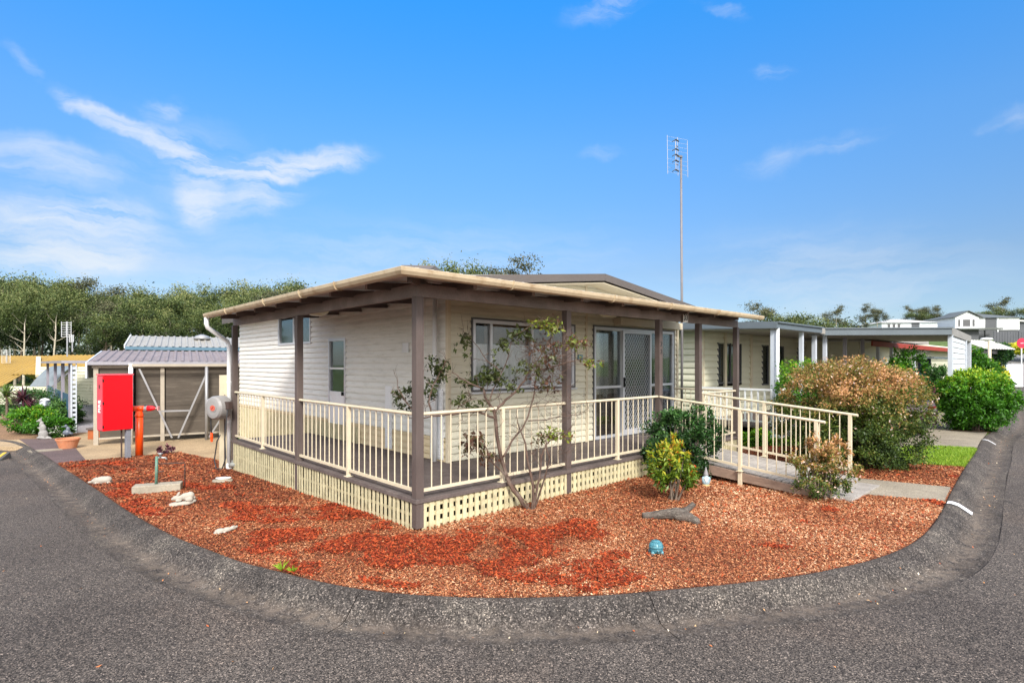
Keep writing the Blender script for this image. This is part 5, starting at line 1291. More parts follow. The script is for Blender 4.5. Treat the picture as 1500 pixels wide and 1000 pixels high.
MB().box(0, 9, 0, 7, 0, 5.2).build('wall', M_CHAR, t); MB().add([(-.5, -.5, 5.2), (9.5, -.5, 4.6), (9.5, 7.5, 4.6), (-.5, 7.5, 5.2), (-.5, -.5, 5.5), (9.5, -.5, 4.9), (9.5, 7.5, 4.9), (-.5, 7.5, 5.5)], [(0, 1, 5, 4), (4, 5, 6, 7), (1, 2, 6, 5), (3, 0, 4, 7), (3, 2, 1, 0)]).build('roof', M_ROOFW, t)
MB().box(1, 8, -1.4, 0, 2.5, 2.8).build('balcony', M_WREND, t)
# teal roof between the houses
t = box_house('low_house', 'low house with a pale teal roof between the two storey houses', ((1364-CX)/F*88, 88), 0, 4.6, 4.5, 4.2, 2.4, M_WREND, mat('teal roof', (.25, .40, .42), .5), .55, .3)
# long grey fence
a = ray(1456, 488, 74); t = thing('boundary_fence', 'long charcoal metal boundary fence below the houses on the rise', 'fence', (a[0], a[1], 3.2), .08)
mb = MB()
for k in range(70): mb.box(k*.4, k*.4+.36, 0, .03+.03*(k % 2), 0, 2.9)
mb.build('panels', M_CHAR, t)
for k in range(8): MB().box(k*3.6-.06, k*3.6+.06, -.06, .0, 0, 3.0).build('post', M_CHAR, t)
# cross street, its centre line and grass beyond
def strip(name, pts, m, z=.0):
    vs = [(x, y, zfar(x, y)+dz) for x, y, dz in pts]; o = MB().add(vs, [tuple(range(len(vs)))]).build(name, m); o['kind'] = 'structure'; return o
M_ROADF = mat('far asphalt', (.19, .185, .18), .8, .08, 1, 10, .05)
rd = []
for y in range(46, 76, 3): rd.append([(y*.845, y, .43 if y < 48 else .22), (y*1.15, y, .43 if y < 48 else .22)])
vs = [(x, y, zfar(x, y)+dz) for r_ in rd for x, y, dz in r_]; o = MB().add(vs, [(2*i, 2*i+1, 2*i+3, 2*i+2) for i in range(len(rd)-1)]).build('hill_road', M_ROADF); o['kind'] = 'structure'
o = MB().quad((41.5, 47.0, -.07), (60, 47.0, -.07), (60, 47.9, -.07), (41.9, 47.9, -.07)).build('road_line', mat('white road paint', (.7, .7, .68), .6)); o['kind'] = 'structure'
# traffic sign, street lamp
a = gp(1497, 522); D = 58; x = (1497-CX)/F*D
t = thing('road_sign', 'round pinkish red sign on a post at the right edge by the fence', 'sign', (x, D, zfar(x, D)), 0)
zz = EYE+(HY-502.5)/F*D-zfar(x, D)
MB().tube([(0, 0.05, 0), (0, 0.05, zz+.4)], .05, 8).build('post', M_WREND, t)
mb = MB(); mb.tube([(0, 0, zz), (0, .03, zz)], .52, 28); mb.build('disc', mat('sign red', (.70, .02, .06), .4), t)
MB().box(-.16, .16, -.02, 0, zz-.05, zz+.05).build('sign_panel', mat('pale pink sign panel', (.65, .35, .38), .5), t)
a = gp(1460, 545); D = 29; x = (1449.5-CX)/F*D; z1 = EYE+(HY-497)/F*D
t = thing('street_lamp', 'short cream street lamp with flat white head rising above the hedge', 'street lamp', (x, D, 0))
MB().tube([(0, 0, 0), (0, 0, z1-.1)], .075, 10).build('pole', M_CREAM, t, smooth=True)
mb = MB(); mb.lathe([(.06, -.10), (.26, -.02), (.33, .02), (.28, .06), (.05, .10)], (-.15, 0, z1), 20, sy=.5); mb.build('lamp_head', M_WREND, t, smooth=True)
D = 44; x = (1487-CX)/F*D
t = thing('utility_cabinet', 'white boxy cabinet frame beside the cross street at the right edge', 'cabinet', (x, D, -.1))
MB().box(-.65, .65, 0, .8, .1, 1.9).build('body', M_WREND, t, bevel=.03); MB().box(-.75, -.65, -.05, .85, 0, 2.0).build('side_panel', M_NPOST, t)
# parked car, mostly hidden by the copper shrub
x, y = 9.35, 15.3
t = thing('parked_car', 'dark purple car in the driveway mostly hidden by the big copper shrub', 'car', (x, y, .01), math.radians(100))
prof = [(-1.9, .35), (-1.95, .7), (-1.85, .95), (-1.0, 1.02), (-.45, 1.42), (.75, 1.45), (1.55, 1.08), (1.92, 1.0), (1.98, .6), (1.9, .32)]
M_CAR = mat('aubergine car paint', (.035, .012, .025), .2, .05, 1, 10, 0, spec=.7)
mb = MB(); n = len(prof); vs = []
for s_, k in ((-.8, .93), (-.72, 1), (.72, 1), (.8, .93)): vs += [(p_[0]*(.985 if abs(s_) > .75 else 1), s_*(1 if p_[1] < 1.05 else .88), .3+(p_[1]-.3)*(k if abs(s_) > .75 else 1)) for p_ in prof]
mb.add(vs, [(k*n+i, k*n+(i+1) % n, (k+1)*n+(i+1) % n, (k+1)*n+i) for k in range(3) for i in range(n)]+[tuple(range(n)), tuple(reversed(range(3*n, 4*n)))]); mb.build('body', M_CAR, t, fix=True, bevel=.03)
for sx in (-1.2, 1.25):
    for sy in (-.78, .78):
        wh = MB().tube([(sx, sy-.09, .31), (sx, sy+.09, .31)], .31, 22).build('wheel', M_INK, t); MB().tube([(sx, sy-.1, .31), (sx, sy+.1, .31)], .18, 16).build('rim', M_ALU, wh)
for sy in (-.6, .6): MB().box(-1.93, -1.87, sy-.12, sy+.12, .72, .82).build('tail_light', mat('tail light red', (.12, .005, .005), .2), t)
MB().box(-.42, .72, -.74, .74, 1.08, 1.36).build('windows', M_INK, t)

# ================================================================ left hand neighbours
M_POLY = mat('weathered plastic sheet', (.085, .068, .052), .7, .2, 1.2, 25, .1, dirt=(.19, .16, .125), dirt_amt=.6, dirt_scale=1.5, stretch=(1, 1, 9))
M_TAN = mat('tan painted frame', (.40, .35, .28), .6, .1)
M_STRIPE = mat('weathered ribbed roof', (.25, .21, .205), .6, .15, 2, 12, .1, dirt=(.12, .06, .06), dirt_amt=.7, dirt_scale=4)
M_ROOFC = mat('cream ribbed roof', (.33, .315, .28), .5, .1, 2, 12, .05, dirt=(.20, .17, .14), dirt_amt=.4, dirt_scale=4)
M_STEEL = mat('galvanised steel', (.36, .36, .37), .4, .1, metal=.4)
def w3(px, py, D): p = ray(px, py, D); return p
gb = gp(138, 651.5); DL = gb[1]
ax0 = np.array([gb[0], gb[1]]); gr_ = gp(237, 645.5)
dirx = unit(np.array([[gr_[0]-gb[0], gr_[1]-gb[1]]]))[0]; diry = np.array([-dirx[1], dirx[0]]); rot = math.atan2(dirx[1], dirx[0]); Zg = gb[2]
print('left carport', ax0, rot, Zg, DL)
def c_on(px, py, dy=0):
    o = ax0+dy*diry; a = (px-CX)/F; tt = (a*o[1]-o[0])/(dirx[0]-a*dirx[1]); D = o[1]+dirx[1]*tt
    return tt, EYE+(HY-py)*D/F-Zg
C = thing('screened_carport', 'low carport with weathered plastic screens and steel cross braces left of the cabin', 'carport', (ax0[0], ax0[1], Zg), rot)
_, he = c_on(138, 533); xr, her = c_on(331, 530); x1_, _ = c_on(193, 600); x2_, _ = c_on(238, 600); x3_, _ = c_on(302, 600)
print('carport eave', he, her, xr)
he = (he+her)/2; XR = xr+1.6
for a, b in ((.12, x1_), (x1_+.1, x2_-.03), (x2_+.08, x3_), (x3_+.05, XR)):
    m = MB(); m.box(a, b, .0, .012, .16, he-.14); m.box(a, b, -.012, 0, (he)*.45, he*.45+.02); m.box(a, b, -.012, .0, he*.30, he*.30+.015); m.build('screen_panel', M_POLY, C)
for a, w_, m_ in ((.04, .11, M_TAN), (x2_, .1, M_TAN), (XR, .1, M_TAN)): MB().box(a-w_/2, a+w_/2, -.04, .06, -.03, he-.05).build('post', m_, C)
for a, r_ in ((x1_, .055), (x3_, .045)): MB().tube([(a, -.35, -.05), (a, -.35, he-.02)], r_, 12).build('post', M_WHITE if a == x1_ else M_STEEL, C, smooth=True)
mb = MB(); mb.box(-.05, XR, -.05, .04, he-.14, he-.05); mb.box(x1_-.05, XR, -.40, -.34, he-.10, he-.03); mb.build('top_beam', M_TAN, C)
mb = MB(); mb.box(.1, XR, -.03, .05, .14, .19); mb.build('bottom_rail', M_TAN, C)
for (ax_, ay_), (bx2, by2) in (((204, 540), (252, 641)), ((302, 548), (261, 641)), ((332, 600), (306, 640)), ((236, 602), (278, 601))):
    p0 = c_on(ax_, ay_, -.3); p1 = c_on(bx2, by2, -.3); MB().beam((p0[0], -.3, p0[1]), (p1[0], -.3, p1[1]), .03, .045).build('brace', M_STEEL, C)
# roof
_, zt1 = c_on(112, 513, 3.0); d_r = 3.2
xl, _ = c_on(112, 520, d_r); zb_ = EYE+(HY-514.5)*(ax0+d_r*diry+2*dirx)[1]/F-Zg
mb = MB(); corr(mb, (-.12, -.15, he+.02), (XR+.2, -.15, he+.02), (XR+.2, d_r, zb_), (-.12, d_r, zb_), .2, .03); rf = mb.build('roof', M_STRIPE, C)
mb = MB(); mb.beam((-.14, -.18, he-.01), (XR+.2, -.18, he-.01), .05, .09); mb.build('gutter', M_GREYP, rf)
mb = MB(); mb.add([(-.14, -.15, he-.42), (-.14, d_r, he-.42), (-.14, d_r, zb_), (-.14, -.15, he+.02), (-.18, -.15, he-.42), (-.18, d_r, he-.42), (-.18, d_r, zb_), (-.18, -.15, he+.02)], [(0, 1, 2, 3), (7, 6, 5, 4), (0, 3, 7, 4), (3, 2, 6, 7), (2, 1, 5, 6), (1, 0, 4, 5)]); mb.build('side_fascia', M_NPOST, C)
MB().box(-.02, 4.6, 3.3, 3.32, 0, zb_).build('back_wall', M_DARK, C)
# home behind it
Hm = thing('left_home', 'cream ribbed gable roofed home with a blue gutter behind the screened carport', 'house', (ax0[0], ax0[1], Zg), rot)
y0 = 3.5; o_ = ax0+y0*diry
def c3(px, py, dy): a = c_on(px, py, dy); return (a[0], dy, a[1])
e0 = c3(186, 507, y0); e1 = c3(345, 510, y0); yr = y0+2.6; r0 = c3(154.5, 490, yr-.3); r1 = c3(345, 495.5, yr)
ze = (e0[2]+e1[2])/2; zr = (r0[2]+r1[2])/2
xg = e0[0]-.05
corr_mb = MB(); corr(corr_mb, (xg, y0, ze), (e1[0]+3, y0, ze), (e1[0]+3, yr, zr), (xg, yr, zr), .2, .03); corr(corr_mb, (xg, yr+2.6, ze), (e1[0]+3, yr+2.6, ze), (e1[0]+3, yr, zr), (xg, yr, zr), .2, .03)
rf = corr_mb.build('roof', M_ROOFC, Hm)
MB().beam((xg, y0-.03, ze-.05), (e1[0]+3, y0-.03, ze-.05), .06, .11).build('gutter', mat('steel blue paint', (.10, .19, .26), .45), rf)
mb = MB(); mb.beam((xg-.02, y0, ze+.0), (xg-.02, yr, zr+.0), .03, .12); mb.beam((xg-.02, yr+2.6, ze), (xg-.02, yr, zr), .03, .12); mb.build('barge_board', M_WHITE, rf)
mb = MB(); siding(mb, (xg+.1, y0), (0, 1), (-1, 0), 0.1, 5.1, 0, ze-.05, .15); siding(mb, (0, y0+.12), (1, 0), (0, -1), xg+.1, e1[0]+3, 0, ze-.05, .15)
mb.add([(xg+.1, y0+.1, ze-.05), (xg+.1, yr, zr-.05), (xg+.1, yr+2.5, ze-.05)], [(2, 1, 0)]); mb.build('wall', M_NWALL, Hm)
# whirlybird-like flat roof vent
q = c3(296, 497, y0+1.9); mb = MB(); mb.lathe([(.25, 0), (.3, .05), (.22, .14), (.05, .2)], (q[0], q[1], ze+(zr-ze)*.75), 16); mb.build('roof_vent', M_STEEL, rf, smooth=True)
# white panelled car shape and dark porch inside the opening between carport and blue porch
g2 = gp(104, 640)
# blue panelled porch
g0 = gp(106, 636); D0 = g0[1]; Pc = thing('blue_porch', 'small porch with blue lower panels and mauve posts left of the screened carport', 'porch', (g0[0], g0[1], g0[2]), HROT+PI/2)
# local x runs back along the left direction, y points away to the left
def p_on(px, py):
    o = np.array([g0[0], g0[1]]); a = (px-CX)/F; tt = (a*o[1]-o[0])/(UL[0]-a*UL[1]); D = o[1]+UL[1]*tt
    return tt, EYE+(HY-py)*D/F-g0[2]
xs = [p_on(px, 560)[0] for px in (103, 92, 81, 70)]; ztp = p_on(103, 532)[1]; zpn = p_on(103, 579)[1]; zpb = p_on(103, 622)[1]
print('porch', xs, ztp, zpn, zpb)
M_MAUV = mat('mauve grey paint', (.30, .28, .33), .5); M_BLUP = mat('denim blue panel', (.03, .09, .15), .5)
for x in xs: MB().box(x-.05, x+.05, -.05, .05, 0, ztp).build('post', M_MAUV, Pc)
for a, b in zip(xs, xs[1:]): MB().box(a+.05, b-.05, -.015, .015, zpb, zpn).build('panel', M_BLUP, Pc)
mb = MB(); mb.box(xs[0]-.4, xs[-1]+.3, -2.6, .25, ztp, ztp+.09); mb.build('roof', M_GREYP, Pc)
mb = MB(); mb.box(xs[0]-.3, xs[-1], -2.5, .02, 0, max(.1, zpb-.03)); mb.build('floor', M_GREYP, Pc)
mb = MB()
for k in range(14): mb.box(xs[0]-.32, xs[0]-.3, -.12, .02, .1+k*(ztp-.15)/14, .1+k*(ztp-.15)/14+(ztp/14)*.55)
mb.box(xs[0]-.34, xs[0]-.32, -.02, .02, 0, ztp).box(xs[0]-.34, xs[0]-.32, -.14, -.11, 0, ztp); mb.build('lattice_edge', M_NPOST, Pc)
mb = MB(); siding(mb, (0, -2.6), (1, 0), (0, 1), xs[0]+.2, xs[-1]+.3, 0, ztp, .14); mb.build('rear_wall', M_GREYF, Pc)
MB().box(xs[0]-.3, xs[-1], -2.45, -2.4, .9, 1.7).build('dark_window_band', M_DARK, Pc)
# carport bay opening: posts, dark interior, wall
t = thing('entry_steps', 'orange brown timber step in the dark opening beside the blue porch', 'step', gp(128, 645), 0)
MB().box(-.22, .42, 0.3, .6, 0, .28).build('riser', mat('orange stained timber', (.36, .10, .03), .6), t); MB().box(-.24, .44, .25, .65, .28, .33).build('tread', M_DECK, t)
g = gp(118, 640); t = thing('white_fridge', 'white appliance standing in the dark opening beside the carport', 'appliance', (g[0]+.25, g[1]+1.2, g[2]+.2))
MB().box(-.3, .3, -.3, .3, 0, 1.2).build('body', M_WHITE, t, bevel=.03); MB().box(-.3, .3, -.32, -.3, .75, .77).build('door_gap', M_INK, t); MB().box(.2, .23, -.35, -.3, .8, 1.1).build('handle', M_STEEL, t)
# mustard roofed house
M_MUS = mat('mustard ribbed roof', (.34, .215, .045), .5, .08, 1, 20, .05)
g = ray(-70, 560, 30); t = thing('mustard_roof_house', 'house with a mustard yellow ribbed roof behind the left garden', 'house', (g[0], g[1], -.4), .0)
rg = ray(0, 521, 34); zr_ = rg[2]+.4; ze_ = ray(0, 566, 30)[2]+.4; xa = -3; xb = ray(56, 520, 33)[0]-g[0]; xc = ray(112, 520, 33)[0]-g[0]+2
mb = MB(); corr(mb, (xa, 0, ze_), (xb+.6, 0, ze_), (xb-.3, 4.5, zr_), (xa, 4.5, zr_), .25, .035); corr(mb, (xb-.3, 1.5, ze_+(zr_-ze_)*.36), (xc, 1.5, ze_+(zr_-ze_)*.36), (xc, 4.5, zr_+.05), (xb-.3, 4.5, zr_+.05), .25, .035); corr(mb, (xa, 9, ze_), (xc, 9, ze_), (xc, 4.5, zr_), (xa, 4.5, zr_), .25, .035)
rf = mb.build('roof', M_MUS, t)
p0 = ray(48, 517, 33.5); p1 = ray(57, 542, 31.5); MB().beam((p0[0]-g[0], 3.9, zr_-.1), (p1[0]-g[0]+.2, 1.2, ze_+.55), .22, .14).build('barge_board', M_CREAM, rf)
mb = MB(); siding(mb, (0, .4), (1, 0), (0, -1), xa, xc, 0, ze_, .18); mb.build('wall', M_NWALL, t)
# curved pale awning beside the blue porch
D = 27; a0 = ray(43, 565, D); a1 = ray(76, 571, D)
t = thing('curved_awning', 'curved grey plastic awning over a cream wall between the cordylines and the blue porch', 'awning', (a0[0], D, -.35)); w_ = a1[0]-a0[0]
mb = MB(); vs = []; k = 9; z_e = ray(43, 566, D)[2]+.35; z_t = ray(60, 536, D)[2]+.35
for i in range(k+1):
    f = i/k; yy_ = 1.1*f; zz_ = z_e+(z_t-z_e)*math.sin(f*PI/2); vs += [(.35*f, yy_, zz_), (w_+.35*f, yy_, zz_)]
mb.add(vs, [(2*i, 2*i+1, 2*i+3, 2*i+2) for i in range(k)]); o = mb.build('canopy', mat('grey polycarbonate', (.17, .20, .22), .35), t); sm = o.modifiers.new('solid', 'SOLIDIFY'); sm.thickness = .02
for f in (.33, .66, 1.0): MB().beam((w_*f, 0, z_e), (w_*f+.35, 1.1, z_t), .04, .05).build('rib', M_GREYP, t)
mb = MB(); siding(mb, (0, 1.15), (1, 0), (0, -1), -.5, w_+3.0, 0, z_t-.05, .16); mb.build('wall', M_NWALL, t)
# bits by the garden
g = gp(48, 628); t = thing('garden_lantern', 'small white mailbox like lantern among the left garden shrubs', 'mailbox', (g[0], g[1]+.5, g[2]))
MB().box(-.03, .03, -.03, .03, 0, .75).build('post', M_NPOST, t); MB().box(-.11, .11, -.13, .13, .75, .95).build('box', M_NPOST, t, bevel=.03)
MB().lathe([(.15, 0), (.11, .05), (.02, .08)], (0, 0, .95), 12).build('cap', M_WHITE, t)
g = gp(-2, 618); o = thing('white_post', 'white square post at the left edge behind the green cordyline', 'post', (g[0], g[1]+1, g[2])); MB().box(-.07, .07, -.07, .07, 0, 1.2).build('shaft', M_NPOST, o, bevel=.01); MB().lathe([(.1, 0), (.08, .04), (.01, .06)], (0, 0, 1.2), 8).build('cap', M_WHITE, o)
# neighbours' aerials
def small_aerial(px, pyt, pyb, D, label, w_=.5):
    z1 = EYE+(HY-pyt)/F*D; z0 = EYE+(HY-pyb)/F*D; t = thing('television_aerial', label, 'aerial', ((px-CX)/F*D, D, z0))
    MB().tube([(0, 0, 0), (0, 0, z1-z0)], .03, 6).build('mast', M_STEEL, t)
    mb = MB(); hh = z1-z0
    for i in range(7): mb.beam((-w_/2, -.05, hh-.05-i*.12*w_*2), (w_/2, -.05, hh-.05-i*.12*w_*2), .012, .012)
    for s in (-.5, 0, .5): mb.beam((s*w_, -.05, hh), (s*w_, -.05, hh-.8*w_*2), .012, .012)
    mb.build('grid', M_WHITE, t)
small_aerial(98.5, 471, 522, 24, 'grid shaped television aerial above the blue porch in front of the bush line', .42)
small_aerial(106, 490, 515, 25, 'thin low aerial right of the grid shaped one', .2)
small_aerial(10, 512, 530, 33, 'small rooftop aerial on the mustard roof at the far left', .5)
# ================================================================ things on and round the garden bed
M_STONE = mat('weathered cast stone', (.36, .32, .25), .85, .18, 6, 60, .4, dirt=(.22, .19, .15), dirt_amt=.6, dirt_scale=14)
M_STONEW = mat('pale cast stone', (.42, .385, .33), .85, .15, 6, 60, .4, dirt=(.28, .25, .20), dirt_amt=.5, dirt_scale=16)
M_GALV = mat('galvanised pipe', (.42, .44, .44), .45, .12, 6, 50, .1, metal=.5)
M_RED = mat('bright red enamel', (.72, .004, .012), .35, .04, 2, 30, .02)
M_ORA = mat('orange red enamel', (.80, .075, .008), .35, .06, 2, 30, .02)
M_VERD = mat('worn green paint', (.10, .22, .17), .6, .25, 10, 60, .3, dirt=(.32, .27, .22), dirt_amt=.7, dirt_scale=18)
# --- red fire cabinet on its post
g = gp(190, 671); D = g[1]
def loc3(px, py, D): return ray(px, py, D)
t = thing('fire_hose_cabinet', 'bright red metal fire cabinet standing on a grey post at the mulch edge', 'cabinet', (g[0], g[1], g[2]), math.radians(57))
zt = EYE+(HY-549)/F*D-g[2]; zb = EYE+(HY-628)/F*D-g[2]; wd_ = .60
MB().box(-.55, .06, -.02, .27, zb, zt).build('body', M_RED, t, bevel=.006)
MB().box(-.57, .075, -.035, .285, zt, zt+.03).build('top_flange', mat('faded pink red enamel', (.68, .10, .13), .5), t)
MB().box(-.562, -.551, -.01, .26, zb+.02, zt-.02).build('side_door', mat('paler red enamel', (.62, .07, .10), .5), t)  # side door in a paler red than the body
for z in (zt-.12, (zt+zb)/2, zb+.1): MB().box(-.556, -.535, -.035, -.02, z-.03, z+.03).build('hinge', M_INK, t)
MB().box(-.57, -.562, .11, .14, zt-.3, zt-.22).build('latch', M_INK, t)
text_mesh('lettering', 'FIRE', .16, M_PLATE, t, .002, loc=(-.565, .125, (zt+zb)/2-.08), rot=(PI/2, -PI/2, -PI/2))
MB().box(-.06, .04, .02, .12, -.05, zb).build('post', mat('blue grey post paint', (.22, .23, .27), .5), t, bevel=.004)
MB().tube([(-.13, .1, -.02), (-.13, .1, zb)], .018, 8).build('riser_pipe', M_BRND, t)
# --- orange standpipe with two red capped outlets
g = gp(204, 667); t = thing('hydrant_standpipe', 'orange red hydrant standpipe with two capped outlets beside the red cabinet', 'hydrant', g, math.radians(8))
zz = EYE+(HY-598)/F*g[1]-g[2]; r_ = 5/F*g[1]
MB().tube([(0, 0, -.05), (0, 0, zz-.1)], r_, 20).build('pipe', M_ORA, t, smooth=True)
mb = MB(); mb.lathe([(r_*1.12, -.2), (r_*1.15, -.17), (r_*.95, -.13), (r_*.85, -.06)], (0, 0, zz), 20); mb.tube([(-.13, 0, zz), (0, 0, zz), (.13, 0, zz)], .062, 16); mb.build('tee', M_ORA, t, smooth=True)
for s in (-1, 1):
    mb = MB(); mb.tube([(s*.13, 0, zz), (s*.19, 0, zz)], .078, 16); a = mb.build('coupling', M_STEEL, t)
    for k in range(3): MB().box(s*.16-.02, s*.16+.02, -.09+.06*k, -.06+.06*k, zz+.07, zz+.085).build('clamp_lug', M_INK, a)
    MB().tube([(s*.19, 0, zz), (s*.27, 0, zz), (s*.36, 0, zz)], [.066, .066, .035], 16).build('outlet_cap', M_RED, t, smooth=False)
mb = MB(); mb.tube([(.36, 0, zz), (.44, 0, zz)], .012, 8); mb.box(.425, .44, -.05, .05, zz-.05, zz+.05); mb.build('pull_tab', mat('pink tag', (.75, .35, .35), .5), t)
# --- garden tap with block
g = gp(226, 722); t = thing('garden_tap', 'old galvanised garden tap with flaking green pipe set in a long concrete block', 'tap', (g[0], g[1]+.1, g[2]), math.radians(22))
MB().box(-.34, .33, -.12, .12, -.03, .13).build('concrete_block', M_STONE, t, bevel=.012)
zz = EYE+(HY-668)/F*(g[1]+.1)-g[2]
mb = MB(); mb.tube([(-.03, 0, .1), (-.02, 0, zz)], .022, 10); mb.build('pipe', M_VERD, t, smooth=True)
mb = MB(); mb.tube([(-.02, 0, zz-.03), (.02, 0, zz-.02), (.10, 0, zz-.03), (.12, 0, zz-.06)], .014, 8); mb.lathe([(.02, 0), (.02, .05), (.035, .055), (.035, .07)], (.03, 0, zz-.02), 10); mb.build('tap_head', M_GALV, t, smooth=True)
mb = MB(); mb.tube([(-.02, 0, zz-.12), (.36, .0, zz-.13), (.375, 0, zz-.15), (.37, .02, .0)], .009, 8); mb.tube([(-.02, 0, zz-.25), (.08, 0, zz-.25)], .011, 8); mb.build('bent_rod', M_BRND, t, smooth=True)
# --- hose reel on the veranda corner post
hx, hy = W(-.13, 6.66); D = hy; zc = EYE+(HY-596)/F*10.9
t = thing('hose_reel', 'grey retractable hose reel fixed high on the far left veranda post', 'hose reel', (W(-.30, 6.52)[0], W(-.30, 6.52)[1], zc), math.radians(-28))
mb = MB(); n = 28; R0 = .235
vs = []; fs = []
prof = [(-.15, .6), (-.14, .86), (-.10, .97), (0, 1.0), (.10, .97), (.14, .86), (.15, .6)]
for yy_, k in prof:
    for i in range(n):
        a = 2*PI*i/n; vs.append((R0*k*math.cos(a)*1.02, yy_, R0*k*math.sin(a)))
fs = [(j*n+i, (j+1)*n+i, (j+1)*n+(i+1) % n, j*n+(i+1) % n) for j in range(len(prof)-1) for i in range(n)]+[tuple(range(n)), tuple(reversed(range((len(prof)-1)*n, len(prof)*n)))]
mb.add(vs, fs)
M_REEL = mat('grey moulded plastic', (.27, .26, .255), .4, .05)
mb.build('case', M_REEL, t, smooth=False, fix=True, bevel=.006)
mb = MB(); mb.hexa([(-.23, -.13, .06), (-.02, -.13, .10), (-.02, .13, .10), (-.23, .13, .06)], [(-.20, -.13, .16), (-.03, -.13, .225), (-.03, .13, .225), (-.20, .13, .16)]); mb.build('snout', mat('pale grey plastic', (.42, .42, .44), .35), t, bevel=.02)
MB().box(-.235, -.17, -.09, .09, .03, .06).build('mouth', M_INK, t)
def disc(o, r, y, rx, m, nm, sx=1.4):
    k = 20; MB().add([(.03+r*sx*math.cos(2*PI*i/k), y, r*math.sin(2*PI*i/k)+.0) for i in range(k)]+[(.03+r*sx*math.cos(2*PI*i/k), y-.006, r*math.sin(2*PI*i/k)) for i in range(k)], [tuple(range(k, 2*k)), tuple(reversed(range(k)))]+[(i, (i+1) % k, k+(i+1) % k, k+i) for i in range(k)]).build(nm, m, o, fix=True)
disc(t, .075, -.152, 0, M_REEL, 'boss'); disc(t, .055, -.158, 0, mat('faded red badge', (.52, .10, .06), .5), 'badge', 1.35)
MB().add([(.075, -.166, .035), (.02, -.166, .01), (.045, -.166, .005), (-.02, -.166, -.035), (.03, -.166, -.015), (.01, -.166, -.005)], [(0, 1, 2), (3, 4, 5), (1, 2, 4, 5)]).build('badge_mark', mat('dark red mark', (.22, .01, .01), .5), t)
M_HOSE = mat('dark rubber hose', (.035, .035, .04), .5)
zg_ = g0_ = zg(*W(-.3, 6.52))-zc
MB().tube([(-.21, -.02, .05), (-.225, -.03, -.05), (-.215, -.03, -.35), (-.21, -.02, -.50)], .011, 8).build('hose', M_HOSE, t, smooth=True)
MB().tube([(-.21, -.02, -.50), (-.21, -.02, -.58), (-.205, -.02, -.68)], [.022, .028, .02], 10).build('nozzle', M_ORA, t)
mb = MB(); mb.tube([(.19, -.02, .08), (.26, 0, .02), (.25, -.03, -.3), (.22, -.04, -.6), (.27, -.05, -.95), (.18, -.06, zg_+.10), (.02, -.08, zg_+.09), (-.05, -.07, zg_+.25), (.02, -.06, zg_+.62), (.10, -.05, zg_+.74)], .012, 8); mb.build('supply_hose', M_HOSE, t, smooth=True)
MB().box(.15, .32, -.03, .06, -.02, .12).build('bracket', M_BRND, t)
# cream meter strip beside the post
o = thing('meter_board', 'narrow cream board with conduit behind the hose reel', 'board', (*W(-.12, 6.80), zg(*W(-.1, 6.8))), HROT)
MB().box(-.09, .06, .04, .07, 0, 1.9).build('board', M_CREAM, o); MB().tube([(.0, 0.02, 0), (.0, 0.02, 1.5)], .012, 8).build('conduit', M_BRND, o)
# valve at the foot of the lattice
g = gp(349, 688); t = thing('water_valve', 'dull grey water valve sticking out of the lattice base at the left corner', 'valve', (g[0]-.03, g[1]-.05, g[2]+.12), HROT)
mb = MB(); mb.tube([(.12, 0, 0), (-.02, 0, 0)], .03, 10); mb.tube([(-.02, 0, 0), (-.12, 0, 0)], .05, 12); mb.build('body', M_GALV, t); MB().tube([(-.06, 0, 0), (-.06, 0, .09)], .012, 8).build('stem', M_GALV, t)
# round stepping stone with white dish
g = gp(326, 706); t = thing('white_dish', 'shallow white oval dish lying on a flat stone near the downpipe', 'dish', (g[0], g[1], g[2]), .2)
mb = MB(); mb.lathe([(.15, 0), (.17, .02), (.16, .05), (.12, .055)], (0, 0, 0), 20, sy=.6); mb.build('stone', M_STONE, t, smooth=False)
MB().lathe([(.09, 0), (.13, .022), (.12, .03), (.05, .02)], (.015, 0, .055), 22, sy=.55).build('dish', M_PLATE, t, smooth=True)
# --- ornaments
g = gp(149, 708); blob('pig_ornament', [((.02, 0, .075), (.13, .07, .065)), ((.09, 0, .08), (.07, .065, .06)), ((-.10, 0, .065), (.06, .05, .045)), ((-.17, 0, .045), (.05, .028, .022)), ((-.10, .035, .105), (.02, .012, .022)), ((-.10, -.035, .105), (.02, .012, .022)), ((.12, .04, .02), (.05, .03, .025)), ((.12, -.04, .02), (.05, .03, .025)), ((-.06, -.05, .02), (.04, .025, .02)), ((0, 0, .015), (.15, .06, .02))], M_STONEW, .009, loc=(g[0], g[1], g[2]-.01), rotz=.25)
tag(bpy.data.objects['pig_ornament'], 'pale stone pig ornament lying in the mulch near the left kerb', 'ornament')
g = gp(268, 740); t = thing('rabbit_ornament', 'pale stone rabbit crouching on a rough white rock below the garden tap', 'ornament', (g[0], g[1], g[2]), .45)
blob('rock_base', [((-.02, 0, .03), (.16, .08, .035)), ((.09, .02, .05), (.08, .06, .035)), ((-.10, -.02, .02), (.07, .06, .03)), ((.02, -.05, .035), (.09, .04, .03))], M_STONEW, .009, t)
blob('rabbit_body', [((.05, 0, .125), (.09, .055, .055)), ((.09, 0, .135), (.055, .052, .055)), ((-.04, 0, .11), (.05, .04, .04)), ((-.09, 0, .115), (.042, .034, .034)), ((-.125, 0, .105), (.022, .022, .02)), ((-.06, .018, .165), (.016, .010, .04), .5), ((-.055, -.02, .165), (.016, .010, .042), .6), ((.14, 0, .10), (.02, .02, .02)), ((.08, -.045, .09), (.05, .02, .035)), ((-.05, -.03, .08), (.04, .015, .015))], M_STONEW, .007, t)
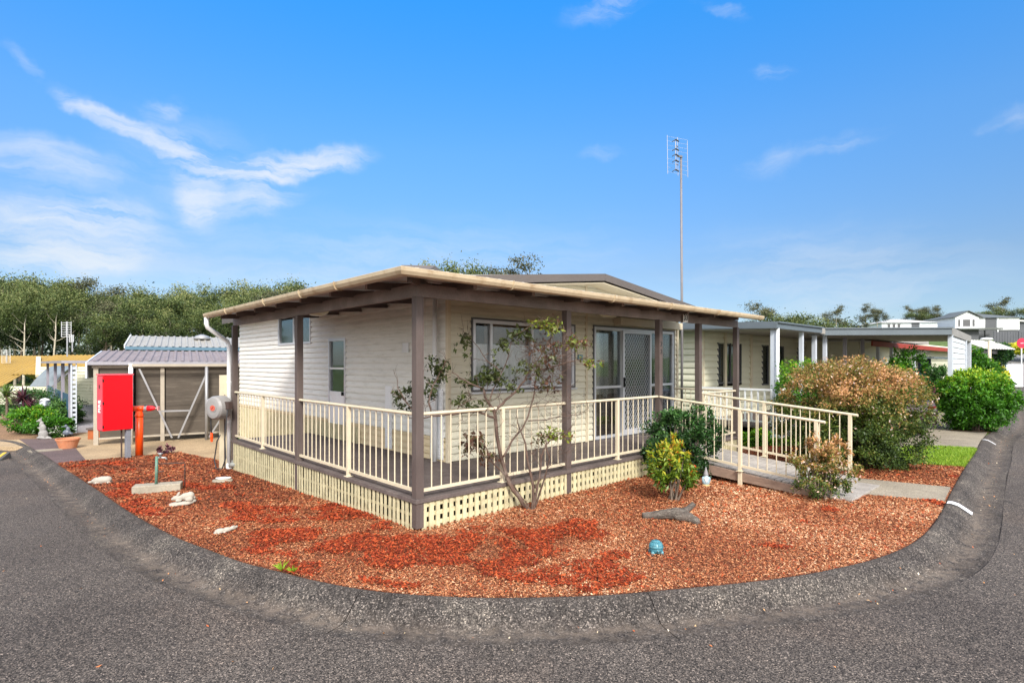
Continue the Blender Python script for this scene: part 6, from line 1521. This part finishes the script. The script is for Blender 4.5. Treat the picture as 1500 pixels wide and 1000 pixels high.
g = gp(330, 781); blob('lizard_ornament', [((-.05, 0, .035), (.06, .035, .032)), ((.02, .01, .04), (.05, .03, .028)), ((.08, .02, .05), (.035, .024, .024)), ((.115, .03, .055), (.018, .015, .014)), ((-.09, 0, .02), (.03, .03, .018)), ((.0, .04, .015), (.02, .012, .014)), ((.0, -.03, .015), (.02, .012, .014)), ((-.06, .04, .015), (.02, .014, .014)), ((-.06, -.035, .015), (.02, .014, .014)), ((.085, .04, .068), (.008, .008, .008)), ((.085, .0, .068), (.008, .008, .008))], M_STONEW, .006, loc=(g[0], g[1], g[2]), rotz=.5)
tag(bpy.data.objects['lizard_ornament'], 'small pale stone lizard on the mulch above the fresh red patch', 'ornament')
g = gp(55, 644); blob('kangaroo_statue', [((0, 0, .14), (.13, .10, .14)), ((-.01, 0, .30), (.085, .075, .14), .12), ((-.05, 0, .44), (.055, .05, .09), .3), ((-.09, 0, .55), (.05, .042, .05)), ((-.15, 0, .535), (.045, .028, .026), -.2), ((-.07, .025, .60), (.015, .012, .045), .2), ((-.07, -.025, .60), (.015, .012, .045), .2), ((-.02, .08, .05), (.12, .035, .04)), ((-.02, -.08, .05), (.12, .035, .04)), ((.13, 0, .045), (.12, .04, .035), .3), ((-.10, .04, .33), (.05, .018, .02), .6), ((-.10, -.04, .33), (.05, .018, .02), .6), ((.03, 0, .02), (.16, .11, .025))], mat('grey concrete', (.30, .29, .28), .85, .2, 8, 60, .4), .012, loc=(g[0], g[1]+.2, g[2]), rotz=.1)
tag(bpy.data.objects['kangaroo_statue'], 'grey concrete kangaroo statue sitting upright at the pebble driveway edge', 'statue')
# gnome
g = gp(1034, 712); t = thing('garden_gnome', 'small garden gnome with a tall grey hat and white beard beside the ramp', 'gnome', (g[0], g[1], g[2]), -.15)
blob('body', [((0, 0, .07), (.06, .05, .06)), ((0, 0, .12), (.05, .042, .05)), ((0, -.01, .16), (.035, .035, .035)), ((-.05, -.02, .11), (.018, .02, .045)), ((.05, -.02, .11), (.018, .02, .045)), ((0, -.04, .155), (.009, .01, .009))], mat('pale blue ceramic', (.30, .42, .48), .4, .15), .006, t)
blob('beard', [((0, -.035, .125), (.034, .02, .04)), ((0, -.042, .095), (.02, .015, .028))], M_PLATE, .006, t)
MB().lathe([(.042, .17), (.036, .19), (.022, .24), (.008, .285), (.002, .30)], (0, 0, 0), 16).build('hat', mat('grey hat', (.26, .25, .26), .6), t, smooth=True)
MB().lathe([(.055, 0), (.06, .012), (.055, .03), (.045, .035)], (0, 0, 0), 16).build('base', mat('orange tan base', (.60, .36, .16), .6), t, smooth=True)
# driftwood
g = gp(985, 762); M_DRIFT = mat('weathered grey wood', (.12, .098, .082), .9, .5, 9, 40, 1.0, dirt=(.36, .33, .28), dirt_amt=.6, dirt_scale=8, stretch=(1, 5, 5))
o = blob('driftwood_log', [((.12, -.04, .06), (.13, .07, .06)), ((.20, -.10, .045), (.10, .045, .045), 0, 0, -.8)], M_DRIFT, .008, loc=g, rotz=.02,
     tubes=[([(-.35, .05, .045), (-.25, .05, .05), (-.1, .03, .065), (.05, 0, .075), (.15, -.02, .075)], [.038, .045, .058, .065, .06]),
            ([(.05, 0, .07), (.14, .06, .08), (.22, .12, .10), (.29, .17, .13), (.32, .19, .145)], [.06, .05, .038, .034, .038]),
            ([(.12, -.02, .06), (.18, -.09, .05), (.23, -.16, .03), (.25, -.2, .02)], [.06, .05, .042, .03]),
            ([(-.30, .05, .05), (-.1, .05, .10), (.06, .03, .13), (.15, .06, .12)], [.012, .02, .022, .012])])
tag(o, 'forked weathered grey driftwood log lying on the mulch', 'driftwood')
# blue ceramic turtle pot
g = gp(963, 814); t = thing('turtle_ornament', 'small turquoise ceramic turtle shaped ornament in the open mulch at the front', 'ornament', (g[0], g[1]+.05, g[2]-.005), .1)
M_TURQ = mat('turquoise glaze', (.07, .24, .30), .25, .2, 12, 60, .15, dirt=(.20, .42, .46), dirt_amt=.6, dirt_scale=20); M_TURD = mat('deep teal glaze', (.035, .16, .21), .2, .2, 12, 60, .1)
MB().lathe([(.070, .075), (.074, .082), (.066, .10), (.052, .125), (.03, .142), (.006, .148)], (0, 0, 0), 24).build('shell', M_TURQ, t, smooth=True)
mb = MB()
for k in range(8): a = k*PI/4; mb.tube([(.071*math.cos(a), .071*math.sin(a), .087), (.055*math.cos(a), .055*math.sin(a), .123), (.008*math.cos(a), .008*math.sin(a), .150)], .0022, 6)
for r_, z_ in ((.0655, .104), (.045, .134)): mb.tube([(r_*math.cos(2*PI*i/24), r_*math.sin(2*PI*i/24), z_) for i in range(25)], .0022, 6)
mb.build('shell_ridges', M_TURD, t, smooth=True)
MB().lathe([(.060, .03), (.066, .045), (.068, .072)], (0, 0, 0), 24).build('rim', M_TURD, t, smooth=True)
blob('legs_and_head', [((-.045, -.035, .025), (.022, .022, .032)), ((.045, -.035, .025), (.022, .022, .032)), ((.045, .035, .025), (.022, .022, .032)), ((-.045, .035, .025), (.022, .022, .032)), ((0, -.055, .05), (.022, .022, .022)), ((0, 0, .045), (.055, .055, .03))], M_TURQ, .006, t)
for s in (-1, 1): MB().lathe([(.002, .008), (.007, .004), (.009, 0)], (s*.011, -.078, .056), 10).build('eye', M_INK, t)
# terracotta pots
def pot(px, py, rt, h, label, rb=None, plant=None):
    g = gp(px, py); t = thing('terracotta_pot', label, 'pot', g); rb = rb or rt*.68
    M_T = mat('terracotta', (.52, .20, .10), .75, .12, 5, 40, .2, dirt=(.60, .38, .26), dirt_amt=.4, dirt_scale=8)
    MB().lathe([(rb, 0), (rt*.93, h*.82), (rt*.94, h*.84), (rt, h*.85), (rt, h), (rt*.9, h), (rt*.86, h*.8)], (0, 0, 0), 28).build('bowl', M_T, t, smooth=False)
    MB().lathe([(rt*.86, h*.82), (rt*.5, h*.86)], (0, 0, 0), 20).build('potting_soil', M_SOIL, t)
    return t
pot(99.5, 656, .27, .26, 'wide terracotta bowl standing on the edge of the pebble driveway')
g = gp(99, 650); t = thing('pelican_ornament', 'dark grey heron shaped ornament sitting in the wide terracotta bowl', 'ornament', (g[0]-.02, g[1], g[2]+.24), .3)
blob('body', [((0, 0, .08), (.10, .07, .08)), ((.03, 0, .16), (.05, .05, .09)), ((-.02, 0, .26), (.04, .035, .045)), ((-.09, 0, .245), (.06, .015, .014)), ((.09, 0, .06), (.07, .05, .03), .4)], mat('slate grey ceramic', (.13, .15, .19), .35, .3), .01, t)
pot(77, 633, .22, .34, 'tall tan terracotta pot half hidden beside the left garden bushes')
g = gp(84, 640); bush('potted_white_flowers', 'low clump of white flowers between the tan pot and the terracotta bowl', 'plant', g[0], g[1], g[2], [(0, 0, .15, .22, .2, .16)], 900, .06, leafmat('white petals', [(0, (.05, .12, .02)), (.45, (.12, .22, .05)), (.55, (.75, .75, .68)), (1, (.85, .85, .82))]), 40, .15, lambda P, N: rng.uniform(0, 1, len(P)), stems=4)
# kerb ramp plate with yellow stripes
g = gp(6, 663); t = thing('kerb_ramp', 'grey rubber kerb ramp with yellow stripes in the gutter at the left edge', 'ramp', (g[0], g[1]-.55, g[2]), math.radians(20))
MB().hexa([(-1.0, -.5, -.14), (.45, -.5, -.14), (.45, .25, -.12), (-1.0, .25, -.12)], [(-1.0, -.42, -.09), (.42, -.42, -.09), (.42, .25, .05), (-1.0, .25, .05)]).build('plate', mat('dark rubber', (.09, .09, .085), .8), t)
for k in range(6):
    x = -.95+k*.25; MB().hexa([(x, -.40, -.0865), (x+.07, -.40, -.0865), (x+.07, .22, .046), (x, .22, .046)], [(x, -.40, -.080), (x+.07, -.40, -.080), (x+.07, .22, .0525), (x, .22, .0525)]).build('stripe', mat('yellow reflective strip', (.65, .42, .04), .5), t)
# television antenna mast behind the veranda
D = 13.6; x = (998.8-CX)/F*D; zt = EYE+(HY-228)/F*D
t = thing('antenna_mast', 'tall thin grey television antenna mast rising behind the veranda roof', 'antenna', (x, D, -.02))
MB().tube([(0, 0, 0), (0, 0, zt*.5), (-.02, 0, zt+.02)], [.032, .03, .026], 10).build('mast', mat('weathered steel mast', (.19, .18, .19), .5), t, smooth=True)
A = thing('antenna', 'square grid television antenna at the top of the tall mast', 'antenna', (x-.02, D-.03, zt-.05), .25)
bpy.data.objects.remove(A)
M_ANT = mat('antenna wire', (.25, .25, .27), .4, metal=.4)
sc_ = D/F
def ap(px, py, dy=0): return ((px-998.8)*sc_, dy, EYE+(HY-py)*sc_)
mb = MB(); tl = .10
for xa in (975.3, 990.3, 1004.5): mb.beam(ap(xa, 200 if xa < 980 else (203 if xa < 1000 else 208), -.12), ap(xa+.8, 256 if xa < 980 else (259 if xa < 1000 else 261), -.12), .009, .009)
for k in range(9):
    if k == 4: continue
    y0_ = 203+k*6.4; mb.beam(ap(975.3, y0_-1.5, -.12), ap(1004.8, y0_+4, -.12), .003, .003)
mb.build('grid', M_ANT, t)
mb = MB(); mb.beam(ap(999, 229, 0), ap(990, 230, -.12), .04, .04); mb.beam(ap(985, 210, -.26), ap(985.5, 255, -.26), .014, .014)
for y_ in (216.5, 243): mb.beam(ap(991, y_, -.12), ap(985, y_+2, -.26), .02, .02)
mb.build('boom', M_ANT, t)
for y_ in (211, 224, 232, 240.5, 254):
    mb = MB(); a = ap(985, y_, -.27); mb.beam((a[0]-.08, a[1], a[2]-.03), (a[0], a[1], a[2]+.02), .012, .05, up=(0, 1, 0)); mb.beam((a[0], a[1], a[2]+.02), (a[0]+.08, a[1], a[2]-.03), .012, .05, up=(0, 1, 0)); mb.build('dipole', M_INK, t)
# white painted kerb marks, following the kerb profile
def kerb_mark(px, py, wid, name='kerb_paint', o0=.02, o1=.235):
    a = np.array(gp(px, py)[:2]); i = int(np.argmin(((KC-a)**2).sum(1))); mb = MB(); tg = KT[i]; nm = KNm[i]; rows = []
    pr = [(o, z) for o, z, _ in KPROF]
    zs = np.interp(np.linspace(o0, o1, 12), [p[0] for p in pr[1:]], [p[1] for p in pr[1:]])
    for o, z in zip(np.linspace(o0, o1, 12), zs):
        wob = 1+.10*math.sin(KS[i]*.7)+.05*math.sin(KS[i]*2.3); c = KC[i]+nm*o*wob*1.02
        for s in (-wid/2, wid/2): q = c+tg*s; rows.append((q[0], q[1], zg(*q)+z+.011))
    mb.add(rows, [(2*k, 2*k+1, 2*k+3, 2*k+2) for k in range(11)]); o = mb.build(name, mat('white kerb paint', (.78, .78, .80), .6, .1, 8, 40, .1), smooth=True); o['kind'] = 'structure'; return o
kerb_mark(1389, 738, .17, o1=.25); kerb_mark(1437, 645, .10)
# leaf litter and crumbs of mulch in the gutter
def litter():
    n = 240; idx = rng.integers(0, len(KC), n*6); idx = idx[(KC[idx, 1] < 16)][:n]
    off = np.where(rng.uniform(size=len(idx)) < .75, rng.normal(.36, .05, len(idx)), rng.uniform(.0, 1.6, len(idx)))
    P = []
    for i, o in zip(idx, off):
        o = max(.02, o); c = KC[i]+KNm[i]*o*1.02
        z = np.interp(o, [p[0] for p in KPROF[1:]]+[.66], [p[1] for p in KPROF[1:]][:-1]+[-.091, -.091]) if o < .62 else -.091
        P.append((c[0], c[1], zg(*c)+z+.012))
    P = np.array(P); m = leafmat('leaf litter', [(0, (.45, .10, .03)), (.5, (.60, .28, .10)), (.75, (.55, .42, .25)), (1, (.75, .68, .55))], trans=0)
    o = leaves('gutter_litter', P, .026, m, rng.uniform(0, 1, len(P)), aspect=.5, updir=4)
    tag(o, 'dry leaves and wood chips scattered along the gutter', 'litter', kind='stuff')
litter()
for px, py, lab in ((120, 862, 'single orange leaf on the asphalt at the left'), (150, 974, 'small tan leaf on the asphalt near the bottom left corner'), (1038, 945, 'orange dry leaf on the asphalt below the kerb at centre right')):
    g = gp(px, py, -.09); o = leaves('fallen_leaf', np.array([(0, 0, .004)]), .055, MATS['leaf litter'], np.array([.2]), aspect=.4, updir=8, loc=(g[0], g[1], g[2]+.004)); tag(o, lab, 'leaf')
# ================================================================ camera, sky, sun
cam = bpy.data.cameras.new('camera'); co = bpy.data.objects.new('camera', cam); COL.objects.link(co); S.camera = co
co.location = (0, 0, EYE); co.rotation_euler = (PI/2, 0, 0)
cam.sensor_width = 36; cam.lens = F/1500*36; cam.shift_y = (HY-500)/1500; cam.clip_end = 3000; cam.clip_start = .05
SUN_EL = math.radians(SUNEL); SUN_AZ = SUNAZ   # direction to the sun on plan, degrees from +Y clockwise
sd = Vector((math.sin(math.radians(SUN_AZ))*math.cos(SUN_EL), math.cos(math.radians(SUN_AZ))*math.cos(SUN_EL), math.sin(SUN_EL)))
sl_ = bpy.data.lights.new('sun', 'SUN'); so = bpy.data.objects.new('sun', sl_); COL.objects.link(so)
so.rotation_euler = (-sd).to_track_quat('-Z', 'Y').to_euler(); sl_.energy = SUNE; sl_.angle = math.radians(SUNANG); sl_.color = (1, .95, .87)
so.location = sd*50
w = bpy.data.worlds.new('World'); S.world = w; w.use_nodes = True
nt = w.node_tree; bg = nt.nodes['Background']
sky = nt.nodes.new('ShaderNodeTexSky'); sky.sky_type = 'NISHITA'; sky.sun_disc = False; sky.sun_elevation = SUN_EL
sky.sun_rotation = math.radians(SUN_AZ); sky.air_density = 1.0; sky.dust_density = .4; sky.ozone_density = 2.0; sky.altitude = 50
tc = nt.nodes.new('ShaderNodeTexCoord'); sep = nt.nodes.new('ShaderNodeSeparateXYZ'); nt.links.new(tc.outputs['Generated'], sep.inputs[0])
def M(op, a, b=None, c=None):
    n = nt.nodes.new('ShaderNodeMath'); n.operation = op
    for i, v in enumerate((a, b, c)):
        if v is None: continue
        if isinstance(v, (int, float)): n.inputs[i].default_value = v
        else: nt.links.new(v, n.inputs[i])
    return n.outputs[0]
az = M('ARCTAN2', sep.outputs[0], sep.outputs[1]); el = M('ARCSINE', sep.outputs[2])
# colour of the clear sky by elevation
tint = ramp(nt, SKYR, maprange(nt, el, 0, 1.2))
skyc = mix(nt, sky.outputs[0], tint, 1.0, 'MULTIPLY')
# cirrus: streaks laid on the celestial sphere (azimuth, elevation in degrees)
cv = nt.nodes.new('ShaderNodeCombineXYZ'); nt.links.new(M('MULTIPLY', az, 57.296), cv.inputs[0]); nt.links.new(M('MULTIPLY', el, 57.296), cv.inputs[1])
wn = nt.nodes.new('ShaderNodeTexNoise'); wn.inputs['Scale'].default_value = .11; wn.inputs['Detail'].default_value = 5; wn.inputs['Roughness'].default_value = .6
nt.links.new(cv.outputs[0], wn.inputs['Vector'])
vs1 = nt.nodes.new('ShaderNodeVectorMath'); vs1.operation = 'SUBTRACT'; nt.links.new(wn.outputs['Color'], vs1.inputs[0]); vs1.inputs[1].default_value = (.5, .5, .5)
vs2 = nt.nodes.new('ShaderNodeVectorMath'); vs2.operation = 'MULTIPLY_ADD'; nt.links.new(vs1.outputs[0], vs2.inputs[0]); vs2.inputs[1].default_value = (9, 5, 0); nt.links.new(cv.outputs[0], vs2.inputs[2])
def ae(px, py):
    x = (px-CX)/F; y = (HY-py)/F
    return math.degrees(math.atan(x)), math.degrees(math.atan2(y, math.hypot(1, x)))
# (px ends of the streak as seen from the street corner, half width deg, strength)
STR = [((95, 135), (240, 215), .8, .95), ((200, 190), (360, 255), 1.3, .95), ((300, 230), (440, 262), 1.7, .75), ((340, 245), (530, 225), 1.3, 1.3), ((380, 262), (480, 240), 1.1, 1.1),
       ((205, 160), (265, 150), 1.0, .4), ((250, 200), (330, 320), 2.4, .5), ((260, 290), (340, 300), 2.0, .6), ((300, 305), (470, 290), 1.4, .45), ((350, 250), (420, 310), 2.5, .35),
       ((-60, 190), (180, 250), 1.4, .32), ((-40, 230), (160, 255), 1.6, .3), ((-60, 320), (220, 312), 1.5, .65), ((-80, 340), (230, 350), 2.0, .32), ((-60, 372), (220, 380), 1.5, .95), ((20, 300), (260, 350), 2.4, .35),
       ((0, 60), (60, 110), .7, .2), ((830, 30), (960, -20), 1.3, .34), ((1015, 0), (1075, 25), .6, .22), ((1095, 115), (1160, 108), .7, .22), ((850, 225), (920, 215), .7, .18), ((1170, 232), (1290, 200), .8, .22),
       ((1440, 160), (1520, 160), .9, .2), ((100, 420), (900, 380), 6, .22), ((1000, 400), (1500, 420), 5, .2), ((180, 200), (420, 300), 5, .22), ((-80, 280), (300, 380), 5, .14), ((1090, 255), (1170, 235), 1.2, .2)]
tot = None
for (xa, ya), (xb, yb), hw, st in STR:
    a1, e1 = ae(xa, ya); a2, e2 = ae(xb, yb)
    mp = nt.nodes.new('ShaderNodeMapping'); mp.vector_type = 'TEXTURE'; nt.links.new(vs2.outputs[0], mp.inputs[0])
    mp.inputs['Location'].default_value = ((a1+a2)/2, (e1+e2)/2, 0); mp.inputs['Rotation'].default_value = (0, 0, math.atan2(e2-e1, a2-a1))
    mp.inputs['Scale'].default_value = (max(.5, math.hypot(a2-a1, e2-e1)/2*1.35), hw*1.15, 1)
    ln = nt.nodes.new('ShaderNodeVectorMath'); ln.operation = 'LENGTH'; nt.links.new(mp.outputs[0], ln.inputs[0])
    mr = nt.nodes.new('ShaderNodeMapRange'); mr.interpolation_type = 'SMOOTHERSTEP'
    nt.links.new(ln.outputs['Value'], mr.inputs[0]); mr.inputs[1].default_value = 1.15; mr.inputs[2].default_value = 0; mr.inputs[3].default_value = 0; mr.inputs[4].default_value = st
    tot = mr.outputs[0] if tot is None else M('ADD', tot, mr.outputs[0])
fn = nt.nodes.new('ShaderNodeTexNoise'); fn.inputs['Scale'].default_value = .22; fn.inputs['Detail'].default_value = 8; fn.inputs['Roughness'].default_value = .62
mp = nt.nodes.new('ShaderNodeMapping'); mp.inputs['Scale'].default_value = (.40, 2.4, 1); mp.inputs['Rotation'].default_value = (0, 0, .35)
nt.links.new(vs2.outputs[0], mp.inputs[0]); nt.links.new(mp.outputs[0], fn.inputs['Vector'])
dens = M('MULTIPLY', tot, maprange(nt, fn.outputs[0], .39, .62, .10, 1.3))
dens = M('MULTIPLY', M('SUBTRACT', 1.0, M('EXPONENT', M('MULTIPLY', dens, -1.35))), CLOUDK)
cl_ = mix(nt, skyc, CLOUDC, dens)
# unseen bright cloud bank added overhead and behind the viewer for soft fill light
bn = nt.nodes.new('ShaderNodeTexNoise'); bn.inputs['Scale'].default_value = 2.2; bn.inputs['Detail'].default_value = 6; nt.links.new(tc.outputs['Generated'], bn.inputs['Vector'])
bk = M('MAXIMUM', maprange(nt, sep.outputs[1], .15, -.35), maprange(nt, sep.outputs[2], .72, .92))
bk = M('MULTIPLY', bk, maprange(nt, bn.outputs[0], .36, .6, .25, 1))
cl_ = mix(nt, cl_, BACKFILLC, bk)
nt.links.new(cl_, bg.inputs['Color']); bg.inputs['Strength'].default_value = SKYS
S.view_settings.view_transform = 'Standard'; S.view_settings.look = 'None'; S.view_settings.exposure = EXPO; S.view_settings.gamma = 1
S.cycles.use_denoising = True; S.cycles.max_bounces = 6; S.cycles.transparent_max_bounces = 12; S.cycles.caustics_reflective = False; S.cycles.caustics_refractive = False
